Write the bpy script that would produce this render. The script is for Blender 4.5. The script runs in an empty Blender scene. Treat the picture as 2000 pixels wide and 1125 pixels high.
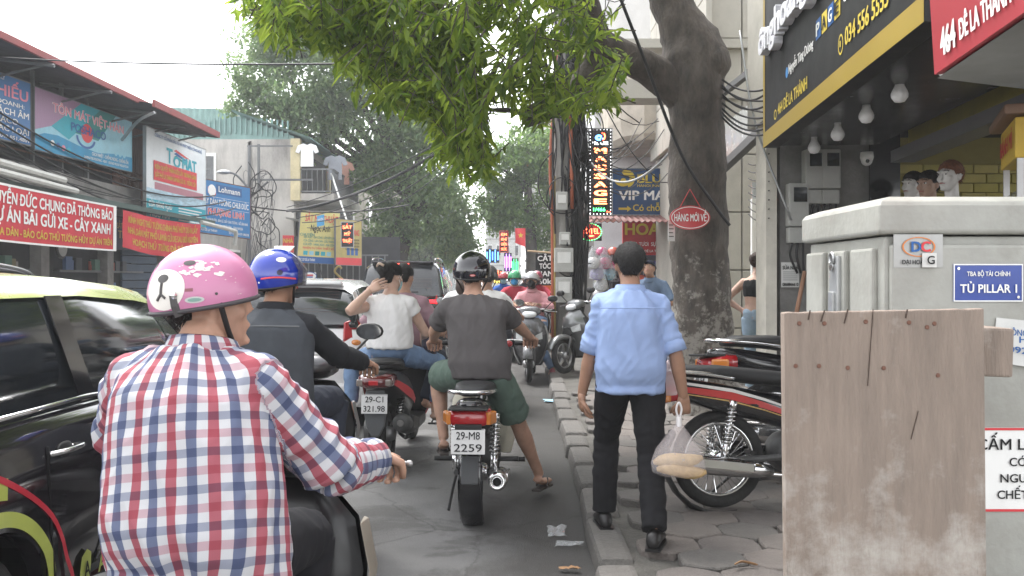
import bpy, bmesh, math, random
import numpy as np
from mathutils import Vector as V, Matrix, noise, Quaternion
R = math.radians
random.seed(7)
sc = bpy.context.scene
C = sc.collection
# ---------------------------------------------------------------- camera, world, sun, exposure
F, CH, HY = 1800.0, 1.45, 545.0          # focal length in photo pixels, eye height, horizon row
cam = bpy.data.cameras.new('camera'); cam_o = bpy.data.objects.new('camera', cam); C.objects.link(cam_o)
cam.sensor_width = 36.0; cam.lens = 36.0 * F / 2000.0; cam.shift_y = -(562.5 - HY) / 2000.0
cam.clip_start = 0.05; cam.clip_end = 3000
cam_o.location = (0, 0, CH); cam_o.rotation_euler = (R(90), 0, 0); sc.camera = cam_o
SUN_EL, SUN_AZ = R(62), R(-35)            # azimuth measured from +Y (down the street), negative = from the left
world = bpy.data.worlds.new('World'); sc.world = world; world.use_nodes = True
wn = world.node_tree.nodes; wl = world.node_tree.links
sky = wn.new('ShaderNodeTexSky'); sky.sky_type = 'NISHITA'; sky.sun_disc = False
sky.sun_elevation = SUN_EL; sky.sun_rotation = SUN_AZ; sky.dust_density = 1; sky.air_density = 1.0; sky.ozone_density = 1
hsv = wn.new('ShaderNodeHueSaturation'); hsv.inputs['Saturation'].default_value = 0.10
wl.new(sky.outputs[0], hsv.inputs['Color']); wl.new(hsv.outputs[0], wn['Background'].inputs[0])
wn['Background'].inputs[1].default_value = 0.15
sun = bpy.data.lights.new('sun', 'SUN'); sun.energy = 1.2; sun.angle = R(18); sun.color = (1, 0.97, 0.93)
sun_o = bpy.data.objects.new('sun', sun); C.objects.link(sun_o)
sd = V((math.sin(SUN_AZ) * math.cos(SUN_EL), math.cos(SUN_AZ) * math.cos(SUN_EL), math.sin(SUN_EL)))
sun_o.rotation_euler = (-sd).to_track_quat('-Z', 'Y').to_euler()
sc.view_settings.view_transform = 'Standard'; sc.view_settings.look = 'None'
sc.view_settings.gamma = 1; sc.view_settings.exposure = 2.1
sc.render.engine = 'CYCLES'
sc.cycles.use_denoising = True; sc.cycles.max_bounces = 8; sc.cycles.transparent_max_bounces = 12
sc.cycles.diffuse_bounces = 3; sc.cycles.glossy_bounces = 3; sc.cycles.volume_bounces = 1
sc.cycles.sample_clamp_indirect = 6

def at(px, py, d): return V(((px - 1000) / F * d, d, CH - (py - HY) / F * d))

# ---------------------------------------------------------------- materials
MATS = {}
def mat(name, col, rough=0.6, metal=0.0, var=0.12, scale=4.0, bump=0.0, bscale=40.0, coat=0.0, dirt=0.0, dirtcol=(.09,.08,.07),
        emit=0.0, trans=0.0, spec=0.5, sss=0.0, stretch=None, alpha=1.0):
    """Principled with object-space noise on colour and roughness, optional bump and blotchy dirt."""
    if name in MATS: return MATS[name]
    m = bpy.data.materials.new(name); m.use_nodes = True; MATS[name] = m
    n = m.node_tree.nodes; l = m.node_tree.links; b = n['Principled BSDF']
    c = (col[0], col[1], col[2], 1)
    b.inputs['Roughness'].default_value = rough; b.inputs['Metallic'].default_value = metal
    b.inputs['Specular IOR Level'].default_value = spec
    b.inputs['Coat Weight'].default_value = coat; b.inputs['Coat Roughness'].default_value = 0.06
    if trans: b.inputs['Transmission Weight'].default_value = trans
    if alpha < 1: b.inputs['Alpha'].default_value = alpha
    if sss:
        b.inputs['Subsurface Weight'].default_value = sss; b.inputs['Subsurface Radius'].default_value = (.02, .008, .004)
    tc = n.new('ShaderNodeTexCoord'); mp = n.new('ShaderNodeMapping'); l.new(tc.outputs['Object'], mp.inputs[0])
    if stretch: mp.inputs['Scale'].default_value = stretch
    nz = n.new('ShaderNodeTexNoise'); nz.inputs['Scale'].default_value = scale; nz.inputs['Detail'].default_value = 6
    nz.inputs['Roughness'].default_value = 0.62; l.new(mp.outputs[0], nz.inputs['Vector'])
    cr = n.new('ShaderNodeValToRGB'); cr.color_ramp.elements[0].position = 0.32; cr.color_ramp.elements[1].position = 0.70
    lo = 1 - var; hi = 1 + var
    cr.color_ramp.elements[0].color = (c[0]*lo, c[1]*lo, c[2]*lo, 1)
    cr.color_ramp.elements[1].color = (min(c[0]*hi,1), min(c[1]*hi,1), min(c[2]*hi,1), 1)
    l.new(nz.outputs['Fac'], cr.inputs[0]); out = cr.outputs[0]
    if dirt:
        n2 = n.new('ShaderNodeTexNoise'); n2.inputs['Scale'].default_value = scale * 0.45 + .7; n2.inputs['Detail'].default_value = 9
        n2.inputs['Roughness'].default_value = .7; l.new(mp.outputs[0], n2.inputs['Vector'])
        r2 = n.new('ShaderNodeValToRGB'); r2.color_ramp.elements[0].position = .45; r2.color_ramp.elements[1].position = .75
        r2.color_ramp.elements[1].color = (dirt, dirt, dirt, 1); l.new(n2.outputs['Fac'], r2.inputs[0])
        mx = n.new('ShaderNodeMixRGB'); mx.inputs[2].default_value = (*dirtcol, 1)
        l.new(r2.outputs[0], mx.inputs[0]); l.new(out, mx.inputs[1]); out = mx.outputs[0]
    l.new(out, b.inputs['Base Color'])
    if emit:
        l.new(out, b.inputs['Emission Color']); b.inputs['Emission Strength'].default_value = emit
    mr = n.new('ShaderNodeMapRange'); mr.inputs['To Min'].default_value = max(rough - .1, .02); mr.inputs['To Max'].default_value = min(rough + .12, 1)
    l.new(nz.outputs['Fac'], mr.inputs['Value']); l.new(mr.outputs[0], b.inputs['Roughness'])
    if bump:
        nb = n.new('ShaderNodeTexNoise'); nb.inputs['Scale'].default_value = bscale; nb.inputs['Detail'].default_value = 5
        l.new(mp.outputs[0], nb.inputs['Vector'])
        bp = n.new('ShaderNodeBump'); bp.inputs['Strength'].default_value = bump; bp.inputs['Distance'].default_value = 0.02
        l.new(nb.outputs['Fac'], bp.inputs['Height']); l.new(bp.outputs[0], b.inputs['Normal'])
    return m
def nodes_of(m): return m.node_tree.nodes, m.node_tree.links, m.node_tree.nodes['Principled BSDF']
def glow(name, col, s): return mat(name, col, .4, var=.02, emit=s)

# ---------------------------------------------------------------- objects
def link(o, parent=None):
    C.objects.link(o)
    if parent is not None: o.parent = parent
    return o
def tag(o, label=None, cat=None, group=None, kind=None):
    if label: o['label'] = label
    if cat: o['category'] = cat
    if group: o['group'] = group
    if kind: o['kind'] = kind
    return o
def thing(name, label, cat, loc=(0,0,0), rz=0.0, group=None, rx=0.0, ry=0.0):
    o = bpy.data.objects.new(name, None); o.empty_display_size = .2; link(o)
    o.location = loc; o.rotation_euler = (rx, ry, rz); return tag(o, label, cat, group)
def mesh_obj(name, verts, faces, m, parent=None, smooth=False, loc=None, rot=None):
    me = bpy.data.meshes.new(name); me.from_pydata([tuple(v) for v in verts], [], faces); me.update()
    if smooth: me.polygons.foreach_set('use_smooth', [True] * len(me.polygons))
    if m: me.materials.append(m if not isinstance(m, str) else MATS[m])
    o = bpy.data.objects.new(name, me); link(o, parent)
    if loc is not None: o.location = loc
    if rot is not None: o.rotation_euler = rot
    return o
def dup(o, parent=None, loc=None, rz=None):
    c = o.copy(); C.objects.link(c); c.parent = parent
    if loc is not None: c.location = loc
    if rz is not None: c.rotation_euler[2] = rz
    for ch in list(o.children): dup(ch, c)
    return c

class MB:
    """collects shapes; build() links them as one mesh object"""
    def __init__(s): s.v = []; s.f = []
    def add(s, vs, fs):
        k = len(s.v); s.v += [V(p) for p in vs]; s.f += [tuple(i + k for i in f) for f in fs]; return s
    def box(s, c, d, rz=0, rx=0, ry=0, taper=1.0, ch=0.0):
        x, y, z = d[0]/2, d[1]/2, d[2]/2; t = taper
        M = Matrix.Rotation(rz,3,'Z') @ Matrix.Rotation(ry,3,'Y') @ Matrix.Rotation(rx,3,'X')
        if ch:
            k = min(ch, x*.9, y*.9, z*.9); vs = []; bm = bmesh.new()
            bmesh.ops.create_cube(bm, size=1)
            for q in bm.verts: q.co = V((q.co.x*2*x*(t if q.co.z>0 else 1), q.co.y*2*y*(t if q.co.z>0 else 1), q.co.z*2*z))
            bmesh.ops.bevel(bm, geom=bm.edges[:], offset=k, segments=2, affect='EDGES', profile=.6)
            bm.verts.index_update()
            s.add([M @ q.co + V(c) for q in bm.verts], [[q.index for q in f.verts] for f in bm.faces]); bm.free(); return s
        vs = [(-x,-y,-z),(x,-y,-z),(x,y,-z),(-x,y,-z),(-x*t,-y*t,z),(x*t,-y*t,z),(x*t,y*t,z),(-x*t,y*t,z)]
        return s.add([M @ V(p) + V(c) for p in vs], [(0,3,2,1),(4,5,6,7),(0,1,5,4),(1,2,6,5),(2,3,7,6),(3,0,4,7)])
    def loft(s, rings, cap=True, closed=True):
        n = len(rings[0]); k = len(s.v)
        for r in rings: s.v += [V(p) for p in r]
        for i in range(len(rings) - 1):
            for j in range(n if closed else n - 1):
                a = k + i*n + j; b = k + i*n + (j+1) % n
                s.f.append((a, b, b + n, a + n))
        if cap and closed:
            s.f.append(tuple(k + j for j in range(n))[::-1]); s.f.append(tuple(k + (len(rings)-1)*n + j for j in range(n)))
        return s
    def tube(s, pts, r, n=8, cap=True, squash=None, up=None):
        pts = [V(p) for p in pts]; m = len(pts)
        rs = r if isinstance(r, (list, tuple)) else [r]*m
        t0 = (pts[1]-pts[0]).normalized(); u = V(up) if up is not None else t0.orthogonal()
        rings = []
        for i in range(m):
            t = (pts[min(i+1,m-1)] - pts[max(i-1,0)]).normalized()
            u = (u - t*u.dot(t)); u = u.normalized() if u.length > 1e-6 else t.orthogonal().normalized()
            w = t.cross(u); a = rs[i]; b = a*(squash if squash else 1)
            rings.append([pts[i] + u*(a*math.cos(2*math.pi*j/n)) + w*(b*math.sin(2*math.pi*j/n)) for j in range(n)])
        return s.loft(rings, cap)
    def lathe(s, prof, c=(0,0,0), axis='Z', n=20, cap=True, arc=(0, 2*math.pi)):
        rings = []
        for r, h in prof:
            ring = []
            for j in range(n):
                a = 2*math.pi*j/n; x, y = r*math.cos(a), r*math.sin(a)
                p = {'Z': (x, y, h), 'X': (h, x, y), 'Y': (y, h, x)}[axis]
                ring.append(V(p) + V(c))
            rings.append(ring)
        return s.loft(rings, cap)
    def ball(s, c, r, n=12, m=8, rot=None):
        rr = (r, r, r) if not isinstance(r, (tuple, list)) else r
        M = rot if rot is not None else Matrix.Identity(3)
        rings = []
        for i in range(1, m):
            a = math.pi*i/m - math.pi/2
            rings.append([V(c) + M @ V((rr[0]*math.cos(a)*math.cos(2*math.pi*j/n), rr[1]*math.cos(a)*math.sin(2*math.pi*j/n), rr[2]*math.sin(a))) for j in range(n)])
        return s.loft(rings)
    def prism(s, poly, d, o=(0,0,0), ux=(1,0,0), uy=(0,0,1), uz=(0,1,0)):
        """2D polygon in plane ux,uy at o, extruded d along uz"""
        o, ux, uy, uz = V(o), V(ux), V(uy), V(uz)
        a = [o + ux*x + uy*y for x, y in poly]
        return s.loft([a, [p + uz*d for p in a]])
    def torus(s, c, R0, r0, axis='X', n=28, m=8, sx=1.0):
        rings = []
        for i in range(n):
            a = 2*math.pi*i/n; ring = []
            for j in range(m):
                b = 2*math.pi*j/m; q = R0 + r0*math.cos(b); h = r0*sx*math.sin(b)
                x, y = q*math.cos(a), q*math.sin(a)
                ring.append(V({'X': (h, x, y), 'Y': (y, h, x), 'Z': (x, y, h)}[axis]) + V(c))
            rings.append(ring)
        rings.append(rings[0]); return s.loft(rings, cap=False)
    def build(s, name, m, parent=None, smooth=False, loc=None, rot=None, bevel=0.0, sub=0, seg=2, auto=None):
        o = mesh_obj(name, s.v, s.f, m, parent, smooth, loc, rot)
        if bevel:
            b = o.modifiers.new('b', 'BEVEL'); b.width = bevel; b.segments = seg; b.limit_method = 'ANGLE'; b.angle_limit = R(35)
        if sub:
            b = o.modifiers.new('s', 'SUBSURF'); b.levels = sub; b.render_levels = sub
        if auto: o.data.set_sharp_from_angle(angle=R(auto))
        return o
def smoothpath(pts, k=6):
    """Catmull-Rom through pts"""
    P = [V(p) for p in pts]; P = [P[0]*2-P[1]] + P + [P[-1]*2-P[-2]]; out = []
    for i in range(1, len(P)-2):
        a, b, c, d = P[i-1:i+3]
        for j in range(k):
            t = j/k; out.append(.5*((2*b)+(c-a)*t+(2*a-5*b+4*c-d)*t*t+(3*b-a-3*c+d)*t**3))
    out.append(P[-2]); return out
def wire(name, pts, r, m, parent=None, n=6, k=6):
    return MB().tube(smoothpath(pts, k) if k else pts, r, n).build(name, m, parent, smooth=True)
def sag(a, b, s, n=10):
    a, b = V(a), V(b); return [a.lerp(b, i/n) - V((0,0,s*4*(i/n)*(1-i/n))) for i in range(n+1)]

# ---------------------------------------------------------------- lettering
HORN = {'Ơ':'O','Ờ':'Ò','Ớ':'Ó','Ở':'Ỏ','Ỡ':'Õ','Ợ':'Ọ','ơ':'o','ờ':'ò','ớ':'ó','ở':'ỏ','ỡ':'õ','ợ':'ọ'}
_tc = bpy.data.curves.new('lettering_source', 'FONT'); _to = bpy.data.objects.new('lettering_source', _tc)
_WC = {}
def _raw(body, off=0.0, ext=0.0):
    C.objects.link(_to)
    _tc.body = body; _tc.size = 1; _tc.offset = off; _tc.extrude = ext; _tc.resolution_u = 3
    bpy.context.view_layer.update()
    ob = _to.evaluated_get(bpy.context.evaluated_depsgraph_get()); me = ob.to_mesh()
    v = [p.co.copy() for p in me.vertices]; f = [tuple(p.vertices) for p in me.polygons]; ob.to_mesh_clear()
    C.objects.unlink(_to)
    return v, f
def _w(s):
    if s not in _WC:
        v, _ = _raw(s + '|'); _WC[s] = max(p.x for p in v) if v else 0
    return _WC[s]
def text_geo(body, bold=.016):
    base = ''.join(HORN.get(c, {'Đ':'D','đ':'d'}.get(c, c)) for c in body)
    v, f = _raw(base, 0); b0 = _w('')
    mb = MB(); q = bold*.9
    for k, (dx, dy) in enumerate(((0,0),(q,q*.6),(-q,q*.6),(q,-q*.6),(-q,-q*.6))): mb.add([(p.x+dx, p.y+dy, .0004*k) for p in v], f)
    for i, c in enumerate(body):
        if c in HORN or c in 'Đđ':
            x0 = _w(base[:i]) - b0; x1 = _w(base[:i+1]) - b0
            if c == 'Đ': mb.add([(x0-.02,.33,0),(x0+.3,.33,0),(x0+.3,.40,0),(x0-.02,.40,0)], [(0,1,2,3)])
            elif c == 'đ': mb.add([(x1-.34,.58,0),(x1+.02,.58,0),(x1+.02,.64,0),(x1-.34,.64,0)], [(0,1,2,3)])
            else:
                h = .69 if c.isupper() else .5
                mb.add([(x1-.10,h-.08,0),(x1-.03,h-.02,0),(x1+.05,h+.12,0),(x1-.03,h+.12,0)], [(0,1,2,3)])
    return mb
def letters(body, o, ux, uy, h, width=None, m=None, parent=None, align='l', bold=.016, lift=.006, name='lettering', depth=0.0):
    """text in the plane (ux, uy) from baseline origin o; h = cap height; width stretches the line; stands `lift` proud"""
    mb = text_geo(body, bold); ux, uy, o = V(ux).normalized(), V(uy).normalized(), V(o); nz = ux.cross(uy)
    xs = [p.x for p in mb.v]
    if not xs: return None
    x0, x1 = min(xs), max(xs); k = h/.70; kx = (width/(x1-x0)) if width else k
    sh = {'l': 0, 'c': -(x1-x0)*kx/2, 'r': -(x1-x0)*kx}[align]
    P = [o + ux*((p.x-x0)*kx + sh) + uy*(p.y*k) + nz*(lift+p.z) for p in mb.v]; Fc = mb.f
    if depth:
        n = len(P); e = {}
        for f in Fc:
            for a, b in zip(f, f[1:]+f[:1]): e[(a,b)] = 1
        side = [(b, a, a+n, b+n) for (a, b) in e if (b, a) not in e]
        P = P + [p - nz*depth for p in P]; Fc = Fc + side
    return mesh_obj(name, P, Fc, m, parent)

class Panel:
    """a flat board: o = lower-left corner, ux right, uy up, w x h metres, with thickness behind; local helpers place print on it"""
    def __init__(s, name, label, cat, o, ux, w, h, m, th=.06, uy=(0,0,1), frame=None, fm=None, group=None, parent=None):
        s.o, s.ux, s.uy, s.w, s.h = V(o), V(ux).normalized(), V(uy).normalized(), w, h
        s.n = s.ux.cross(s.uy)                        # towards the reader
        s.t = parent if parent else thing(name, label, cat, s.o, group=group)
        s.off = V((0,0,0)) if parent else s.o
        MB().prism([(0,0),(w,0),(w,h),(0,h)], -th, s.o - s.off, s.ux, s.uy, s.n).build('panel', m, s.t)
        if frame:
            q = frame
            for nm, x0, y0, x1, y1 in (('bottom',-q,-q,w+q,0),('top',-q,h,w+q,h+q),('l',-q,0,0,h),('r',w,0,w+q,h)):
                MB().prism([(x0,y0),(x1,y0),(x1,y1),(x0,y1)], -th-.012, s.o - s.off + s.n*.006, s.ux, s.uy, s.n).build('frame', fm, s.t)
    def p(s, u, v, lift=0.0): return s.o - s.off + s.ux*(u*s.w) + s.uy*(v*s.h) + s.n*lift
    def text(s, body, u, v, hh, m, width=None, align='l', bold=.016, lift=.006, depth=0.0, name='lettering', skew=0):
        return letters(body, s.p(u, v), s.ux, s.uy, hh*s.h, width*s.w if width else None, m, s.t, align, bold, lift, name, depth)
    def rect(s, u0, v0, u1, v1, m, name='printed_band', lift=.003):
        return s.poly([(u0,v0),(u1,v0),(u1,v1),(u0,v1)], m, name, lift)
    def poly(s, pts, m, name='printed_shape', lift=.003):
        return mesh_obj(name, [s.p(a, b, lift) for a, b in pts], [tuple(range(len(pts)))], m, s.t)
    def ellipse(s, u, v, ru, rv, m, name='emblem', lift=.004, n=24, a0=0, a1=360, inner=0):
        A = [R(a0 + (a1-a0)*i/n) for i in range(n+1)]
        o = [s.p(u+ru*math.cos(a), v+rv*math.sin(a), lift) for a in A]
        if inner:
            i_ = [s.p(u+ru*inner*math.cos(a), v+rv*inner*math.sin(a), lift) for a in A]
            return mesh_obj(name, o + i_, [(k, k+1, k+n+2, k+n+1) for k in range(n)], m, s.t)
        return mesh_obj(name, o, [tuple(range(n+1 if a1-a0 < 360 else n))], m, s.t)
# ---------------------------------------------------------------- ground, road, pavements
def kx(d): return .40 + .012*(d-4)          # kerb line on the right
def fx(d): return 1.55 + .0926*d            # right-hand shop front line
asph = mat('asphalt', (.165,.164,.163), .85, var=.22, scale=1.3, bump=.5, bscale=160, spec=.3)
n, l, b = nodes_of(asph)                     # finer aggregate speckle + grimy gutter stain along the kerb
tc = n.new('ShaderNodeTexCoord'); nz = n.new('ShaderNodeTexNoise'); nz.inputs['Scale'].default_value = 170; nz.inputs['Detail'].default_value = 4; nz.inputs['Roughness'].default_value = .8
l.new(tc.outputs['Object'], nz.inputs['Vector'])
old = b.inputs['Base Color'].links[0].from_socket
mx = n.new('ShaderNodeMixRGB'); mx.blend_type = 'OVERLAY'; mx.inputs[0].default_value = .85; l.new(old, mx.inputs[1]); l.new(nz.outputs['Fac'], mx.inputs[2])
sep = n.new('ShaderNodeSeparateXYZ'); l.new(tc.outputs['Object'], sep.inputs[0])
n3 = n.new('ShaderNodeTexNoise'); n3.inputs['Scale'].default_value = 2.3; n3.inputs['Detail'].default_value = 8; l.new(tc.outputs['Object'], n3.inputs['Vector'])
ad = n.new('ShaderNodeMath'); ad.operation = 'MULTIPLY_ADD'; ad.inputs[1].default_value = .7; l.new(n3.outputs['Fac'], ad.inputs[0]); l.new(sep.outputs['X'], ad.inputs[2])
mr = n.new('ShaderNodeMapRange'); mr.inputs['From Min'].default_value = .02; mr.inputs['From Max'].default_value = .42; mr.inputs['To Max'].default_value = .72
l.new(ad.outputs[0], mr.inputs['Value'])
m2 = n.new('ShaderNodeMixRGB'); m2.inputs[2].default_value = (.030,.027,.024,1); l.new(mr.outputs[0], m2.inputs[0]); l.new(mx.outputs[0], m2.inputs[1])
n4 = n.new('ShaderNodeTexNoise'); n4.inputs['Scale'].default_value = .75; n4.inputs['Detail'].default_value = 9; n4.inputs['Roughness'].default_value = .66; n4.inputs['Distortion'].default_value = .6; l.new(tc.outputs['Object'], n4.inputs['Vector'])
r4 = n.new('ShaderNodeValToRGB'); r4.color_ramp.elements[0].position = .52; r4.color_ramp.elements[1].position = .57; r4.color_ramp.elements[1].color = (.45,.45,.45,1); l.new(n4.outputs['Fac'], r4.inputs[0])
m4 = n.new('ShaderNodeMixRGB'); m4.inputs[2].default_value = (.055,.052,.048,1); l.new(r4.outputs[0], m4.inputs[0]); l.new(m2.outputs[0], m4.inputs[1])
vo = n.new('ShaderNodeTexVoronoi'); vo.feature = 'DISTANCE_TO_EDGE'; vo.inputs['Scale'].default_value = .55; vd = n.new('ShaderNodeVectorMath'); vd.operation = 'MULTIPLY_ADD'; vd.inputs[1].default_value = (.5,.5,.5); l.new(n4.outputs['Color'], vd.inputs[0]); l.new(tc.outputs['Object'], vd.inputs[2]); l.new(vd.outputs[0], vo.inputs['Vector'])
r5 = n.new('ShaderNodeValToRGB'); r5.color_ramp.elements[0].position = .0; r5.color_ramp.elements[0].color = (.35,.35,.35,1); r5.color_ramp.elements[1].position = .007; r5.color_ramp.elements[1].color = (0,0,0,1); l.new(vo.outputs['Distance'], r5.inputs[0])
m5 = n.new('ShaderNodeMixRGB'); m5.inputs[2].default_value = (.03,.028,.026,1); l.new(r5.outputs[0], m5.inputs[0]); l.new(m4.outputs[0], m5.inputs[1])
l.new(m5.outputs[0], b.inputs['Base Color'])
MB().add([(-300,-200,-.03),(300,-200,-.03),(300,300,-.03),(-300,300,-.03)], [(0,1,2,3)]).build('ground', mat('bare_ground', (.12,.11,.10), .9, bump=.3)).__setitem__('kind', 'structure')
# road sheet with slight unevenness
nx, ny = 40, 150; vs = []; 
for j in range(ny+1):
    y = -3 + 123*(j/ny)**1.6
    for i in range(nx+1):
        xr = kx(max(y,0)) + .05; x = -7.0 + (xr+7.0)*i/nx
        vs.append((x, y, .012*noise.noise(V((x*.9, y*.5, 0))) - .02*math.exp(-((xr-x)/.35)**2)))
fs = [(j*(nx+1)+i, j*(nx+1)+i+1, (j+1)*(nx+1)+i+1, (j+1)*(nx+1)+i) for j in range(ny) for i in range(nx)]
tag(mesh_obj('road', vs, fs, asph, smooth=True), kind='structure')
mort = mat('pavement_bed', (.10,.095,.085), .95, var=.3, scale=6, bump=.7, bscale=60)
pv = mesh_obj('pavement', [(kx(y)+.05, y, .062) if i == 0 else (14, y, .062) for y in (-3,0,3,6,10,14,20,30,60,120) for i in (0,1)],
              [(2*k, 2*k+1, 2*k+3, 2*k+2) for k in range(9)], mort); tag(pv, kind='structure')
lp = MB().box((-11.5,58,.03),(9,124,.16)).build('pavement', mat('left_pavement', (.2,.19,.18), .9, bump=.4)); tag(lp, kind='structure')
stm = [mat('stone_%d' % i, c, .88, var=.2, scale=7, bump=.55, bscale=70, dirt=.55, dirtcol=(.10,.092,.082)) for i, c in
       enumerate([(.150,.133,.122),(.122,.114,.106),(.165,.144,.131),(.135,.120,.112)])]
def paver(cx, cy, rx, ry, seed):
    rnd = random.Random(seed); k = 12; a0 = 0.0; tl = (rnd.uniform(-.02,.02), rnd.uniform(-.02,.02)); hz = rnd.uniform(-.006,.008)
    out = []
    for i in range(k):
        a = a0 + 2*math.pi*i/k; q = (.985 if i % 2 else .905)*rnd.uniform(.965,1.03); out.append((math.cos(a)*q*rx, math.sin(a)*q*ry))
    R3 = []
    for s_, z in ((1.0,.05),(1.0,.094),(.965,.102),(.88,.104)):
        R3.append([(x*s_, y*s_, z + hz + x*tl[0] + y*tl[1]) for x, y in out])
    o = MB().loft(R3).build('paving_stone', stm[seed % 4], pv, loc=(cx, cy, 0)); return o
sd_ = 0; y = 2.6; row = 0
while y < 11.5:
    x = kx(y) + .40 + (.155 if row % 2 else 0)
    while x < 2.5 + (y-5)*.12:
        sd_ += 1; paver(x + random.uniform(-.015,.015), y + random.uniform(-.012,.012), .176, .176, sd_); x += .31
    y += .262; row += 1
y = 2.2; i = 0
km = [mat('kerb_stone_%d' % i, c, .9, var=.22, scale=5, bump=.6, bscale=50, dirt=.6) for i, c in enumerate([(.135,.128,.12),(.112,.107,.10)])]
while y < 26:
    L = random.uniform(.55,.95) if y < 14 else 1.6; g = .018
    w = random.uniform(.19,.23); x0 = kx(y+L/2) + random.uniform(-.02,.02); hh = random.uniform(-.012,.01)
    o = MB().box((0,0,.03),(w, L-g, .135+hh), ch=.034, taper=.86).build('kerb_stone', km[i % 2], pv, loc=(x0+w/2, y+L/2, 0))
    o.rotation_euler = (random.uniform(-.02,.02), random.uniform(-.05,.03), random.uniform(-.04,.02)); y += L; i += 1
# litter on the road edge
lit = mat('clear_plastic', (.7,.74,.76), .25, var=.2, alpha=.30)
def scrap(name, label, px, py, w, h, m, z=.006, seed=0, cat='litter'):
    d = CH*F/(py-HY); c = at(px, py, d); vs = []; N = 9
    for j in range(N):
        for i in range(N):
            u, v = i/(N-1)-.5, j/(N-1)-.5; q = 1 + .5*noise.noise(V((u*3, v*3, seed)))
            vs.append((u*w*q, v*h*q, z + .018*abs(noise.noise(V((u*6, v*6, seed+4))))))
    o = mesh_obj(name, vs, [(j*N+i, j*N+i+1, (j+1)*N+i+1, (j+1)*N+i) for j in range(N-1) for i in range(N-1)], m, smooth=True, loc=(c.x, c.y, 0))
    tag(o, label, cat, 'litter on the road edge')
scrap('plastic_scrap', 'crumpled clear plastic wrapper lying in the gutter by the kerb', 1088, 1040, .10, .2, lit, seed=1)
scrap('plastic_scrap', 'flattened translucent plastic sheet just below the clear wrapper', 1112, 1064, .14, .09, lit, seed=2)
scrap('plastic_scrap', 'small blue plastic scrap in the gutter ahead of the walking man', 1080, 783, .2, .18, mat('blue_plastic', (.35,.62,.78), .4), seed=3)
scrap('leaf_litter', 'fallen dry leaf near the bottom of the road', 1110, 1112, .1, .04, mat('dry_leaf', (.35,.2,.1), .8), seed=4, cat='leaf')
o = MB().tube(smoothpath([at(1435,1107,4.25)+V((0,0,.012)), at(1450,1105,4.3)+V((0,0,.02)), at(1480,1108,4.3)+V((0,0,.012))]), [.004]+[.009]*11+[.004], 6, squash=.5).build('leaf_litter', MATS['dry_leaf'])
tag(o, 'brown curled leaf on the paving stones beside the wooden board', 'leaf')

# ---------------------------------------------------------------- shared building materials
plaster = mat('stained_plaster', (.46,.44,.41), .9, var=.16, scale=1.2, bump=.25, bscale=30, dirt=.75, dirtcol=(.13,.125,.12), stretch=(1,1,.35))
cream = mat('cream_plaster', (.50,.46,.38), .85, var=.1, scale=2, bump=.15, dirt=.4, dirtcol=(.2,.18,.15))
whitew = mat('white_plaster', (.72,.72,.72), .85, var=.07, scale=2, dirt=.3, dirtcol=(.35,.34,.33))
conc = mat('concrete', (.30,.29,.275), .92, var=.22, scale=2.2, bump=.45, bscale=35, dirt=.6, dirtcol=(.1,.095,.09))
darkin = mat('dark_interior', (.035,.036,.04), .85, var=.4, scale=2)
steel = mat('painted_steel', (.16,.165,.17), .5, metal=.4, var=.15)
galv = mat('galvanised', (.42,.43,.43), .42, metal=.75, var=.15)
rust = mat('rusty_steel', (.17,.085,.06), .85, metal=.2, var=.35, scale=8)
redroof = mat('red_roof_edge', (.27,.055,.055), .6, var=.2)
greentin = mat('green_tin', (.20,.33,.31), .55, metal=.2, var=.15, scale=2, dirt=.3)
wood_old = mat('old_wood_siding', (.16,.075,.05), .85, var=.35, scale=9, stretch=(6,6,.6), bump=.4, bscale=20)
glass_dk = mat('dark_glass', (.02,.024,.028), .06, var=.2, spec=.7, coat=.4)
blackc = mat('black_cable', (.012,.012,.013), .55, var=.2)
def corr_sheet(name, m, parent, p0, ux, uy, w, h, pitch=.12, amp=.018):
    """corrugated sheet: waves across ux"""
    ux, uy = V(ux).normalized(), V(uy).normalized(); nn = ux.cross(uy); N = max(int(w/pitch*4), 4); vs = []
    for i in range(N+1):
        u = w*i/N; z = amp*math.cos(i*math.pi/2)
        for v in (0, h): vs.append(V(p0) + ux*u + uy*v + nn*z)
    k = len(vs); vs += [p - nn*.012 for p in vs]
    fs = []
    for i in range(N):
        a, b_, c, d = 2*i, 2*i+1, 2*i+3, 2*i+2; fs += [(a, d, c, b_), (a+k, b_+k, c+k, d+k), (a, a+k, d+k, d), (b_, c, c+k, b_+k)]
    return mesh_obj(name, vs, fs, m, parent)

# ---------------------------------------------------------------- left: long shop row with tin roof
row_ = thing('shop_row', 'long two storey shop row with dark overhanging tin roof and red edge', 'building', (-8.2, 12, 0))
def rb(mb, nm, m, **k): return mb.build(nm, m, row_, loc=(8.2, -12, 0), **k)
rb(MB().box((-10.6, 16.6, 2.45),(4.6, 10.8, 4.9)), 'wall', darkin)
for y in (11.4, 13.6, 16.0, 18.6, 21.6): rb(MB().box((-8.22, y, 1.45),(.24,.28,2.9)), 'pillar', conc)
rb(MB().box((-8.15, 15.4, 3.12),(.26, 9.0, .46)), 'parapet', conc)
rb(MB().box((-8.16, 16.6, 2.80),(.36, 10.6, .14)), 'floor_slab', conc)
for i in range(26):                                       # upright siding boards between the signs
    y = 18.9 + i*.068; rb(MB().box((-8.17 + .006*(i % 3), y, 3.95),(.03, .062, 1.5 + .05*(i % 2))), 'siding_board', wood_old)
for i in range(16):
    rb(MB().box((-8.19, 11.6+i*.09, 4.2),(.03,.08,1.5)), 'siding_board', wood_old)
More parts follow.
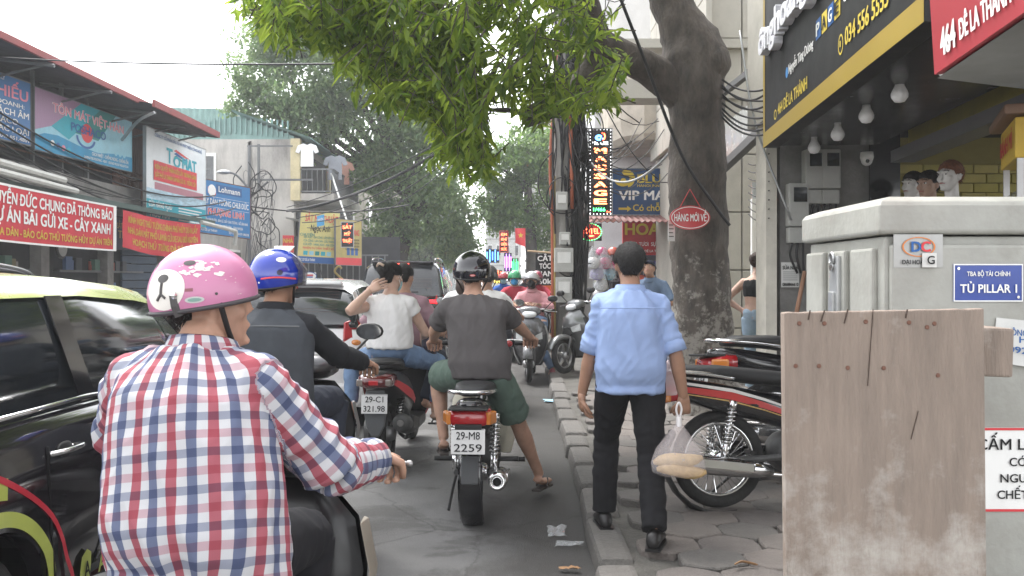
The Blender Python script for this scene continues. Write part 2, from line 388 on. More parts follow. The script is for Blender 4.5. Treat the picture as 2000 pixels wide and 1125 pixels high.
for y in (15.6, 16.6, 17.6): rb(MB().box((-8.12, y, 4.1),(.06,.06,1.9)), 'post', steel)
for z in (3.55, 3.7): rb(MB().tube([(-8.02,11.4,z),(-8.02,24.5,z)], .018, 6), 'rail', rust)
# sloped roof, overhanging the street, with separate ribs and a red fascia
corr_sheet('roof', mat('dark_tin', (.085,.08,.085), .6, metal=.3, var=.25), row_, V((-7.05,10.6,4.80))-V((-8.2,12,0)), (0,1,0), (-4.0,0,.75), 8.2, 4.6, .16, .02)
corr_sheet('roof', MATS['dark_tin'], row_, V((-6.75,17.3,4.73))-V((-8.2,12,0)), (0,1,0), (-4.2,0,.6), 3.8, 4.6, .16, .02)
rb(MB().box((-7.03, 14.7, 4.81),(.05, 8.2, .10)), 'roof_edge', redroof)
rb(MB().box((-6.72, 19.2, 4.75),(.05, 3.85, .13)), 'roof_edge', redroof)
rb(MB().add([(-6.75,21.12,4.81),(-11,21.12,5.41),(-11,21.12,5.25),(-6.75,21.12,4.68)], [(0,1,2,3),(3,2,1,0)]), 'roof_edge', redroof)
for y in (12,14,16,18,19.6,20.9):
    rb(MB().tube([(-6.95,y,4.69),(-8.2,y,4.84)], .03, 6), 'roof_bracket', steel); rb(MB().tube([(-7.1,y,4.70),(-8.15,y,4.45)], .02, 6), 'roof_brace', steel)
rb(MB().tube(smoothpath([(-6.75,17.4,4.60),(-7.1,17.5,4.45),(-7.7,18.2,4.2)]), .032, 8), 'drain_pipe', galv)
# green tin awning over the ground floor
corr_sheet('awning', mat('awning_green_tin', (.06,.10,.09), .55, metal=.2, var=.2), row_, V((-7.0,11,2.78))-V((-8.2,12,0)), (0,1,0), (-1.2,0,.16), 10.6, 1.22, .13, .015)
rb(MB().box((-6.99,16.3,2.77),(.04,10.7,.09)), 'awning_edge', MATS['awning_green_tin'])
rb(MB().tube([(-6.9,11.2,3.06),(-6.95,14.3,2.98)], .055, 8).tube([(-6.85,11.2,2.92),(-6.9,14.6,2.84)], .05, 8), 'gutter_pipe', mat('pvc_pipe', (.5,.5,.47), .5))
rb(MB().tube(smoothpath([(-6.95,20.6,2.72),(-6.95,22.9,2.66),(-6.95,23.2,2.6),(-7.0,23.25,2.3)]), .05, 8), 'gutter_pipe', MATS['pvc_pipe'])
# shop openings: roller shutter, stock shelves, glass door, clock
for y, w, nm, m in ((12.5,1.9,'roller_shutter',mat('blue_shutter',(.07,.10,.14),.6,metal=.3)), (20.4,1.9,'roller_shutter',MATS['blue_shutter'])):
    for k in range(14): rb(MB().box((-8.25, y, .25+k*.18),(.05,w,.165), ch=.02), 'shutter_slat', m)
for y0 in (14.2, 16.9, 19.0):
    for z in (.6, 1.1, 1.6, 2.1): rb(MB().box((-8.35, y0+.6, z),(.35,1.7,.04)), 'shelf', steel)
stock = [mat('stock_%d' % i, c, .6) for i, c in enumerate([(.35,.1,.08),(.1,.16,.3),(.35,.33,.28),(.06,.07,.08),(.22,.2,.1),(.1,.2,.15)])]
for k in range(70):
    y0 = random.choice((14.2,16.9,19.0)); z = random.choice((.62,1.12,1.62)); s_ = random.uniform(.1,.26)
    bx_ = MB().box((0,0,s_/2),(s_*.9, s_, s_), ch=.008).build('stock_box', stock[k % 6], row_, loc=(8.2-8.33+random.uniform(-.03,.05), y0-12+.6+random.uniform(-.75,.75), z))
gp = Panel('shop_sign', 'dark blue shop sign with gold lettering under the tin awning', 'sign', (-8.0,18.55,2.05), (0,1,0), 1.95, .62, mat('navy_board', (.02,.032,.06), .5))
gold = mat('gold_letter', (.5,.36,.12), .5)
gp.text('SẮT', .05, .70, .18, gold); gp.text('TRỊNH HIẾU', .08, .38, .25, gold, width=.85); gp.text('ĐC: 425 ĐÊ LA THÀNH', .2, .08, .12, gold, width=.6)
clk = thing('wall_clock', 'round black rimmed wall clock on the dark shop wall under the red banner', 'clock', (-8.15,16.62,2.02))
MB().lathe([(.2,0),(.21,.03),(.17,.05)], axis='X', n=24).build('rim', mat('black_plastic', (.015,.015,.016), .4), clk)
MB().lathe([(.165,.052),(.165,.054)], axis='X', n=24).build('dial', mat('clock_dial', (.45,.45,.43), .5), clk)
MB().box((.06,.0,.05),(.006,.012,.11)).box((.06,.04,0),(.006,.09,.012)).build('hand', MATS['black_plastic'], clk)

# ---------------------------------------------------------------- left signs and banners
whi = mat('white_print', (.82,.82,.80), .55, var=.05); yel = mat('yellow_print', (.62,.47,.05), .55, var=.05); redp = mat('red_print', (.62,.04,.05), .5, var=.08)
blk = mat('black_print', (.007,.007,.008), .55, var=.1, spec=.3); blu = mat('blue_print', (.012,.10,.33), .5, var=.08); pnk = mat('pink_print', (.75,.25,.34), .5)
teal = mat('teal_print', (.02,.36,.45), .5, var=.08); sky_p = mat('pale_sky_print', (.28,.55,.66), .5, var=.12); mauve = mat('mauve_print', (.34,.20,.32), .5, var=.1, stretch=(1,8,1)); dteal = mat('deep_green_print', (.01,.22,.21), .5, var=.1)
A = Panel('shop_sign', 'blue shop sign with white capitals cut off by the left frame edge', 'sign', (-7.85,12.3,3.55), (0,1,.03), 2.72, 1.0, mat('sign_blue', (.02,.14,.36), .45, var=.12, scale=1.5), frame=.02, fm=steel)
A.text('HIẾU', .97, .68, .17, pnk, width=.33, align='r', bold=.03); A.text('ĐẠI LÝ', .62, .92, .06, whi); A.text('KINH DOANH:', .93, .55, .07, whi, width=.5, align='r')
A.text('TÔN CÁCH ÂM', .98, .40, .10, whi, width=.62, align='r'); A.text('POSHACO', .86, .27, .09, whi, width=.4, align='r'); A.text('TÔN XỐP CÁC LOẠI', .98, .14, .09, whi, width=.8, align='r'); A.text('38513817 - 043.851.4801', .98, .03, .055, whi, width=.6, align='r')
A = Panel('shop_sign', 'wide teal and mauve sign with pink capitals and a red sun emblem', 'sign', (-7.82,15.1,3.58), (0,1,.02), 3.86, 1.02, sky_p, frame=.015, fm=steel)
A.poly([(0,.32),(0,1),(.42,1),(.14,.45)], mauve); A.poly([(.14,.45),(.42,1),(.62,1),(.30,.30)], teal); A.poly([(.36,.45),(.62,1),(.80,1),(.60,.42)], dteal, lift=.0032)
A.poly([(0,0),(1,0),(1,.28),(.8,.27),(.6,.2),(.4,.24),(.2,.32),(.08,.30),(0,.22)], mat('sea_blue_print', (.01,.25,.45), .5), lift=.0036)
A.ellipse(.48, .50, .06, .17, redp, lift=.0042); A.ellipse(.47,.42,.10,.20, blu, lift=.0045, a0=180, a1=350, inner=.8)
A.text('TÔN MÁT VIỆT-HÀN', .52, .70, .15, whi, width=.745, align='c', bold=.055, lift=.005); A.text('TÔN MÁT VIỆT-HÀN', .52, .70, .15, pnk, width=.74, align='c', bold=.012, lift=.009)
A.text('POSHACO', .50, .47, .15, blu, width=.36, align='c', bold=.02, lift=.009); A.text('CÁCH NHIỆT - CHỐNG NÓNG - CHỐNG ỒN', .95, .13, .06, whi, width=.42, align='r'); A.text('LAMINATED ROOFING - HEAT - SOUND PROOF INSULATION', .95, .05, .045, whi, width=.5, align='r')
for k in range(4): A.ellipse(.15+.05*k, .17-.02*k, .018, .05, (whi, blu, pnk, teal)[k], lift=.0048)
for k in range(3): A.ellipse(.80+.05*k, .30, .02, .07, sky_p, lift=.0048)
A = Panel('shop_sign', 'tall white sign with teal foot and a red protest strip pasted across it', 'sign', (-7.6,19.15,2.72), (.02,1,0), 3.5, 1.9, mat('sign_white', (.74,.78,.80), .5, var=.06), frame=.02, fm=galv)
A.rect(0,.0,1,.22, teal); A.rect(0,.22,1,.34, mat('wave_print', (.45,.62,.72), .5, var=.3, scale=3, stretch=(1,1,6))); A.rect(.12,.34,.95,.42, mat('tin_print', (.45,.2,.24), .5, stretch=(1,6,1)))
A.text('CÔNG TY CỔ PHẦN ĐẦU TƯ VÀ PHÁT TRIỂN CÔNG NGHỆ', .12, .93, .035, blu, width=.8); A.text('T', .30, .68, .17, teal, bold=.04, width=.1); A.text('O', .41, .66, .12, teal, bold=.04, width=.12); A.text('MAT', .56, .66, .14, teal, bold=.05, width=.26)
for k in range(3): A.poly([(.42,.84-.035*k),(.60,.80-.035*k),(.70-.02*k,.80-.035*k),(.46,.865-.035*k)], (redp, blu, dteal)[k], lift=.005)
A.rect(.10,.44,.82,.66, redp, 'protest_strip', lift=.012); A.text('KIÊN QUYẾT PHẢN ĐỐI LẤY 100 NHÀ DÂN', .46, .57, .05, yel, width=.68, align='c', lift=.016); A.text('ĐẤT PHỐ LA THÀNH LÀM BÃI GỬI XE - TRỒNG CÂY', .46, .48, .05, yel, width=.68, align='c', lift=.016)
A.text('CỬA HÀNG VLXD', .03, .14, .06, whi, width=.36, bold=.03); A.text('NGỌ HẢI', .05, .03, .07, whi, width=.3, bold=.03)
for k in range(5): A.rect(.5,.17-.035*k,.92-.05*(k%2),.185-.035*k, whi, 'printed_line', .005)
A = Panel('shop_sign', 'blue wallpaper shop sign with pink name and white capitals on a pole', 'sign', at(388,453,22.8), at(487,466,24.3)-at(388,453,22.8), 1.74, 1.33, mat('sign_blue_b', (.015,.17,.42), .45, var=.1), frame=.02, fm=rust)
A.rect(.32,.78,.83,.95, mat('sign_blue_c', (.01,.09,.25), .5)); A.text('Lohmann', .37, .815, .11, whi, width=.42); A.ellipse(.245,.82,.075,.11, whi); A.rect(.17,.76,.21,.88, redp); A.rect(.28,.74,.32,.86, redp)
A.rect(.02,.70,.98,.705, whi); A.rect(.02,.505,.98,.51, whi); A.text('GIẤY DÁN TƯỜNG CHLB ĐỨC', .5, .56, .105, whi, width=.93, align='c', bold=.02)
A.text('PHƯỢNG LINH', .52, .36, .12, whi, width=.715, align='c', bold=.06, lift=.005); A.text('PHƯỢNG LINH', .52, .36, .12, redp, width=.70, align='c', bold=.015, lift=.009)
A.text('CHUYÊN BÁN BUÔN - BÁN LẺ: GIẤY DÁN TƯỜNG - ĐỒ SÀN NHÀ', .5, .24, .05, whi, width=.9, align='c'); A.text('RÈM CỬA - THẢM TRẢI SÀN - SÀN NHỰA', .5, .14, .05, whi, width=.7, align='c'); A.text('433 ĐÊ LA THÀNH', .04, .04, .045, whi, width=.3); A.text('ĐIỆN THOẠI: 04.3514 5779 - 0986055758', .97, .04, .045, whi, width=.4, align='r')
def cloth_banner(label, o, ux, w, h, m, droop, ripple, seed):
    t = thing('banner', label, 'banner', o); ux = V(ux).normalized(); nn = ux.cross(V((0,0,1))); N, M_ = 36, 10; vs = []
    def P(u, v, lift=0):
        rp = ripple*(noise.noise(V((u*7, v*1.5, seed))) + .5*math.sin(u*22+seed)*.4); return ux*(u*w) + V((0,0,1))*(v*h - droop*4*u*(1-u)*(.4+.6*(1-v)) ) + nn*(rp+lift)
    for j in range(M_+1):
        for i in range(N+1): vs.append(P(i/N, j/M_))
    fs = [(j*(N+1)+i, j*(N+1)+i+1, (j+1)*(N+1)+i+1, (j+1)*(N+1)+i) for j in range(M_) for i in range(N)]
    mesh_obj('cloth', vs, fs, m, t, smooth=True)
    def text(body, u, v, hh, mm, width, align='c', bold=.02):
        mb = text_geo(body, bold); xs = [p.x for p in mb.v]; x0, x1 = min(xs), max(xs); k = hh/.7; kk = width/(x1-x0)
        sh = {'l': 0, 'c': -width/2, 'r': -width}[align]
        mesh_obj('lettering', [P(u + (p.x-x0)*kk + sh, v + p.y*k, .008+p.z) for p in mb.v], mb.f, mm, t)
    def rect(u0, v0, u1, v1, mm):
        K = 20; a = [P(u0+(u1-u0)*i/K, v0, .005) for i in range(K+1)] + [P(u0+(u1-u0)*i/K, v1, .005) for i in range(K+1)]
        mesh_obj('border', a, [(i, i+1, K+2+i, K+1+i) for i in range(K)], mm, t, smooth=True)
    return t, text, rect
bred = mat('banner_red', (.55,.035,.05), .7, var=.1, scale=2, bump=.1)
t, tx, rc = cloth_banner('long red banner with white capitals tied under the tin awning', (-6.85,11.1,1.98), (0,1,-.01), 4.85, .78, bred, .02, .02, 1)
rc(.975,0,1,1,whi); rc(0,0,1,.035,whi); rc(0,.96,1,1,whi)
tx('ÔNG NGUYỄN ĐỨC CHUNG ĐÃ THÔNG BÁO', .965, .67, .20, whi, .92, 'r', .03); tx('HỦY DỰ ÁN BÃI GỬI XE - CÂY XANH', .95, .36, .22, whi, .88, 'r', .03); tx('VÌ ĐỜI SỐNG CỦA DÂN - BÁO CÁO THỦ TƯỚNG HỦY DỰ ÁN TRÊN', .965, .12, .13, yel, .95, 'r')
t, tx, rc = cloth_banner('rippled red banner with yellow capitals hanging next to the long one', (-6.9,16.35,2.02), (.05,1,-.015), 3.5, .66, bred, .10, .05, 5)
tx('KÍNH NGHỊ THỦ TƯỚNG CHÍNH PHỦ HỦY DỰ ÁN LẤY', .5, .70, .17, yel, .9); tx('NHÀ DÂN MẶT PHỐ LÀM BÃI GỬI XE SAU BỞI NGUYÊN', .5, .42, .17, yel, .9); tx('HOẠCH THỦ TƯỚNG ĐÃ PHÊ DUYỆT', .5, .14, .17, yel, .8)

# ---------------------------------------------------------------- left: stained concrete house with balcony
hs = thing('concrete_house', 'stained grey concrete house with green tin gable and corner balcony', 'house', (-9,30,0))
def hb(mb, nm, m, **k): return mb.build(nm, m, hs, loc=(9,-30,0), **k)
hb(MB().box((-9.2,34,3.0),(4.2,8,6.0)), 'wall', plaster)
hb(MB().prism([(-11.3,6.0),(-7.1,6.0),(-7.1,6.1),(-8.9,6.75),(-11.3,6.3)], 8, (0,30,0)), 'gable', greentin)
corr_sheet('roof', greentin, hs, V((-6.5,29.7,6.0))-V((9*-1,30,0)), (0,1,0), (-2.4,0,.85), 8.5, 2.7, .2, .025)
for i in range(24): hb(MB().box((-11.2+i*.17,29.96,6.28+.18*(1-abs(i-13)/13)),(.05,.05,.55)), 'tin_rib', greentin)
win = hb(MB().box((-10.0,29.98,4.95),(.74,.06,1.2)), 'window', whi)
for k in (-.18,.18): MB().box((-10.0+k,29.94,4.95),(.24,.04,.98)).build('pane', glass_dk, win, loc=(0,0,0))
for k in range(3): hb(MB().box((-8.55+k*.02,29.97,4.6+.02*k),(.1-.02*k,.05,2.6)), 'downpipe', conc)
# upper storey recess on the street side and the corner balcony
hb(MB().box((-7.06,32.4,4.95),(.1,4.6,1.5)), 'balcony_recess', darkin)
hb(MB().box((-7.02,29.95,5.0),(.3,.25,2.0)), 'column', mat('yellow_wash', (.55,.48,.30), .85, dirt=.3)); hb(MB().box((-6.98,34.9,5.0),(.2,.3,2.0)), 'column', MATS['yellow_wash'])
hb(MB().box((-6.45,32.5,4.12),(1.35,5.2,.22)), 'balcony_slab', plaster)
rl = hb(MB().box((-5.85,32.5,5.02),(.05,5.1,.05)).box((-5.85,32.5,4.30),(.04,5.1,.04)).box((-6.45,29.95,5.02),(1.2,.05,.05)).box((-6.45,29.95,4.3),(1.2,.04,.04)), 'railing', steel)
def baluster(x, y):
    q = [(x, y+.05*math.sin(k*math.pi/3), 4.3+.72*k/6) for k in range(7)]
    MB().tube(q, .016, 5).build('baluster', steel, rl, smooth=True)
for k in range(30): baluster(-5.85, 30.0+k*.172)
for k in range(7): baluster(-7.0+k*.17, 29.95)
hb(MB().box((-7.07,37.0,5.0),(.06,1.9,1.7)), 'window_band', darkin)
for k in range(5): hb(MB().box((-7.02,36.1+k*.46,5.0),(.06,.09,1.7)), 'window_mullion', mat('faded_blue_paint',(.35,.42,.45),.7))
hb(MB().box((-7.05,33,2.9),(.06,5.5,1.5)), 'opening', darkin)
for k in range(5): hb(MB().box((-7.0,30.7+k*1.1,2.9),(.1,.1,1.5)), 'opening_post', plaster)
corr_sheet('canopy', mat('white_tin', (.6,.6,.6), .5), hs, V((-5.2,29.2,3.05))-V((-9,30,0)), (0,1,0), (-2,0,.35), 6, 2.0, .2, .02)
hb(MB().tube([(-5.9,30.1,4.9),(-5.2,29.4,3.1)], .03, 6), 'stay', whi)
# washing on the balcony
sh_m = [mat('wash_white', (.75,.76,.77), .8), mat('wash_grey', (.3,.32,.36), .8), mat('wash_peach', (.55,.3,.24), .8), mat('wash_check', (.42,.40,.42), .8)]
def shirt_hang(loc, m, label, s=1.0):
    vs = [(-.12,.33),(-.3,.26),(-.38,.05),(-.26,0),(-.2,.12),(-.21,-.42),(.21,-.42),(.2,.12),(.26,0),(.38,.05),(.3,.26),(.12,.33),(0,.28)]
    t = MB().prism([(x*s, y*s) for x, y in vs], .05, (0,0,0)).build('hanging_shirt', m, loc=loc, bevel=.015); tag(t, label, 'shirt', 'washing on the balcony')
shirt_hang((-6.62,29.75,5.5), sh_m[0], 'white shirt hung at the corner of the balcony')
shirt_hang((-5.95,31.0,5.25), sh_m[1], 'grey shirt second along the balcony washing line', 1.1)
shirt_hang((-5.9,32.1,5.2), sh_m[2], 'peach garment hanging low on the balcony washing line', 1.1)
shirt_hang((-5.9,33.1,5.25), sh_m[3], 'dull checked shirt last on the balcony washing line', 1.0)
bk = thing('tin_shed', 'green corrugated rooftop shed behind the concrete house', 'building', (-14,40,0))
MB().box((0,3,3.6),(7,6,7.2)).build('wall', plaster, bk)
corr_sheet('roof', greentin, bk, (-3.2,-.3,8.0), (1,0,-.02), (0,.05,1), 4.6, .9, .25, .03); corr_sheet('roof', greentin, bk, (1.4,-.3,7.9), (1,0,-.42), (0,.05,1), 2.4, .9, .25, .03)
MB().box((0,3,7.5),(6.4,5.6,.9)).build('upper_wall', greentin, bk)
# street light on the left pole and yellow signs
A = Panel('shop_sign', 'yellow ironwork shop sign with red heading, tilted, blue foot', 'sign', at(580,512,27.5), at(655,516,28)-at(580,512,27.5), 1.18, 1.55, mat('sign_yellow', (.62,.55,.22), .55, var=.08), uy=(.08,.0,1), frame=.015, fm=steel)
A.rect(0,0,1,.12, blu); A.text('SẮT MỸ THUẬT', .12, .80, .13, redp, width=.84, bold=.02); A.text('Ngọc Anh', .28, .62, .12, blk, width=.5); A.text('CHUYÊN', .02, .52, .05, dteal)
for k in range(4): A.text(('SẢN XUẤT - GIA CÔNG - LẮP ĐẶT CÁC','CỬA CỔNG - LAN CAN - CẦU THANG','CỬA XẾP - HÀNG RÀO - MÁI TÔN','NHẬN TƯ VẤN THIẾT KẾ')[k], .12, .48-.07*k, .04, (dteal,dteal,dteal,redp)[k], width=.8)
for k in range(5): A.rect(.14+.15*k,.15,.25+.15*k,.23, (teal, sky_p, dteal)[k % 3])
A.text('ĐC: 327 ĐÊ LA THÀNH', .05, .035, .05, whi, width=.4)
A = Panel('shop_sign', 'dull ochre shop sign with red foot beside the yellow one', 'sign', at(656,517,27.8), at(722,519,29)-at(656,517,27.8), 1.1, 1.38, mat('sign_ochre', (.42,.34,.12), .6), frame=.015, fm=steel)
A.rect(0,0,1,.16, redp); A.text('VŨ QUANG', .35, .66, .13, redp, width=.55, bold=.02)
for k in range(4): A.text('CỬA SẮT - INOX - NHÔM KÍNH', .35, .54-.07*k, .04, blk, width=.55)
for k in range(3): A.rect(.42+.16*k,.22,.53+.16*k,.38, blu)
led_r = glow('led_red', (1,.10,.04), 3.0); led_g = glow('led_green', (.08,1,.25), 1.6); led_w = glow('led_white', (.9,.95,1), 1.6); led_b = glow('led_blue', (.08,.3,1), 2)
ledbk = mat('led_board_black', (.01,.008,.01), .5)
A = Panel('led_sign', 'small vertical led sign with three red words on the yellow sign', 'sign', at(667,482,27.2), (1,.1,0), .34, .72, ledbk, th=.12, frame=.02, fm=galv)
for k, w in enumerate(('SẮT','MỸ','THUẬT')): A.text(w, .5, .74-.28*k, .13, led_r, width=.8 if k != 1 else .5, align='c', bold=.02)
A = Panel('small_sign', 'small red sign with yellow capitals below the wire tangle', 'sign', at(552,493,27), (1,.15,0), .32, .5, redp, th=.03)
A.text('NHÀ', .5, .56, .26, yel, width=.85, align='c', bold=.02); A.text('BÁN', .5, .12, .26, yel, width=.85, align='c', bold=.02)
A = Panel('small_sign', 'small blue plaque pinned on the top of the yellow sign', 'sign', at(619,443,27.4), (1,.1,.25), .22, .32, mat('plaque_blue', (.06,.32,.6), .5), th=.02); A.text('NHÀ RIÊNG', .5, .5, .22, whi, width=.8, align='c')
A = Panel('small_sign', 'small oval white sign with red print beside the ironwork gate', 'sign', at(592,546,26), (1,.1,0), .36, .2, whi, th=.02); A.ellipse(.5,.5,.56,.6, blu, lift=.006); A.ellipse(.5,.5,.5,.5, whi, lift=.010); A.rect(.22,.5,.78,.72, redp, lift=.014); A.rect(.25,.26,.75,.44, blu, lift=.014)
gt = thing('iron_gate', 'dark iron gate with two gilt ornaments behind the white car', 'gate', (-6.6,29,0))
for k in range(14): MB().tube([(k*.2,0,0),(k*.2,0,2.2)], .022, 6).build('bar', steel, gt)
MB().box((1.3,0,2.2),(2.8,.05,.05)).box((1.3,0,1.0),(2.8,.05,.05)).build('crossbar', steel, gt)
for k in (1.15, 2.15): MB().tube(smoothpath([(k,-.04,1.25),(k+.14,-.04,1.4),(k,-.04,1.55),(k-.12,-.04,1.7),(k,-.04,1.85),(k+.1,-.04,1.78)]), .035, 6).build('gilt_ornament', mat('gilt', (.55,.42,.16), .4, metal=.6), gt, smooth=True)
MB().box((1.3,.6,1.4),(3.4,.1,2.8)).build('backing_wall', darkin, gt)
# street pole with wire tangle and lamp, left side
po = thing('street_lamp', 'rusty post with lamp head and wire frame by the blue wallpaper sign', 'street lamp', (at(487,500,24.6).x, 24.6, 0))
MB().tube([(0,0,0),(0,0,5.0)], .045, 8).box((.55,0,5.0),(1.2,.04,.04)).box((.85,0,4.1),(1.7,.05,.05)).box((.25,0,4.45),(.06,.06,1.2)).tube([(0,0,3.6),(.5,0,4.05)],.03,6).build('post', steel, po)
MB().tube(smoothpath([(0,0,3.85),(-.3,-.1,4.2),(-.5,-.15,4.28)]), .03, 6).build('arm', steel, po); MB().ball((-.62,-.2,4.28),(.2,.1,.06)).build('lamp_head', galv, po, smooth=True)
for k in range(7):
    c = V((random.uniform(-.1,.7), -.08, random.uniform(2.2,4.3))); q = [c + V((.32*math.cos(a+k)*random.uniform(.7,1.2), .03*math.sin(3*a), .36*math.sin(a+k)*random.uniform(.7,1.3))) for a in np.linspace(0,5.6,10)]
    wire('coiled_wire', q, .014, blackc, po, 5, 4)
for k in range(16):
    q = [V((random.uniform(-.2,.7), random.uniform(-.1,.1), random.uniform(.9,4.4))) for _ in range(4)]; wire('loose_wire', q, .008, mat('grey_cable', (.12,.12,.125), .6), po, 5, 5)
# ---------------------------------------------------------------- trees
def leaf_mat(name, col, col2, tr=.45):
    m = bpy.data.materials.new(name); m.use_nodes = True; MATS[name] = m
    n = m.node_tree.nodes; l = m.node_tree.links; b = n['Principled BSDF']
    g = n.new('ShaderNodeNewGeometry'); cr = n.new('ShaderNodeValToRGB')
    cr.color_ramp.elements[0].color = (*col, 1); cr.color_ramp.elements[1].color = (*col2, 1)
    l.new(g.outputs['Random Per Island'], cr.inputs[0]); l.new(cr.outputs[0], b.inputs['Base Color'])
    b.inputs['Roughness'].default_value = .42
    t = n.new('ShaderNodeBsdfTranslucent'); hs = n.new('ShaderNodeHueSaturation'); hs.inputs['Value'].default_value = 1.9; hs.inputs['Hue'].default_value = .485
    l.new(cr.outputs[0], hs.inputs['Color']); l.new(hs.outputs[0], t.inputs[0])
    mx = n.new('ShaderNodeMixShader'); mx.inputs[0].default_value = tr
    l.new(b.outputs[0], mx.inputs[1]); l.new(t.outputs[0], mx.inputs[2]); l.new(mx.outputs[0], n['Material Output'].inputs[0])
    return m
leafA = leaf_mat('near_leaves', (.055,.11,.016), (.20,.28,.035), .65); leafB = leaf_mat('far_leaves', (.075,.135,.055), (.18,.25,.11), .55)
leafC = leaf_mat('street_leaves', (.06,.12,.04), (.15,.24,.065), .45)
def inpoly(x, y, P):
    c = False
    for (x1, y1), (x2, y2) in zip(P, P[1:]+P[:1]):
        if (y1 > y) != (y2 > y) and x < (x2-x1)*(y-y1)/(y2-y1)+x1: c = not c
    return c
def leaf_faces(P, D, U, L, W, vs, fs):
    """one pointed, folded, slightly curved blade of 6 points"""
    S = D.cross(U); k = len(vs)
    vs += [P, P+D*L*.35+S*W+U*W*.3, P+D*L*.38-U*W*.15, P+D*L*.35-S*W+U*W*.3, P+D*L*.75+S*W*.62-U*L*.04, P+D*L-U*L*.14, P+D*L*.75-S*W*.62-U*L*.04]
    fs += [(k,k+1,k+2),(k,k+2,k+3),(k+1,k+4,k+2),(k+4,k+5,k+2),(k+5,k+6,k+2),(k+6,k+3,k+2)]
def rv(s=1): return V((random.gauss(0,s), random.gauss(0,s), random.gauss(0,s)))
def sprays(poly, dr, count, leaves, Ls, droop=.6, tw=None, top=None):
    vs, fs = [], []; xs = [p[0] for p in poly]; ys = [p[1] for p in poly]; c = 0; pts = []
    while c < count:
        x, y = random.uniform(min(xs),max(xs)), random.uniform(min(ys),max(ys))
        if not inpoly(x, y, poly): continue
        if noise.noise(V((x*.013, y*.013, 3.1))) + .5*noise.noise(V((x*.035, y*.035, 7.7))) < -.16: continue
        c += 1; d = random.uniform(*dr); P = at(x, y, d); pts.append(P)
        D = (rv(.6) + V((-.25,-.1,-droop))).normalized(); n_ = leaves; TL = Ls*2.6
        for i in range(n_):
            t = i/n_; q = P + D*(TL*(t-.6)) + V((0,0,-.1*TL*t*t)); sdv = D.cross(V((0,0,1))); sdv = sdv.normalized() if sdv.length > .1 else V((1,0,0))
            d2 = (D*.7 + sdv*(.9 if i % 2 else -.9) + rv(.25) + V((0,0,-.35))).normalized(); U = (V((0,0,1)) + rv(.4)); U = (U - d2*U.dot(d2)).normalized()
            L = Ls*random.uniform(.7,1.25); leaf_faces(q, d2, U, L, L*.15, vs, fs)
        if tw is not None: tw.tube([P - D*TL*.75, P, P + D*TL*.3], [.006,.004,.002], 4, cap=False)
    return vs, fs, pts
def bark_tube(name, pts, rs, m, parent, n=20, k=8, rough=.17):
    P = smoothpath(pts, k); N = len(P); idx = np.linspace(0, len(rs)-1, N); rr = [float(np.interp(i, range(len(rs)), rs)) for i in idx]
    mb = MB().tube(P, rr, n)
    for i, v in enumerate(mb.v):
        c = P[min(i//n, N-1)]; dv = v - c; f = 1 + rough*noise.noise(v*2.2) + rough*.6*noise.noise(v*7) + .25*rough*noise.noise(v*22); mb.v[i] = c + dv*f
    return mb.build(name, m, parent, smooth=True)
bark = mat('bark', (.078,.066,.056), .95, var=.5, scale=9, bump=1.0, bscale=34, stretch=(1,1,.45))
n_, l_, b_ = nodes_of(bark)                        # pale lichen blotches on the lower trunk
tc = n_.new('ShaderNodeTexCoord'); vz = n_.new('ShaderNodeTexNoise'); vz.inputs['Scale'].default_value = 9; vz.inputs['Detail'].default_value = 8; vz.inputs['Roughness'].default_value = .75; l_.new(tc.outputs['Object'], vz.inputs['Vector'])
sp = n_.new('ShaderNodeSeparateXYZ'); l_.new(tc.outputs['Object'], sp.inputs[0])
mr = n_.new('ShaderNodeMapRange'); mr.inputs['From Min'].default_value = 2.4; mr.inputs['From Max'].default_value = .7; mr.inputs['To Min'].default_value = -.16; mr.inputs['To Max'].default_value = .10; l_.new(sp.outputs['Z'], mr.inputs['Value'])
ad = n_.new('ShaderNodeMath'); ad.operation = 'ADD'; l_.new(vz.outputs['Fac'], ad.inputs[0]); l_.new(mr.outputs[0], ad.inputs[1])
rp = n_.new('ShaderNodeValToRGB'); rp.color_ramp.elements[0].position = .53; rp.color_ramp.elements[1].position = .62; rp.color_ramp.elements[1].color = (.75,.75,.75,1); l_.new(ad.outputs[0], rp.inputs[0])
mx = n_.new('ShaderNodeMixRGB'); mx.inputs[2].default_value = (.30,.28,.25,1); old = b_.inputs['Base Color'].links[0].from_socket; l_.new(rp.outputs[0], mx.inputs[0]); l_.new(old, mx.inputs[1]); l_.new(mx.outputs[0], b_.inputs['Base Color'])
TD = 9.4
tr = thing('street_tree', 'thick grey trunked street tree with lichen and a heavy left limb', 'tree', (0,0,0))
def tp(l): return [at(x, y, TD + (q[0] if q else 0)) for x, y, *q in l]
bark_tube('trunk', tp([(1385,800),(1375,760),(1372,690),(1370,560),(1366,430),(1362,310),(1358,200),(1352,110),(1325,30),(1290,-60),(1260,-160)]), [.47,.36,.30,.29,.285,.28,.30,.31,.23,.18,.14], bark, tr, 28)
bark_tube('limb', tp([(1340,200),(1290,150,-.1),(1225,112,-.3),(1165,80,-.5),(1140,10,-.7),(1115,-70,-.9),(1060,-150,-1.4)]), [.18,.18,.15,.15,.15,.13,.10], bark, tr, 16)
bark_tube('limb', tp([(1180,95,-.4),(1150,140,-.5),(1110,190,-.7),(1062,216,-.9),(1027,228,-1.0)]), [.12,.12,.11,.10,.10], bark, tr, 14)
bark_tube('knot', tp([(1370,150,-.05),(1392,120,-.1),(1405,95,-.1)]), [.2,.2,.1], bark, tr, 14)
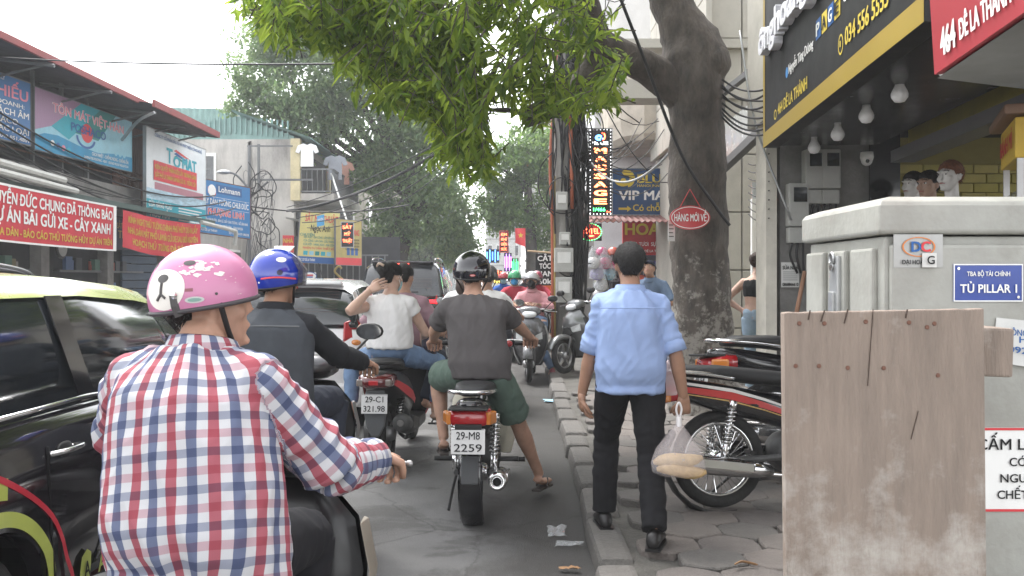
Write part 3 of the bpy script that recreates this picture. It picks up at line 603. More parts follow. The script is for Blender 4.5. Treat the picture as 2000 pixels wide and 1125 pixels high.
for q, r0 in (([(1130,20,-.6),(1000,-60,-1),(860,-90,-1.6),(700,-80,-2)], .07), ([(1120,-60,-.8),(960,-20,-1.6),(900,80,-2.0),(880,130,-2.1)], .035), ([(1040,226,-1),(990,215,-1.4),(950,212,-1.6),(900,180,-1.8)], .025),
              ([(1290,-60),(1200,-140,.5),(1050,-200,.8)], .08), ([(860,-90,-1.6),(740,0,-1.9),(640,50,-2.1)], .025)):
    bark_tube('branch', tp(q), [r0, r0*.8, r0*.6, r0*.3], bark, tr, 8)
top = -330
poly = [(470,top),(470,-10),(500,40),(545,75),(575,62),(610,75),(640,118),(690,128),(735,150),(765,205),(800,205),(845,235),(868,285),(895,325),(930,338),(965,320),(975,262),(1000,210),(1050,232),(1105,205),(1165,215),(1205,195),(1205,90),(1190,40),(1130,20),(1130,top)]
tw = MB()
v1, f1, _ = sprays(poly, (6.2, 8.9), 1350, 12, .115, .55, tw)
v2, f2, _ = sprays([(480,-10),(560,70),(640,100),(760,190),(880,310),(940,330),(975,250),(990,120),(900,0),(700,-60)], (5.9,7.0), 240, 12, .12, .7, tw)
k = len(v1); mesh_obj('crown', v1 + v2, f1 + [tuple(i+k for i in f) for f in f2], leafA, tr); tw.build('twigs', bark, tr)
print('near leaves', len(f1)+len(f2))
def far_tree(label, trunk, r0, blobs, n_leaf, L, m, D, group=None, seed=1):
    random.seed(seed); t = thing('street_tree', label, 'tree', (0,0,0), group=group)
    bark_tube('trunk', [at(x, y, D) for x, y in trunk], [r0, r0*.85, r0*.7, r0*.5], mat('far_bark', (.06,.052,.045), .95, var=.3, bump=.5), t, 10, 5)
    vs, fs = [], []; mb = MB(); tot = sum(w for *_, w in blobs)
    for (x, y, r, w) in blobs:
        c = at(x, y, D); rw = r/F*D; cl = [c + V((random.gauss(0,1), random.gauss(0,1)*1.1, random.gauss(0,1))).normalized()*rw*random.uniform(.55,1) for _ in range(int(14 + r*.16))]
        mb.tube([at(*trunk[-1], D), c.lerp(at(*trunk[-1], D), .4)+rv(.2), c], [r0*.35, r0*.2, .02], 6)
        for _ in range(int(n_leaf*w/tot)):
            q = random.choice(cl); p = q + V((random.gauss(0,1), random.gauss(0,1), random.gauss(0,.72)))*rw*.21; d2 = (rv(1)+V((0,0,-.3))).normalized(); U = (V((0,0,1))+rv(.5)); U = (U-d2*U.dot(d2)).normalized(); S = d2.cross(U); ll = L*random.uniform(.7,1.3)
            k = len(vs); vs += [p, p+d2*ll*.5+S*ll*.24+U*ll*.05, p+d2*ll, p+d2*ll*.5-S*ll*.24+U*ll*.05]; fs.append((k,k+1,k+2,k+3))
    mesh_obj('crown', vs, fs, m, t); mb.build('branches', MATS['far_bark'], t, smooth=True); random.seed(seed+50); return t
far_tree('large hazy green tree arching over the road from the left side', [(775,560),(772,500),(790,440),(800,380)], .55,
  [(520,110,75,3),(490,200,50,2),(600,190,110,6),(560,60,70,3),(640,60,110,5),(700,130,120,6),(760,250,110,6),(735,330,52,2.4),(820,330,100,5),(850,410,80,4),(760,440,60,2.5),(830,200,90,4),(570,215,34,1.2),(740,-30,120,4),(890,470,45,2),(650,240,45,1.6)], 56000, .20, leafB, 33, seed=3)
far_tree('slender green tree behind the wire covered pole', [(1040,600),(1040,520),(1035,440),(1030,360)], .3, [(980,330,55,3),(1030,290,60,3),(1070,350,55,3),(1000,420,45,2),(1060,440,45,2),(960,400,35,1.5),(1110,280,50,2)], 17000, .2, leafC, 36, seed=8)
far_tree('pale distant tree at the end of the street, left', [(840,575),(840,540),(838,500),(840,470)], .5, [(850,470,40,2),(810,480,45,2),(870,500,30,1.3),(780,500,40,2)], 7000, .34, leafB, 60, seed=11)

# ---------------------------------------------------------------- right: far shop fronts down the street
def block(name, label, x0, x1, y0, y1, z, m, wins=0, seed=0, face='x'):
    t = thing(name, label, 'building', ((x0+x1)/2, y0, 0)); w = x1-x0
    MB().box((0,(y1-y0)/2,z/2),(w,y1-y0,z)).build('wall', m, t); rnd = random.Random(seed)
    for fl in range(int(z//3)):
        zz = 3*fl+1.7
        for k in range(wins):
            o = MB().box((-w/2+(k+.5)*w/wins,-.03,zz),(w/wins*.5,.1,1.3)).build('window', whi, t); MB().box((-w/2+(k+.5)*w/wins,-.06,zz),(w/wins*.42,.1,1.15)).build('pane', glass_dk, o)
        for k in range(max(int((y1-y0)/2),1)):
            sx = -w/2-.03 if x0 > 0 else w/2+.03; yy = (k+.5)*(y1-y0)/max(int((y1-y0)/2),1)
            o = MB().box((sx,yy,zz),(.1,1.1,1.3)).build('window', whi, t); MB().box((sx*1.004+(-.03 if x0 > 0 else .03),yy,zz),(.1,.95,1.15)).build('pane', glass_dk, o)
        MB().box((0,(y1-y0)/2,3*fl+3),(w+.25,y1-y0+.2,.14)).build('ledge', conc, t)
    return t
pal = [mat('pastel_%d' % i, c, .85, dirt=.4) for i, c in enumerate([(.45,.42,.36),(.5,.5,.48),(.42,.36,.30),(.36,.40,.40)])]
block('shop_house', 'narrow pale shop house right of the far street end', 1.9, 6, 47, 60, 9.5, pal[0], 2, 1)
block('shop_house', 'tall grey shop house closing the far right of the street', 1.2, 6, 62, 80, 12, pal[1], 3, 2)
block('shop_house', 'low cream shop house beyond the flag', 2.3, 7, 36, 46, 6.5, pal[2], 2, 3)
block('shop_house', 'hazy block with many windows at the street end', -3.0, 1.0, 105, 120, 13, pal[1], 4, 4)
block('shop_house', 'hazy low block at the left of the street end', -12, -5, 78, 96, 9, pal[3], 3, 5)
block('shop_house', 'plain pale block seen behind the left tree', -13, -7.2, 45, 60, 7, pal[0], 3, 6)
block('shop_house', 'low rendered house behind the wallpaper sign', -12.5, -8.6, 25.2, 29.4, 3.0, plaster, 0, 7)
# awnings, led signs, flag, black barber sign along the far right fronts
for k, (y, z, c) in enumerate(((24,2.6,(.07,.07,.075)),(27,2.9,(.1,.03,.03)),(31,2.7,(.04,.07,.06)),(36,3.0,(.12,.1,.06)),(41,3.0,(.05,.05,.12)))):
    t = thing('shop_awning', ('dark torn awning above the barber sign','dull red awning past the barber sign','dark green awning halfway down the street','ochre awning far down the right side','navy awning farthest down the right side')[k], 'awning', (fx(y)*.55+.3, y, z))
    corr_sheet('sheet', mat('awning_%d' % k, c, .7), t, (-.5,0,0), (0,1,0), (1.5,0,.5), 2.4, 1.6, .2, .02); MB().tube([(-.5,.1,0),(-.5,.1,-z)], .03, 6).build('post', steel, t); MB().tube([(-.5,2.3,0),(-.5,2.3,-z)], .03, 6).build('post', steel, t)
A = Panel('led_sign', 'vertical led sign with stacked red words above the crowd of riders', 'sign', at(977,492,33), (1,.1,0), .27, .74, ledbk, th=.12, frame=.02, fm=redp)
for k, w in enumerate(('KIM','KHÍ','ĐIỆN','NƯỚC')): A.text(w, .5, .78-.235*k, .13, led_r, width=.72, align='c')
fl = thing('flag', 'red national flag with yellow star on a short pole', 'flag', at(1006,474,28))
mesh_obj('cloth', [(i*.045, .03*math.sin(i*.9+j), j*.11-.02*i*(j<2)) for j in range(5) for i in range(8)], [(j*8+i, j*8+i+1, (j+1)*8+i+1, (j+1)*8+i) for j in range(4) for i in range(7)], redp, fl, smooth=True)
mesh_obj('star', [(.17+(.09 if i % 2 == 0 else .036)*math.sin(i*math.pi/5), -.045, .22+(.09 if i % 2 == 0 else .036)*math.cos(i*math.pi/5)) for i in range(10)], [tuple(range(9,-1,-1))], yel, fl)
MB().tube([(0,.02,-.6),(0,.02,.5)], .012, 6).build('pole', galv, fl)
A = Panel('barber_sign', 'black board with white capitals and price beside the wire covered pole', 'sign', at(1046,558,19), (1,.05,.02), .39, .66, blk, th=.03)
for k, w in enumerate(('CẮT','TÓC','NAM','50k')): A.text(w, .5, .77-.24*k, .16, whi, width=(.8,.6,.88,.72)[k], align='c', bold=.03)
MB().tube([at(1030,490,19)-A.o, at(1080,494,19)-A.o], .02, 6).build('bamboo_pole', mat('bamboo', (.45,.32,.2), .8), A.t)
sgn = [(962,500,34,.5,.5,led_b,'blue'),(985,540,38,.6,.35,led_w,'white'),(992,512,30,.25,.6,mat('led_purple',(.5,.2,.9),.4,emit=2.0),'violet'),(968,535,36,.5,.3,led_r,'red'),(975,548,40,.5,.25,glow('led_yellow',(1,.7,.1),1.4),'yellow'),(1006,520,40,.3,.7,led_g,'green')]
for x, y, d, w, h, m, nm in sgn:
    t = thing('led_sign', 'distant %s lit shop sign among the right hand fronts' % nm, 'sign', at(x, y, d)); MB().box((0,.05,0),(w,.08,h)).build('box', ledbk, t)
    for i in range(5): MB().box((-w/2+w*(i+.5)/5,0,0),(w/16,.05,h*(.9 if i % 2 else .6))).build('light_bar', m, t)
# ---------------------------------------------------------------- right: massage house behind the trunk
mh = thing('corner_building', 'white and beige building with rounded balcony behind the tree', 'building', (3.6,18,0))
def ob(mb, nm, m, **k): return mb.build(nm, m, mh, loc=(-3.6,-18,0), **k)
ob(MB().box((4.7,22.5,4.2),(6.0,7,8.4)), 'wall', whitew)
ob(MB().box((1.66,20.6,1.6),(.5,3,3.2)), 'side_wall', mat('grey_render', (.33,.32,.30), .9, dirt=.5))
ring = []
for z, g in ((3.95,.0),(4.05,.14),(4.35,.2),(5.3,.2)):
    ring.append([V((1.95-g*.6, 18.9, z)), V((1.97-g*.7,17.6-g*.2,z)), V((2.1-g*.6,16.9-g*.4,z)), V((2.35,16.5-g*.6,z)), V((5.2,16.4-g*.6,z)), V((5.2,18.95,z))])
ob(MB().loft(ring), 'balcony', mat('beige_render', (.47,.42,.35), .8, var=.08, dirt=.35))
for k in range(11): ob(MB().box((1.70+k*.1,19.0+.001*k,5.85),(.05,.05,.7)), 'balcony_bar', blk)
ob(MB().box((2.2,19.0,6.22),(1.3,.08,.08)), 'balcony_rail', whi)
A = Panel('massage_sign', 'blue lightbox with gold emblem and white capitals half behind the trunk', 'sign', at(1195,419,16.8), (1,.02,0), 1.75, .84, mat('sign_navy', (.012,.06,.17), .45, var=.1, dirt=.2), th=.12, frame=.015, fm=galv)
A.text('BLUE', .265, .69, .19, yel, width=.335, bold=.035); A.text('HANOI INN Luxury', .265, .60, .055, yel, width=.37); A.text('VIP MASSAGE', .07, .32, .20, whi, width=.92, bold=.03); A.text('Có chỗ đỗ ô tô', .22, .08, .14, yel, width=.6)
A.ellipse(.155,.78,.085,.19, yel, a0=-80, a1=130, inner=.35); A.ellipse(.115,.74,.085,.13, yel, a0=170, a1=330, inner=.5, lift=.006); A.ellipse(.12,.735,.03,.055, yel, lift=.008)
A.poly([(.07,.10),(.16,.10),(.16,.06),(.205,.125),(.16,.19),(.16,.15),(.07,.15)], yel)
A = Panel('led_massage_sign', 'tall black led sign with orange vertical capitals and white dot border', 'sign', at(1150,420,16.2), (1,.04,0), .41, 1.52, ledbk, th=.14, frame=.012, fm=galv)
orng = glow('led_orange', (1,.20,.07), 2.6)
for k, c in enumerate('MASSAGE'): A.text(c, .5, .715-.098*k, .062, orng, width=.56, align='c', bold=.045)
A.text('BLUE', .5, .815, .035, led_w, width=.66, align='c', bold=.03); A.text('1/466', .45, .045, .04, led_g, width=.52, align='c'); A.text('5m', .84, .03, .018, led_r, width=.16, align='c')
A.ellipse(.44,.895,.17,.035, led_b, inner=.3); A.ellipse(.60,.91,.12,.045, led_r, a0=-90, a1=110, inner=.55, lift=.008)
for k in range(26):
    for u in (.06,.94): A.ellipse(u, .02+.96*k/25, .018, .0055, led_w, 'led_dot', .006, 6)
for k in range(7):
    for v in (.012,.988): A.ellipse(.06+.88*k/6, v, .018, .0055, led_w, 'led_dot', .007, 6)
A = Panel('led_hotel_sign', 'oval red led sign with green dashed rim below the orange one', 'sign', at(1128,470,15.9), (1,.03,0), .42, .30, ledbk, th=.1)
A.ellipse(.5,.5,.5,.5, mat('led_dark_red', (.16,.01,.01), .5, emit=.6), lift=.006); A.text('HOTEL', .52, .40, .30, led_r, width=.76, align='c', bold=.03, lift=.01); A.poly([(.3,.22),(.6,.22),(.7,.28),(.6,.33),(.3,.26)], led_r, lift=.01)
for k in range(26): A.ellipse(.5,.5,.5,.5, led_g, 'led_dash', .012, 3, k*360/26, k*360/26+8, .93)
A = Panel('led_strip_sign', 'narrow led strip with red and green dots on the pole', 'sign', at(1118,430,15.2), (1,.03,0), .16, .56, ledbk, th=.08)
for k in range(30): A.ellipse(random.uniform(.1,.9), random.uniform(.05,.95), .06, .02, (led_r, led_g)[k % 2], 'led_dot', .006, 6)
aw = thing('tiled_awning', 'reddish corrugated awning under the blue lightbox', 'awning', at(1142,436,16.4)); corr_sheet('sheet', mat('red_tin', (.20,.09,.08), .7, dirt=.4), aw, (0,-.5,0), (1,0,0), (0,1.2,.22), 1.75, 1.2, .1, .015)
A = Panel('flower_sign', 'red flower shop sign with yellow capitals above the helmet stall', 'sign', at(1217,497,17.3), (1,.02,0), 1.6, .62, mat('sign_red', (.45,.03,.035), .5), th=.05, frame=.01, fm=redp)
A.text('HOA TƯƠI', .02, .60, .34, yel, width=.9, bold=.035); A.text('HOA TƯƠI  SỰ KIỆN, HỘI NGHỊ, CƯỚI HỎI', .07, .26, .11, whi, width=.92); A.text('ĐÊ LA THÀNH', .25, .07, .07, whi, width=.25); A.text('ĐT:', .62, .07, .07, whi)
st = thing('helmet_stall', 'wire rack hung with helmets under the red flower sign', 'stall', (2.9,17.6,0))
MB().box((0,.55,1.0),(2.6,.06,2.0)).build('back_panel', mat('stall_back', (.12,.12,.13), .8), st)
for k in range(9): MB().tube([(-1.25+k*.31,.48,.1),(-1.25+k*.31,.48,2.0)], .01, 5).build('rack_bar', galv, st)
hc = [(.45,.08,.18),(.55,.55,.56),(.16,.38,.52),(.06,.06,.07),(.30,.26,.48),(.55,.14,.10),(.42,.42,.2),(.10,.10,.28)]
hm_ = [mat('stall_helmet_%d' % i, c, .25, coat=.5) for i, c in enumerate(hc)]
for i in range(4):
    for j in range(9):
        x, z = 1.72 + j*.27 + random.uniform(-.03,.03), 1.95 - i*.27; t = thing('stall_helmet', '%s shell helmet on the stall rack, row %s from the top' % (('pink','silver','aqua','black','violet','red','olive','navy')[(i*3+j*5) % 8], ('first','second','third','fourth')[i]), 'helmet', (x, 17.9, z), group='helmets on the stall')
        MB().lathe([(.125,-.04),(.128,.0),(.118,.05),(.085,.1),(.03,.122),(.002,.124)], n=12).build('shell', hm_[(i*3+j*5) % 8], t, smooth=True); MB().box((0,-.12,-.035),(.14,.08,.012)).build('peak', blk, t)
for i in range(5):
    t = thing('stall_helmet', '%s helmet in clear bag hanging left of the rack' % ('white','lilac','grey','pink','teal')[i], 'helmet', (at(1158+i*9,0,15.6).x, 15.6+.1*i, 1.72-.19*(i % 3)), group='helmets on the stall')
    MB().ball((0,0,0),(.12,.13,.11)).build('shell', hm_[(1,4,1,0,2)[i]], t, smooth=True); MB().lathe([(.01,.3),(.05,.2),(.13,.08),(.135,-.08)], n=10, cap=False).build('clear_bag', lit, t, smooth=True)
# beige facade right of the trunk with a sloping beam and glass canopy
bf = thing('beige_building', 'beige faced building with square panels and a sloping canopy beam', 'building', (3.3,12.4,0))
def eb(mb, nm, m, **k): return mb.build(nm, m, bf, loc=(-3.3,-12.4,0), **k)
panel_m = mat('beige_panel', (.42,.40,.35), .75, var=.06, dirt=.25)
eb(MB().box((4.0,14.9,4.6),(2.6,4.8,9.2)), 'core_wall', panel_m)
for i in range(5):
    for j in range(8): eb(MB().box((2.86+i*.47, 12.44, .4+j*.78),(.455,.08,.765), ch=.01), 'facing_panel', panel_m)
for i in range(7):
    for j in range(5): eb(MB().box((2.60, 12.5+i*.7, 4.0+j*.8),(.08,.685,.785), ch=.01), 'facing_panel', panel_m)
eb(MB().box((2.3,12.6,4.0),(2.4,.5,.25)).box((2.3,12.6,4.6),(2.6,.6,.12)), 'cornice', panel_m)
eb(MB().tube([at(1405,335,12), at(1492,252,10)], .07, 4).tube([at(1408,185,12), at(1492,120,10)], .05, 4), 'canopy_beam', mat('dark_grey_beam', (.09,.09,.09), .6))
eb(MB().add([at(1405,250,12.1), at(1492,180,10.1), at(1492,245,10.1), at(1405,330,12.1)], [(0,1,2,3)]), 'canopy_glass', mat('canopy_glass', (.40,.40,.38), .25, var=.1))
for k in range(2): letters(('SE','RE')[k], at(1406,320-28*k,12.0), (1,-.8,.25), (0,0,1), .16, .24, led_r, bf, bold=.04)  # reflection of red sign letters, put in as glowing lettering on the glass
gw = thing('shop_gate', 'white framed glass shop front between the trunk and the pier', 'gate', (2.95,10.9,0))
MB().box((.12,0,1.5),(.12,.1,3.0)).box((-.08,.02,1.2),(.07,.07,2.4)).build('frame', whi, gw); MB().box((.0,.05,1.9),(.2,.02,1.4)).build('pane', mat('pale_glass', (.5,.53,.54), .15, var=.15), gw)
# ---------------------------------------------------------------- right: near shop with black and yellow sign, soffit, bulbs, pier
sh = thing('clothes_shop', 'open fronted clothes shop with grey pier and yellow brick side wall', 'shop', (3.2,8.6,0))
def sb(mb, nm, m, **k): return mb.build(nm, m, sh, loc=(-3.2,-8.6,0), **k)
pierm = mat('grimy_pier', (.22,.215,.205), .9, var=.25, scale=3, bump=.3, dirt=.7, dirtcol=(.09,.085,.08))
sb(MB().box((2.92,8.75,1.45),(.84,.3,2.9)), 'pier', pierm)
sb(MB().box((2.40,8.70,1.45),(.10,.35,2.9)), 'pier_edge', mat('cream_edge', (.6,.57,.5), .7, dirt=.3))
sb(MB().box((3.47,8.72,1.4),(.28,.3,2.8)), 'black_panel', mat('gloss_black', (.01,.01,.011), .15, coat=.5))
[letters(c_, V((.16,8.565-8.6,2.0-.24*k_)), (1,0,0), (0,0,1), .17, .15, whi, sh, bold=.02) for k_, c_ in enumerate('DE')]
sb(MB().box((6.2,8.95,1.4),(5.3,.3,2.9)), 'mortar_wall', mat('yellow_mortar', (.26,.22,.07), .9))
ybr = [mat('yellow_brick_%d' % i, c, .75, var=.12, scale=6, bump=.2) for i, c in enumerate([(.42,.36,.09),(.38,.33,.09),(.45,.38,.12)])]
bme = [MB().box((0,0,0),(.232,.06,.083), ch=.008).build('brick', ybr[i], sh) for i in range(3)]
for o in bme: o.location = (3.73+.06-3.2 + .24*bme.index(o), 8.795-8.6, 1.05)
for j in range(17):
    for i in range(10):
        if j == 0 and i < 3: continue
        o = bme[random.randrange(3)].copy(); C.objects.link(o); o.parent = sh; o.location = (3.73+.06-3.2 + .24*i + (.12 if j % 2 else 0), 8.795-8.6+random.uniform(-.003,.003), 1.05+.0905*j)
blacksof = mat('black_gloss_soffit', (.006,.006,.007), .22, var=.3, spec=.3)
SA, SB = V((2.24,8.1,2.62)), V((1.88,4.2,2.62))
du = (SB-SA).normalized(); inn = V((0,0,1)).cross(du)       # inn points into the shop
if inn.x < 0: inn = -inn
sb(MB().add([SA, SB, SB+inn*.95, SA+inn*.95, SA+V((0,0,.12)), SB+V((0,0,.12)), SB+inn*.95+V((0,0,.12)), SA+inn*.95+V((0,0,.12))], [(0,1,2,3),(7,6,5,4),(0,4,5,1),(1,5,6,2),(2,6,7,3),(3,7,4,0)]), 'soffit', blacksof)
sb(MB().add([SA+inn*1.2+V((0,0,.35)), SB+inn*1.2+V((0,0,.35)), SB+inn*1.2-V((0,0,.06)), SA+inn*1.2-V((0,0,.06))], [(0,1,2,3)]), 'fascia', MATS['yellow_brick_0'])
sb(MB().box(((SA+SB)/2 + inn*1.15 + V((0,0,-.11)))[:], (.2, 3.9, .10), rz=math.atan2(-du.x, du.y)), 'shutter_box', mat('shutter_grey', (.14,.14,.14), .5))
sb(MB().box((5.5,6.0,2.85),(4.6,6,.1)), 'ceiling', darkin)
sb(MB().box((5.4,6.5,4.5),(6.2,5,3.2)), 'upper_wall', panel_m)
A = Panel('fascia_sign', 'large black fascia sign with yellow border and raised white script letters', 'sign', SA + V((-.03,0,-.02)), SB-SA, 4.0, 2.6, blk, th=.12)
yb = mat('sign_yellow_border', (.31,.215,.028), .5, var=.06)
A.rect(0,0,1,.048, yb); A.rect(0,.048,.022,1, yb, lift=.0035)
A.text('464 ĐÊ LA THÀNH', .17, .066, .034, yel, width=.26, bold=.02); A.text('034 556 5555 - 0964 556 555', .675, .085, .040, yel, width=.44, bold=.025); A.text('Nguyễn Tùng Dương', .275, .158, .027, whi, width=.20)
for k, c in enumerate('PAGE'):
    A.rect(.492+.040*k,.168,.526+.040*k,.218, (blu, yel)[k % 2], lift=.004); A.text(c, .509+.040*k, .176, .032, (whi, blk)[k % 2], width=.024, align='c', bold=.03, lift=.008)
A.text('Ông hoàng', .665, .185, .030, whi, width=.15); A.text('ônghoàng', .05, .29, .085, mat('raised_white', (.70,.70,.74), .5), width=.46, bold=.035, lift=.08, depth=.07)
A.ellipse(.14,.075,.013,.016, yel, inner=.7); A.ellipse(.255,.168,.011,.016, mat('social_blue', (.05,.25,.6), .5)); A.ellipse(.648,.098,.014,.024, yel, inner=.8); A.rect(.645,.092,.651,.106, yel, lift=.007)
A.rect(.42,.42,.52,.46, yb)
bulbm = mat('bulb_white', (.80,.80,.80), .35, var=.03); scr = mat('bulb_collar', (.55,.55,.56), .4)
for k, (x, y, d) in enumerate(((1590,288,7.6),(1636,262,6.9),(1692,226,6.2),(1757,184,5.55),(1850,132,4.7))):
    p = at(x, y, d); t = thing('light_bulb', ('farthest','second farthest','middle','fourth','nearest')[k] + ' white bulb hanging under the black soffit', 'light bulb', p, group='bulbs under the soffit')
    s_ = 1.0; MB().lathe([(.004,-.052),(.03,-.046),(.048,-.02),(.05,.0),(.044,.02),(.028,.05),(.024,.075)], n=18).build('globe', bulbm, t, smooth=True); MB().lathe([(.026,.075),(.024,.105),(.03,.107),(.03,.15)], n=14).build('socket', scr, t, smooth=True)
    MB().tube([(0,0,.15),(0,0,2.62-p.z+.0)], .006, 6).build('cord', blackc, t)
mbx = [(1560,400,.30,.66,'lower left'),(1590,330,.27,.6,'upper left'),(1624,330,.27,.6,'upper right')]
for x, y, w, h, nm in mbx:
    p = at(x, y, 8.45); t = thing('electric_meter', 'grey electric meter box on the pier, %s of three' % nm, 'meter', p, group='meters on the pier')
    gm = mat('meter_grey', (.42,.42,.40), .5, dirt=.25); MB().box((0,.05,0),(w*.62,.13,h*.6), ch=.015).build('case', gm, t); MB().box((0,.06,-h*.42),(w*.6,.1,h*.22), ch=.015).build('terminal_box', gm, t)
    MB().box((.01,-.02,h*.14),(w*.4,.01,h*.2)).build('window', glass_dk, t)
    for k in range(3): wire('lead', [(-.05+.05*k,.03,-h*.53),(-.07+.06*k,.03,-h*.7),(.03*k,.04,-h*.95)], .011, blackc, t)
cm = thing('security_camera', 'small white dome security camera on the pier by the meters', 'camera', at(1693,308,8.4)); MB().lathe([(.055,.05),(.06,.0),(.05,-.03)], n=14).build('mount', whi, cm, smooth=True); MB().ball((0,0,-.03),(.05,.05,.045)).build('dome', bulbm, cm, smooth=True); MB().ball((-.01,-.045,-.035),(.018,.012,.018)).build('lens', blk, cm, smooth=True)
A = Panel('paper_notice', 'white paper notice with black heading and phone number on the pier', 'notice', at(1526,561,8.52), (1,0,0), .165, .23, mat('paper', (.62,.62,.6), .8), th=.004)
A.text('SỬA NHÀ', .5, .72, .14, blk, width=.88, align='c', bold=.03); A.text('0868866610', .5, .05, .13, blk, width=.9, align='c', bold=.03)
for k in range(5): A.rect(.1,.28+.08*k,.9,.31+.08*k, mat('grey_print', (.3,.3,.3), .8), 'printed_line')
wire('pole_stick', [at(1548,650,8.3), at(1572,530,8.4)], .02, mat('bamboo_b', (.30,.16,.10), .8), None, 6, 0); tag(bpy.data.objects['pole_stick'], 'thin brown wooden stick leaning against the grimy pier', 'stick')
# red sign with soffit at the upper right
rs0, rs1 = at(1825,146,3.75), at(2003,22,2.95)
A = Panel('address_sign', 'red sign with white house number and street capitals at top right', 'sign', rs0, rs1-rs0, 2.2, .9, mat('sign_red_b', (.34,.03,.042), .5, var=.06), th=.10, uy=(-.06,0,1))
A.text('464', .045, .055, .115, whi, width=.07, bold=.05); A.text('ĐÊ LA THÀNH', .13, .065, .085, whi, width=.20, bold=.035)
q = MB(); q.add([rs0+V((.02,.02,-.01)), rs1+V((.02,.02,-.01)), rs1+V((1.4,.3,-.01)), rs0+V((.9,.45,.0))], [(0,1,2,3)]); q.v += [p+V((0,0,.06)) for p in q.v]; q.f.append((7,6,5,4)); q.build('sign_soffit', mat('soffit_grey', (.20,.20,.195), .8, dirt=.3), A.t, loc=-A.o)
# bread cart
bc = thing('bread_cart', 'bread cart with yellow header and glass case at the right edge', 'food cart', (3.60,5.52,.10), R(-22))
hx = mat('cart_yellow', (.62,.42,.05), .5); mtl = mat('cart_metal', (.5,.5,.5), .35, metal=.7)
MB().box((0,0,.55),(1.1,.7,.9), ch=.02).build('base', mtl, bc); MB().box((0,0,2.18),(1.12,.72,.24), ch=.01).build('header', hx, bc); MB().box((0,0,2.34),(1.25,.85,.06), ch=.02).build('roof', mat('cart_roof', (.25,.15,.1), .6), bc)
for x in (-.53,.53):
    for yy in (-.33,.33): MB().box((x,yy,1.54),(.035,.035,1.08)).build('post', mtl, bc)
MB().box((0,-.34,1.45),(1.0,.01,.85)).build('glass', mat('cart_glass', (.25,.28,.28), .05, alpha=.35), bc); MB().box((-.54,0,1.45),(.01,.6,.85)).build('glass', MATS['cart_glass'], bc)
letters('BÁNH MÌ', V((-.5,-.362,2.11)), (1,0,0), (0,0,1), .15, .95, redp, bc, bold=.03); letters('BÁNH MÌ', V((-.562,.3,2.13)), (0,-1,0), (0,0,1), .10, .58, redp, bc, bold=.02)

# ---------------------------------------------------------------- concrete pole with cable bundles
pl = thing('utility_pole', 'concrete utility pole smothered in black cables and grey boxes', 'utility pole', (at(1100,0,14).x, 14, 0))
MB().lathe([(.17,0),(.15,3),(.13,9)], n=16).build('shaft', mat('pole_concrete', (.30,.29,.27), .9, bump=.4, dirt=.5, scale=3), pl, smooth=True)
gbx = mat('box_grey', (.42,.42,.40), .6, dirt=.45, scale=6)
for nm, x, y, w, h in (('meter_box',1097,393,.17,.27),('meter_box',1103,466,.16,.19),('junction_box',1101,508,.28,.36),('junction_box',1101,566,.24,.38)):
    p = at(x, y, 13.78); o = MB().box((0,0,0),(w,.18,h), ch=.012).build(nm, gbx, pl, loc=p-V((pl.location.x,14,0))); MB().box((0,-.095,h*.1),(w*.7,.006,h*.45)).build('faded_notice', MATS['paper'], o)
wire('conduit', [(-.16,-.1,0),(-.17,-.1,2.2),(-.2,-.1,3.3),(-.1,-.1,4.6),(-.05,-.08,5.2)], .024, mat('orange_conduit', (.36,.10,.05), .6), pl, 8); wire('conduit', [(.12,-.2,2.5),(.1,-.22,3.6),(.02,-.16,4.4)], .03, MATS['orange_conduit'], pl, 8); wire('conduit', [(-.13,-.16,0),(-.14,-.15,3)], .016, mat('ochre_conduit', (.30,.22,.07), .6), pl, 8)
bn = thing('cable_bundle', 'thick bundle of black cables hanging down beside the pole', 'cables', (pl.location.x+.17, 13.95, 0))
for k in range(38):
    x = random.gauss(.03,.055); q = [V((x+random.gauss(0,.05), random.gauss(0,.08), z+random.uniform(-.2,.2))) for z in (.6+random.random()*.6,1.4,2.2,3.2,4.2,5.4,7.0)]
    wire('cable', q, random.uniform(.008,.02), blackc, bn, 5, 5)
for k in range(16):
    c = V((random.gauss(.0,.2), random.gauss(-.05,.08), random.uniform(1.2,5.2))); rr = random.uniform(.12,.38)
    wire('cable_coil', [c + V((rr*math.cos(a), .05*math.sin(2*a+k), rr*1.3*math.sin(a))) for a in np.linspace(k, k+5.5, 10)], .009, blackc, bn, 5, 4)
for k in range(26):
    x = random.gauss(-.12,.13); wire('cable', [V((x+random.gauss(0,.07), random.gauss(-.1,.08), z+random.uniform(-.2,.2))) for z in (2.0+random.random()*1.2,3.3,4.2,5.2,7.0)], random.uniform(.008,.018), blackc, bn, 5, 5)
for k in range(44):
    a = V((random.gauss(-.25,.28), random.gauss(0,.1), random.uniform(4.0,6.8))); b2 = a + V((random.uniform(-.5,1.3), random.uniform(-.8,.3), random.uniform(-1.6,.4)))
    wire('cable', sag(a, b2, random.uniform(.05,.4), 6), random.uniform(.006,.014), blackc, bn, 5, 0)
MB().box((.10,-.1,3.45),(.16,.2,.26), ch=.03).build('splice_box', blk, bn)
def cable(label, pts, r=.012, m=None): o = wire('overhead_cable', pts, r, m or blackc); tag(o, label, 'cable', 'overhead cables'); return o
cable('single thin cable crossing the sky above the left roofs', sag(at(-60,108,13), at(700,124,9), .05, 10), .010)
cable('heavy cable sloping from the pole side to the left tree', sag(at(900,270,22), at(560,412,25), .3, 10), .035)
for k in range(5): cable('one of the thin cables running beside the heavy sloping cable', sag(at(905,250+12*k,21.5+.2*k), at(560+10*k,405+10*k,25), .2+.08*k, 10), .012)
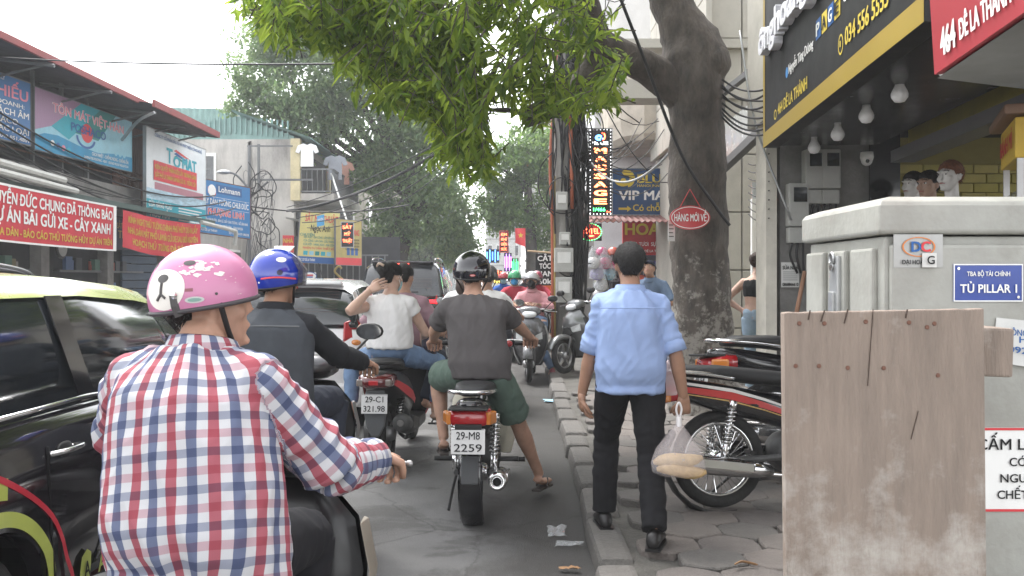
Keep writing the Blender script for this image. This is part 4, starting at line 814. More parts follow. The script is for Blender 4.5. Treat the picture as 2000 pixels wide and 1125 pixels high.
cable('cable from the shop sign down to the ironwork canopy', sag(at(800,400,25), at(470,400,24.5), .2, 10), .02)
for k in range(4): cable('one of the cables drooping across the left shop signs', sag(at(-40,195+18*k,13.5), at(400+20*k,370+12*k,23), .35+.1*k, 10), .016)
for k in range(8): cable('one of the tangled cables over the parapet below the left signs', sag(at(-30,270+9*k,13.4+.1*k), at(215+14*k,370+6*k,18.6), .3*random.random(), 8), .009)
cable('black cable passing in front of the trunk beside the oval sign', smoothpath([at(1205,-20,8.6), at(1260,120,8.8), at(1330,300,8.95), at(1395,400,9.0), at(1425,440,9.05)], 6), .016)
for k in range(9): cable('one of the tangled cables between the trunk and the black sign', sag(at(1405,150+9*k,9.3), at(1492,175+11*k,8.2), .08*random.random()+.03, 8), .010)
for k in range(12): cable('one of the loose cables around the massage sign', sag(at(1120+random.uniform(0,30),230+random.uniform(0,90),14), at(1230+random.uniform(0,80),200+random.uniform(0,170),15.5), random.uniform(.1,.5), 8), .008)
cable('pale cable looping right from the pole to the trunk', sag(at(1155,318,14), at(1308,298,9.5), .3, 10), .014, galv)
for k in range(8): cable('one of the thin cables crossing the bright gap by the pier', sag(at(1462,320+14*k,10.5), at(1502,300+18*k,8.5), .05, 6), .006)
cable('thin slanting stay wire in front of the pier', [at(1445,60,8.6), at(1475,240,8.5), at(1545,430,8.4)], .010, galv)
# oval sign on the trunk
ov = thing('oval_sign', 'oval red sign with white rim and capitals hanging on the trunk', 'sign', at(1348,425,TD-.40))
rr = [(.200*math.cos(a), .118*math.sin(a)) for a in np.linspace(0, 2*math.pi, 40, endpoint=False)]
MB().prism(rr, .02, (0,0,0)).build('panel', mat('enamel_red', (.50,.03,.035), .3, coat=.3), ov, rot=(0,0,R(4)))
o_ = [( .188*math.cos(a), -.004, .107*math.sin(a)) for a in np.linspace(0,2*math.pi,41)]; i_ = [(.180*math.cos(a), -.004, .100*math.sin(a)) for a in np.linspace(0,2*math.pi,41)]
mesh_obj('rim_line', o_+i_, [(k,k+1,k+42,k+41) for k in range(40)], whi, ov, rot=(0,0,R(4)))
letters('HÀNG MỚI VỀ', V((0,-.002,-.035)), (1,.07,0), (0,0,1), .07, .32, whi, ov, 'c', .025)
wire('cord', [(-.1,0,.1),(0,.02,.28),(.1,0,.1)], .005, redp, ov, 5, 0)
A = Panel('paper_notice', 'small white handwritten paper pinned to the trunk below the oval sign', 'notice', at(1305,471,TD-.33), (1,.35,0), .075, .21, MATS['paper'], th=.004)
for k in range(4): A.rect(.1,.2+.18*k,.8-.1*(k % 2),.24+.18*k, blk, 'written_line')
# ---------------------------------------------------------------- vehicle materials
tyre = mat('tyre_rubber', (.018,.018,.018), .85, var=.25, scale=20, bump=.3, bscale=120, dirt=.35, dirtcol=(.07,.065,.06))
blkpl = mat('black_moulding', (.009,.009,.0095), .45, var=.2, scale=10, dirt=.08, dirtcol=(.07,.065,.06)); gloss_k = mat('gloss_black_paint', (.010,.010,.012), .14, var=.15, coat=.8)
chrome = mat('chrome', (.72,.72,.72), .14, metal=1, var=.08); alu = mat('cast_alloy', (.36,.36,.36), .42, metal=.8, var=.15, scale=12, dirt=.25); engm = mat('engine_grey', (.10,.10,.10), .6, metal=.5, var=.3, scale=12)
seatm = mat('seat_vinyl', (.014,.014,.015), .52, var=.2, bump=.15, bscale=150); redl = mat('tail_lens_red', (.42,.015,.02), .12, coat=.7); ambl = mat('amber_lens', (.60,.20,.03), .15, coat=.6); clr = mat('clear_lens', (.62,.64,.65), .08, coat=.6)
plate_w = mat('plate_white', (.66,.66,.65), .4, var=.05); mirror_g = mat('mirror_glass', (.75,.77,.78), .03, metal=1, var=.02); champ = mat('champagne_trim', (.30,.265,.22), .35, metal=.5, var=.1)
def sect(y, zc, hw, hh, e=2.6, n=16, x=0, zt=None):
    r = []
    for j in range(n):
        a = 2*math.pi*j/n; c, s = math.cos(a), math.sin(a)
        r.append(V((x + hw*math.copysign(abs(c)**(2/e), c), y, zc + hh*math.copysign(abs(s)**(2/e), s))))
    return r
def shell(secs, e=2.6, n=16): return MB().loft([sect(*q[:4], e=e, n=n, x=(q[4] if len(q) > 4 else 0)) for q in secs])
def wheel(root, y, z, Rr, tr_, spokes, rimm, steer=0.0, n_sp=18, disc=False):
    w = MB().torus((0,0,0), Rr-tr_, tr_, 'X', 36, 10, 1.0).build('wheel', tyre, root, smooth=True, loc=(0,y,z), rot=(0,0,steer))
    MB().torus((0,0,0), Rr-2*tr_-.002, .014, 'X', 36, 8, 1.6).build('rim', rimm, w, smooth=True)
    MB().lathe([(.022,-.085),(.05,-.07),(.058,-.03),(.058,.03),(.05,.07),(.022,.085)], axis='X', n=18).build('hub', alu if not spokes else rimm, w, smooth=True)
    L = Rr-2*tr_-.01
    if spokes:
        sp = MB().tube([(.03,.02,.05),(0,-.02,L)], .0028, 5, cap=False).build('spoke', chrome, w)
        for k in range(1, n_sp*2):
            c = sp.copy(); C.objects.link(c); c.parent = w; c.rotation_euler = (2*math.pi*k/(n_sp*2), 0, 0)
            if k % 2: c.scale = (-1,1,1)
    else:
        for k in range(5):
            a = 2*math.pi*k/5; MB().box((0,0,L/2+.02),(.03,.045,L)).build('spoke', rimm, w, rot=(a,0,0), bevel=.008)
    if disc: MB().lathe([(.05,.05),(.11,.05),(.11,.055),(.05,.055)], axis='X', n=24).build('brake_disc', chrome, w)
    return w
def plate(root, c, lines, w=.19, h=.14, rx=0.0):
    o = MB().box((0,0,0),(w,.006,h), ch=.008).build('number_plate', plate_w, root, loc=c, rot=(rx,0,0))
    for k, t in enumerate(lines): letters(t, V((0,-.004,(.012 if k == 0 else -.055) if len(lines) > 1 else -.03)), (1,0,0), (0,0,1), .042 if len(lines) > 1 else .06, w*(.70 if k == 0 else .82), blk, o, 'c', .006, .002)
    MB().box((0,-.0035,h*.47),(w*.96,.001,.003)).build('border', blk, o); return o
def mirror(root, sx, base, head, m=None, r=.075):
    o = MB().tube(smoothpath([base, (V(base)+V(head))/2 + V((sx*.03,0,.03)), head]), .007, 6).build('mirror', blkpl, root, smooth=True)
    hd = V(head); MB().ball(hd+V((0,.015,.03)), (r, .028, r*.62), 16, 8).build('mirror_shell', blkpl, o, smooth=True)
    mesh_obj('mirror_glass', [hd+V((r*.9*math.cos(a), -.0145, .03+r*.55*math.sin(a))) for a in np.linspace(0,2*math.pi,20,endpoint=False)], [tuple(range(20))], mirror_g, o)
def spring(root, a, b, m1, r=.028):
    a, b = V(a), V(b); ax = (b-a); L = ax.length; ax.normalize(); u = ax.orthogonal().normalized(); w = ax.cross(u)
    o = MB().tube([a, b], .014, 8).build('shock_absorber', chrome, root, smooth=True)
    MB().tube([a+ax*L*(.12+.6*k/60)+u*r*math.cos(k*.84)+w*r*math.sin(k*.84) for k in range(61)], .006, 5).build('coil_spring', m1, o, smooth=True); MB().tube([a-ax*.01, a+ax*L*.12],.026,8).build('spring_seat', chrome, o, smooth=True); MB().tube([b-ax*L*.3,b],.024,8).build('damper_body', chrome, o, smooth=True)
def handlebar(root, y, z, w=.34, rise=.04, covers=None, steer=0.0):
    hb_ = MB().tube(smoothpath([(-w,y-.07,z),(-w*.5,y-.01,z+rise*.4),(0,y+.02,z-.01),(w*.5,y-.01,z+rise*.4),(w,y-.07,z)]), .011, 8).build('handlebar', chrome, root, smooth=True)
    for s in (-1,1):
        MB().tube([(s*(w-.13),y-.045,z+.005),(s*(w+.01),y-.073,z)], .0175, 10).build('grip', blkpl, hb_, smooth=True)
        MB().tube(smoothpath([(s*(w-.14),y-.01,z+.0),(s*(w-.05),y+.02,z-.015),(s*(w+.03),y-.01,z-.02)]), .006, 6).ball((s*(w+.035),y-.01,z-.02), .010, 8, 6).build('brake_lever', alu, hb_, smooth=True)
        MB().box((s*(w-.16),y-.03,z+.0),(.05,.045,.05), ch=.012).build('switch_block', blkpl, hb_)
    return hb_
def underbone(label, loc, rz, body, seat_m=seatm, pl=('29-M8','2259'), shield=None, stripes=None, group=None, steer=0.0, mirrors=True, z0=0.0, lean=0.0, low_tail=True, signals=False):
    t = thing('motorbike', label, 'motorbike', (loc[0], loc[1], z0), rz, group, ry=lean)
    wheel(t, 0, .285, .285, .036, True, chrome); wheel(t, 1.22, .28, .28, .034, True, chrome, steer)
    # tail and side covers: lofted along the bike, raked up to the tail
    shell([(-.40,.735,.035,.02),(-.34,.725,.075,.045),(-.2,.69,.10,.07),(0,.645,.115,.085),(.2,.60,.12,.09),(.4,.55,.10,.10),(.52,.50,.07,.08)]).build('side_cover', body, t, smooth=True)
    shell([(-.30,.795,.055,.02),(-.22,.805,.10,.034),(0,.795,.118,.042),(.22,.765,.125,.048),(.42,.745,.115,.045),(.56,.74,.075,.035),(.62,.735,.03,.015)], 3).build('seat', seat_m, t, smooth=True)
    gr_ = MB().tube(smoothpath([(-.125,.06,.76),(-.13,-.12,.79),(-.12,-.30,.805),(-.06,-.385,.81),(.06,-.385,.81),(.12,-.30,.805),(.13,-.12,.79),(.125,.06,.76)]), .0125, 8).build('grab_rail', chrome, t, smooth=True)
    tl = shell([(-.435,.665,.085,.028),(-.42,.668,.108,.045),(-.36,.675,.125,.055),(-.27,.68,.125,.05)], 4).build('tail_light', redl, t, smooth=True)
    for s in (-1,1): MB().box((s*.115,-.375,.668),(.05,.10,.072), ch=.012, rz=-s*.35).build('turn_signal', ambl, tl)
    MB().box((0,-.405,.725),(.22,.14,.014), ch=.005).build('tail_cowl', blkpl, t)
    plate(t, (0,-.452,.545), pl, rx=R(-8))
    MB().box((0,-.44,.555),(.15,.012,.17)).build('plate_bracket', blkpl, t)
    fen = MB()
    rg = []
    for k in range(9):
        a = R(58 + k*17); rr_ = .325
        rg.append([V((x, -rr_*math.sin(a)*1.02, .285+(rr_+dz)*math.cos(a))) for x, dz in ((-.07,-.03),(-.055,.0),(0,.014),(.055,0),(.07,-.03),(.05,-.012),(0,.0),(-.05,-.012))])
    fen.loft(rg); fen.build('rear_fender', body if low_tail else blkpl, t, smooth=True)
    MB().box((0,-.335,.36),(.10,.018,.16), ch=.02, rx=R(-20)).build('mud_flap', mat('flap_grey', (.06,.065,.07), .6, dirt=.3), t)
    for s in (-1,1):
        spring(t, (s*.125,.05,.62), (s*.115,-.01,.30), chrome)
        MB().tube([(s*.10,.45,.30),(s*.105,.2,.29),(s*.105,-.04,.285)], .02, 8).build('swingarm', engm, t)
        MB().tube([(s*.13,.12,.34),(s*.26,.10,.345)], .015, 8).build('foot_peg', blkpl, t); MB().tube([(s*.10,.48,.27),(s*.29,.47,.27)], .016, 8).build('foot_peg', blkpl, t)
    MB().tube(smoothpath([(-.11,.42,.28),(-.14,.2,.2),(-.16,.0,.05)]), .009, 6).build('side_stand', blkpl, t)
    MB().box((-.10,.25,.30),(.03,.52,.09), ch=.02).build('chain_case', gloss_k, t)
    en = MB().lathe([(.05,-.13),(.12,-.11),(.13,0),(.12,.11),(.05,.13)], (0,.46,.31), 'X', 18).build('engine', engm, t, smooth=True)
    MB().box((0,.66,.34),(.15,.2,.15), ch=.02).build('cylinder', alu, en)
    for k in range(6): MB().box((0,.585+k*.032,.34),(.19,.010,.18)).build('cooling_fin', alu, en)
    ex = MB().tube(smoothpath([(.05,.72,.26),(.10,.62,.18),(.13,.40,.19),(.15,.15,.22)]), .018, 8).build('exhaust', chrome, t, smooth=True)
    MB().lathe([(.022,.22),(.046,.12),(.055,.0),(.055,-.36),(.048,-.40),(.03,-.402),(.028,-.37)], (0,0,0), 'Y', 18).build('muffler', chrome, ex, smooth=True, loc=(.155,.05,.25), rot=(R(-7),0,0)); MB().box((.20,-.03,.27),(.02,.34,.055), ch=.01, rx=R(-7)).build('heat_shield', chrome, ex)
    MB().lathe([(.0,-.0),(.026,0)], (.155,-.345,.298), 'Y', 14).build('muffler_mouth', blk, ex)
    shm = shield or body
    MB().tube([(0,.52,.56),(0,.72,.50),(0,.92,.72),(0,.96,.86)], [.05,.05,.05,.04], 10).build('frame_tube', body, t, smooth=True)
    for s in (-1,1):
        MB().loft([[V((s*x,y,z)) for x, y, z in ((.05,.90,.80),(.12,.96,.80),(.15,.93,.79),(.10,.88,.78))], [V((s*x,y,z)) for x, y, z in ((.06,.86,.62),(.20,.92,.62),(.23,.84,.61),(.16,.82,.61))],
            [V((s*x,y,z)) for x, y, z in ((.08,.80,.42),(.20,.84,.42),(.23,.74,.42),(.16,.74,.42))], [V((s*x,y,z)) for x, y, z in ((.09,.74,.27),(.17,.76,.27),(.19,.68,.27),(.13,.68,.27))]]).build('leg_shield', shm, t, smooth=True, bevel=.01)
        MB().tube([(s*.075,1.22,.28),(s*.07,1.10,.58),(s*.06,.99,.86)], .02, 8).build('fork_leg', chrome, t, smooth=True)
    rg = []
    for k in range(8):
        a = R(-62 + k*20); rg.append([V((x, 1.22+(.31)*math.sin(a), .28+(.31+dz)*math.cos(a))) for x, dz in ((-.06,-.04),(-.045,0),(0,.012),(.045,0),(.06,-.04),(0,-.004))])
    MB().loft(rg).build('front_fender', body, t, smooth=True)
    shell([(.86,.97,.06,.03),(.92,.99,.12,.055),(1.0,.985,.12,.07),(1.06,.97,.09,.055)]).build('headlight_cowl', body, t, smooth=True); shell([(1.05,.965,.075,.05),(1.10,.955,.06,.04),(1.115,.955,.03,.02)]).build('headlight', clr, t, smooth=True)
    hb_ = handlebar(t, .93, 1.0)
    if mirrors:
        for s in (-1,1): mirror(t, s, (s*.2,.93,1.02), (s*.30,.97,1.18))
    if signals:
        for s in (-1,1): MB().ball((s*.16,.84,1.0),(.035,.03,.025)).build('turn_signal', redl, t, smooth=True)
    if stripes:
        for s in (-1,1):
            for k, (m_, z_, th_) in enumerate(stripes):
                mb = MB(); pts = [(-.30,.715),(-.15,.69),(.05,.655),(.25,.60),(.42,.545)]
                hwid = lambda yy: float(np.interp(yy, [-.4,-.34,-.2,0,.2,.4,.52], [.035,.075,.10,.115,.12,.10,.07]))
                mb.loft([[V((s*(hwid(y)+.003), y, z-.02+z_)), V((s*(hwid(y)+.004), y, z-.02+z_+th_*(1-abs(i-2)*.18)))] for i, (y, z) in enumerate(pts)], cap=False, closed=False)
                mb.build('decal_stripe', m_, t, smooth=True)
    return t
def scooter(label, loc, rz, body, trim=None, pl=('29-C1','321.98'), z0=0.0, lean=0.0, steer=0.0, group=None, name='scooter', inner=None, mir=True, key=False, visor=None):
    t = thing(name, label, 'scooter', (loc[0], loc[1], z0), rz, group, ry=lean); trim = trim or blkpl; inner = inner or blkpl
    wheel(t, 0, .26, .26, .045, False, engm); wheel(t, 1.27, .26, .26, .042, False, alu, steer, disc=True)
    shell([(-.42,.74,.03,.018),(-.36,.735,.08,.045),(-.22,.70,.125,.085),(0,.63,.155,.13),(.2,.56,.165,.16),(.4,.50,.15,.17),(.5,.42,.12,.12),(.56,.34,.09,.06)], 2.8, 18).build('body_cover', body, t, smooth=True)
    for s in (-1,1): MB().loft([[V((s*x,y,z)), V((s*(x+.008),y,z+h_))] for x, y, z, h_ in ((.09,-.36,.70,.02),(.135,-.2,.64,.05),(.166,0,.56,.07),(.176,.2,.50,.07),(.16,.42,.44,.04))], cap=False, closed=False).build('side_trim', trim, t, smooth=True)
    shell([(-.30,.80,.06,.02),(-.2,.815,.12,.04),(.0,.80,.14,.05),(.2,.775,.145,.055),(.42,.76,.13,.055),(.58,.75,.08,.045),(.64,.73,.03,.02)], 3).build('seat', seatm, t, smooth=True)
    MB().tube(smoothpath([(-.14,.0,.79),(-.15,-.18,.82),(-.12,-.36,.835),(0,-.42,.84),(.12,-.36,.835),(.15,-.18,.82),(.14,0,.79)]), .014, 8).build('grab_rail', blkpl, t, smooth=True)
    tl = shell([(-.46,.70,.05,.018),(-.44,.70,.10,.04),(-.37,.705,.135,.055),(-.26,.71,.14,.05)], 3.2).build('tail_light', mat('smoked_red_lens', (.10,.012,.014), .12, coat=.7), t, smooth=True)
    MB().box((0,-.462,.70),(.07,.012,.035), ch=.01).build('brake_lamp', redl, tl)
    for s in (-1,1): MB().box((s*.10,-.435,.70),(.06,.03,.05), ch=.012, rz=-s*.3).build('turn_signal', mat('smoked_lens',(.20,.17,.15),.15,coat=.6), tl)
    MB().prism([(-.07,.64),(.07,.64),(.085,.50),(.07,.38),(.03,.30),(-.03,.30),(-.07,.38),(-.085,.50)], .03, (0,-.40,0)).build('rear_fender', mat('fender_grey', (.09,.095,.10), .5, dirt=.3), t, bevel=.012)
    plate(t, (0,-.425,.545), pl, rx=R(-6))
    # drive unit left, muffler right
    MB().lathe([(.05,-.03),(.105,-.02),(.11,.02),(.06,.04)], (-.14,.05,.27), 'X', 18).box((-.14,.28,.28),(.09,.5,.15), ch=.04).build('transmission', engm, t, smooth=True, auto=30)
    ex = MB().tube(smoothpath([(.03,.42,.2),(.10,.35,.17),(.14,.2,.24),(.15,.1,.30)]), .016, 8).build('exhaust', blkpl, t, smooth=True)
    MB().lathe([(.03,.22),(.062,.16),(.072,.02),(.072,-.20),(.06,-.235),(.028,-.24)], (0,0,0), 'Y', 18).build('muffler', engm, ex, smooth=True, loc=(.165,-.02,.335), rot=(R(-12),0,0)); MB().lathe([(.026,0),(.026,-.03),(.018,-.03)], (.165,-.255,.385), 'Y', 12).build('muffler_mouth', chrome, ex); MB().box((.225,-.0,.35),(.03,.26,.10), ch=.015, rx=R(-12)).build('heat_shield', blkpl, ex)
    for s in (-1,1): spring(t, (s*.12,.02,.60), (s*.115,-.06,.30), blkpl)
    # floorboard, leg shield
    MB().box((0,.72,.26),(.36,.42,.10), ch=.03).build('floorboard', blkpl, t)
    MB().loft([[V((x,y,z)) for x, y, z in ((-w,y0,z0_),(-w*.55,y0+.07,z0_),(0,y0+.09,z0_),(w*.55,y0+.07,z0_),(w,y0,z0_),(w*.5,y0+.0,z0_),(0,y0+.01,z0_),(-w*.5,y0+.0,z0_))] for w, y0, z0_ in ((.14,.92,.22),(.20,.92,.36),(.245,.93,.52),(.255,.95,.66),(.22,.98,.80),(.13,.99,.90))]).build('leg_shield', inner, t, smooth=True)
    # front apron: pointed nose
    MB().loft([[V((x,y,z)) for x, y, z in ((-w,y0,z_),(-w*.6,y0+b*.65,z_),(0,y0+b,z_),(w*.6,y0+b*.65,z_),(w,y0,z_))] for w, y0, b, z_ in ((.12,.97,.04,.24),(.20,.98,.10,.38),(.245,.985,.16,.54),(.25,1.0,.20,.68),(.215,1.02,.17,.80),(.13,1.02,.07,.90))], cap=False, closed=False).build('front_apron', body, t, smooth=True)
    for s in (-1,1):
        MB().loft([[V((s*x,y,z)) for x, y, z in ((.10,1.145,.58),(.19,1.075,.60),(.185,1.085,.70),(.10,1.175,.66))], [V((s*x,y,z)) for x, y, z in ((.09,1.16,.585),(.19,1.09,.605),(.185,1.10,.695),(.09,1.19,.655))]]).build('turn_signal', clr, t, bevel=.004)
        MB().loft([[V((s*(w+.004),y0,z_)), V((s*(w+.012),y0-.03,z_)), V((s*(w+.012),y0+.04,z_)), V((s*(w-.01),y0+.06,z_))] for w, y0, z_ in ((.14,.95,.24),(.205,.955,.36),(.25,.96,.52),(.26,.975,.66),(.225,1.0,.79))]).build('shield_trim', trim, t, smooth=True, bevel=.004)
        MB().tube([(s*.075,1.27,.26),(s*.07,1.17,.52)], .022, 8).build('fork_leg', engm, t, smooth=True)
    MB().prism([(-.05,.66),(.05,.66),(.11,.56),(.0,.46),(-.11,.56)], .02, (0,1.17,0)).build('nose_panel', blkpl, t, bevel=.008)
    rg = []
    for k in range(8):
        a = R(-70 + k*20); rg.append([V((x, 1.27+.295*math.sin(a), .26+(.295+dz)*math.cos(a))) for x, dz in ((-.075,-.06),(-.06,0),(0,.014),(.06,0),(.075,-.06),(0,-.004))])
    MB().loft(rg).build('front_fender', body, t, smooth=True)
    shell([(.86,.98,.07,.035),(.92,1.0,.16,.05),(1.0,.99,.165,.075),(1.07,.965,.12,.06)]).build('handlebar_cowl', body, t, smooth=True); shell([(1.05,.955,.115,.05),(1.10,.94,.095,.042),(1.125,.935,.04,.02)]).build('headlight', clr, t, smooth=True)
    handlebar(t, .95, 1.0, .35)
    if visor: MB().loft([[V((x,1.0-abs(x)*.2,.99)), V((x,.95-abs(x)*.2,1.1-abs(x)*.25))] for x in np.linspace(-.15,.15,7)], cap=False, closed=False).build('visor', visor, t, smooth=True)
    if mir:
        for s in (-1,1): mirror(t, s, (s*.21,.93,1.01), (s*.33,.97,1.14))
    if key:
        kb = MB().box((.10,.905,.76),(.10,.03,.09), ch=.015, rx=R(8)).build('ignition_panel', gloss_k, t); MB().lathe([(.0,-.02),(.022,-.02),(.024,.0)], (.10,.885,.77), 'Y', 14).build('key_barrel', alu, kb)
        MB().box((.10,.87,.72),(.006,.008,.06)).tube([(.10,.868,.69),(.098,.866,.60)], .008, 6).build('key', chrome, kb); MB().torus((.10,.866,.60), .012, .003, 'Y', 14, 6).build('key_ring', chrome, kb)
    return t
# ---------------------------------------------------------------- the bikes
bikeA = underbone('old black commuter motorbike with chrome grab rail ridden by the grey shirt rider', (-.225,5.58), R(-2.5), gloss_k, pl=('29-M8','2259'), shield=mat('cream_shield', (.55,.52,.42), .45, dirt=.2), mirrors=False, signals=True)
wv = [(mat('decal_red', (.45,.03,.03), .3, coat=.5), .0, .045), (mat('decal_white', (.7,.68,.66), .3, coat=.5), .045, .02), (mat('decal_gold', (.55,.35,.12), .35), -.012, .008)]
bikeB = underbone('parked black motorbike with red and white decals and spoked wheel', (1.22,5.42), R(-80), gloss_k, pl=('29-K1','4471'), stripes=wv, z0=.105, lean=R(-4), mirrors=True, low_tail=False)
bikeC = underbone('second parked motorbike with red tail light close to the trunk', (1.78,6.25), R(-78), gloss_k, pl=('30-F4','7052'), z0=.105, lean=R(-4), mirrors=True, low_tail=False); bikeC.scale = (1.15,1.15,1.15)
scA = scooter('dark scooter with champagne trimmed leg shield ridden by the checked shirt rider', (-.905,1.77), R(-14), blkpl, champ, pl=('29-H1','558.20'), key=True, inner=mat('satin_black', (.014,.014,.015), .32, var=.15), mir=False, steer=0); scA.scale = (1.08,.96,.96)
scB = scooter('dark grey scooter with oval mirror ridden by the denim vest rider', (-1.16,3.98), R(-4), mat('pearl_grey', (.10,.10,.105), .3, metal=.5, coat=.5), alu, pl=('30-E3','112.07'), key=True)
scC = scooter('black scooter with white plate carrying the woman in white', (-.975,7.1), R(-3), mat('dusty_black', (.02,.02,.021), .35, var=.2, coat=.3, dirt=.2), redp, pl=('29-C1','321.98'))
scD = scooter('black and silver scooter facing the camera ridden by the masked rider', (.32,14.15), R(176), mat('silver_black', (.09,.09,.095), .25, metal=.4, coat=.6), alu, pl=('29-L5','20.118'), steer=R(8))
scE = scooter('grey sport scooter parked on the pavement beside the pole', (1.75,13.9), R(128), mat('dark_silver', (.16,.165,.165), .3, metal=.6, coat=.6), blkpl, pl=('29-X7','66.203'), z0=.10, lean=R(5), steer=R(12))

# ---------------------------------------------------------------- cars
def cut(o, cutters):
    """boolean-cut closed shapes out of o, result applied"""
    for mb in cutters:
        c = mb.build('cutter', None); m = o.modifiers.new('c', 'BOOLEAN'); m.operation = 'DIFFERENCE'; m.object = c; m.solver = 'EXACT'
        c.parent = o.parent; bpy.context.view_layer.update()
        me = bpy.data.meshes.new_from_object(o.evaluated_get(bpy.context.evaluated_depsgraph_get())); o.modifiers.clear(); o.data = me; bpy.data.objects.remove(c)
    return o
def ring_car(y, zb, zt, ws, wb, wt, n=7):
    """body cross-section at station y: sill width ws, bulge wb, top width wt (half)"""
    R_ = [(ws*.96,zb),(ws,zb+.05),(wb,zb+(zt-zb)*.42),(wb*.995,zb+(zt-zb)*.62),(wb*.975,zt-.10),(wt,zt-.02),(wt*.90,zt)]
    return [V((x,y,z)) for x, z in R_] + [V((-x,y,z)) for x, z in R_[::-1]]
def car(name, label, loc, rz, paint, roofm, L=3.7, W=.80, belt=.95, top=1.48, wr=.29, glassm=None, suv=False, rail=False, group=None):
    t = thing(name, label, 'car', (loc[0], loc[1], 0), rz, group); g = glassm or glass_dk
    b0 = .20 if not suv else .30
    # origin at rear bumper, forward +Y
    st = [(0.0,b0+.14,belt-.16,W*.80,W*.86,W*.74),(.06,b0+.04,belt-.04,W*.88,W*.95,W*.84),(.30,b0,belt,W*.94,W,W*.89),(1.2,b0-.02,belt,W*.95,W,W*.90),(2.2,b0-.02,belt-.01,W*.95,W,W*.90),(L*.73,b0,belt-.06,W*.94,W*.99,W*.86),(L*.90,b0+.02,belt-.16,W*.90,W*.95,W*.76),(L*.98,b0+.08,belt-.30,W*.80,W*.86,W*.62),(L,b0+.16,belt-.40,W*.62,W*.70,W*.5)]
    body = MB().loft([ring_car(*s) for s in st]).build('body', paint, t, smooth=True)
    ya, yb = .62*wr/.29, L-.72
    body = cut(body, [MB().lathe([(wr+.065,-W-.2),(wr+.065,-W+.26)], (0,y_,wr), 'X', 32) for y_ in (ya, yb)] + [MB().lathe([(wr+.065,W-.26),(wr+.065,W+.2)], (0,y_,wr), 'X', 32) for y_ in (ya, yb)])
    body.data.set_sharp_from_angle(angle=R(38))
    rf = .10 if not suv else .04
    gs = [(.05 if not suv else .03,belt-.03,belt+.02,W*.84,W*.82),(.10,belt-.03,belt+.16,W*.86,W*.83),(.24,belt-.03,top-.12,W*.88,W*.74),(.40,belt-.03,top-.035,W*.89,W*.72),(.9,belt-.03,top,W*.90,W*.72),(1.6,belt-.03,top,W*.90,W*.72),(L*.60,belt-.04,top-.05,W*.89,W*.70),(L*.70,belt-.06,top-.25,W*.87,W*.74),(L*.79,belt-.07,belt+.0,W*.84,W*.80)]
    def gr(y, zb, zt, wb, wt, off=0.0, roof_only=False):
        r = min(.07, (zt-zb)*.4); P = [(wb+off,zb),(wt+off+(wb-wt)*.12,zb+(zt-zb)*.86),(wt-.06+off*.5,zt-.012+off),(wt*.5,zt+.012+off)]
        return [V((x,y,z)) for x, z in P] + [V((-x,y,z)) for x, z in P[::-1]]
    MB().loft([gr(*s) for s in gs]).build('glasshouse', g, t, smooth=True)
    # painted roof skin and pillars standing just proud of the glass
    def lerp_s(y): return [float(np.interp(y, [s[0] for s in gs], [s[k] for s in gs])) for k in range(1,5)]
    rr_ = []
    for y in (.30,.40,.65,.9,1.25,1.6,L*.55,L*.61):
        zb,zt,wb,wt = lerp_s(y); o_ = .012; x1 = wt+(wb-wt)*.12+o_; z1 = zb+(zt-zb)*.86
        P = [(x1,z1),(wt-.055,zt-.008+o_),(wt*.5,zt+.014+o_)]; rr_.append([V((x,y,z)) for x, z in P] + [V((-x,y,z)) for x, z in P[::-1]])
    MB().loft(rr_, cap=False, closed=False).build('roof', roofm, t, smooth=True)
    def pillar(y0, y1, wdt, m, s):
        zb,zt,wb,wt = lerp_s(y0); zb2,zt2,wb2,wt2 = lerp_s(y1); z1 = zb2+(zt2-zb2)*.87
        p0 = V((s*(wb+.006),y0,zb+.02)); p1 = V((s*(wt2+(wb2-wt2)*.12+.008),y1,z1)); pm = p0.lerp(p1,.5)
        MB().loft([[q+V((0,-wdt/2,0)), q+V((s*.006,-wdt/2,0)), q+V((s*.006,wdt/2,0)), q+V((0,wdt/2,0))] for q in (p0,pm,p1)]).build('pillar', m, t)
    for s in (-1,1):
        pillar(.24 if not suv else .16,.36,.20,paint,s); pillar(.62,.66,.05,blkpl,s); pillar(1.42,1.38,.13,gloss_k,s); pillar(L*.76,L*.625,.06,paint,s)
        # beltline chrome, door seams, handles, sill
        MB().tube([(s*(W*.905),.35,belt+.004),(s*(W*.912),1.4,belt+.006),(s*(W*.905),L*.73,belt-.045)], .010, 6).build('belt_moulding', chrome if not suv else blkpl, t, smooth=True)
        for y in (.98, 1.42, L*.70):
            MB().tube([(s*(W*.995),y+.05*(y<1),b0+.10),(s*(W+.001),y,b0+.35),(s*(W*.985),y,belt-.12)], .0045, 4).build('door_seam', blk, t)
        for y in (1.10, 1.95):
            h_ = MB().tube(smoothpath([(s*(W*.985),y-.11,belt-.15),(s*(W+.028),y-.05,belt-.145),(s*(W+.028),y+.05,belt-.145),(s*(W*.985),y+.10,belt-.15)]), .014, 8, squash=.7).build('door_handle', chrome, t, smooth=True)
            MB().ball((s*(W*.985),y,belt-.148),(.012,.06,.028)).build('handle_recess', blk, h_, smooth=True)
        MB().ball((s*(W+.10),L*.70,belt+.03),(.10,.055,.065)).build('wing_mirror', paint, t, smooth=True)
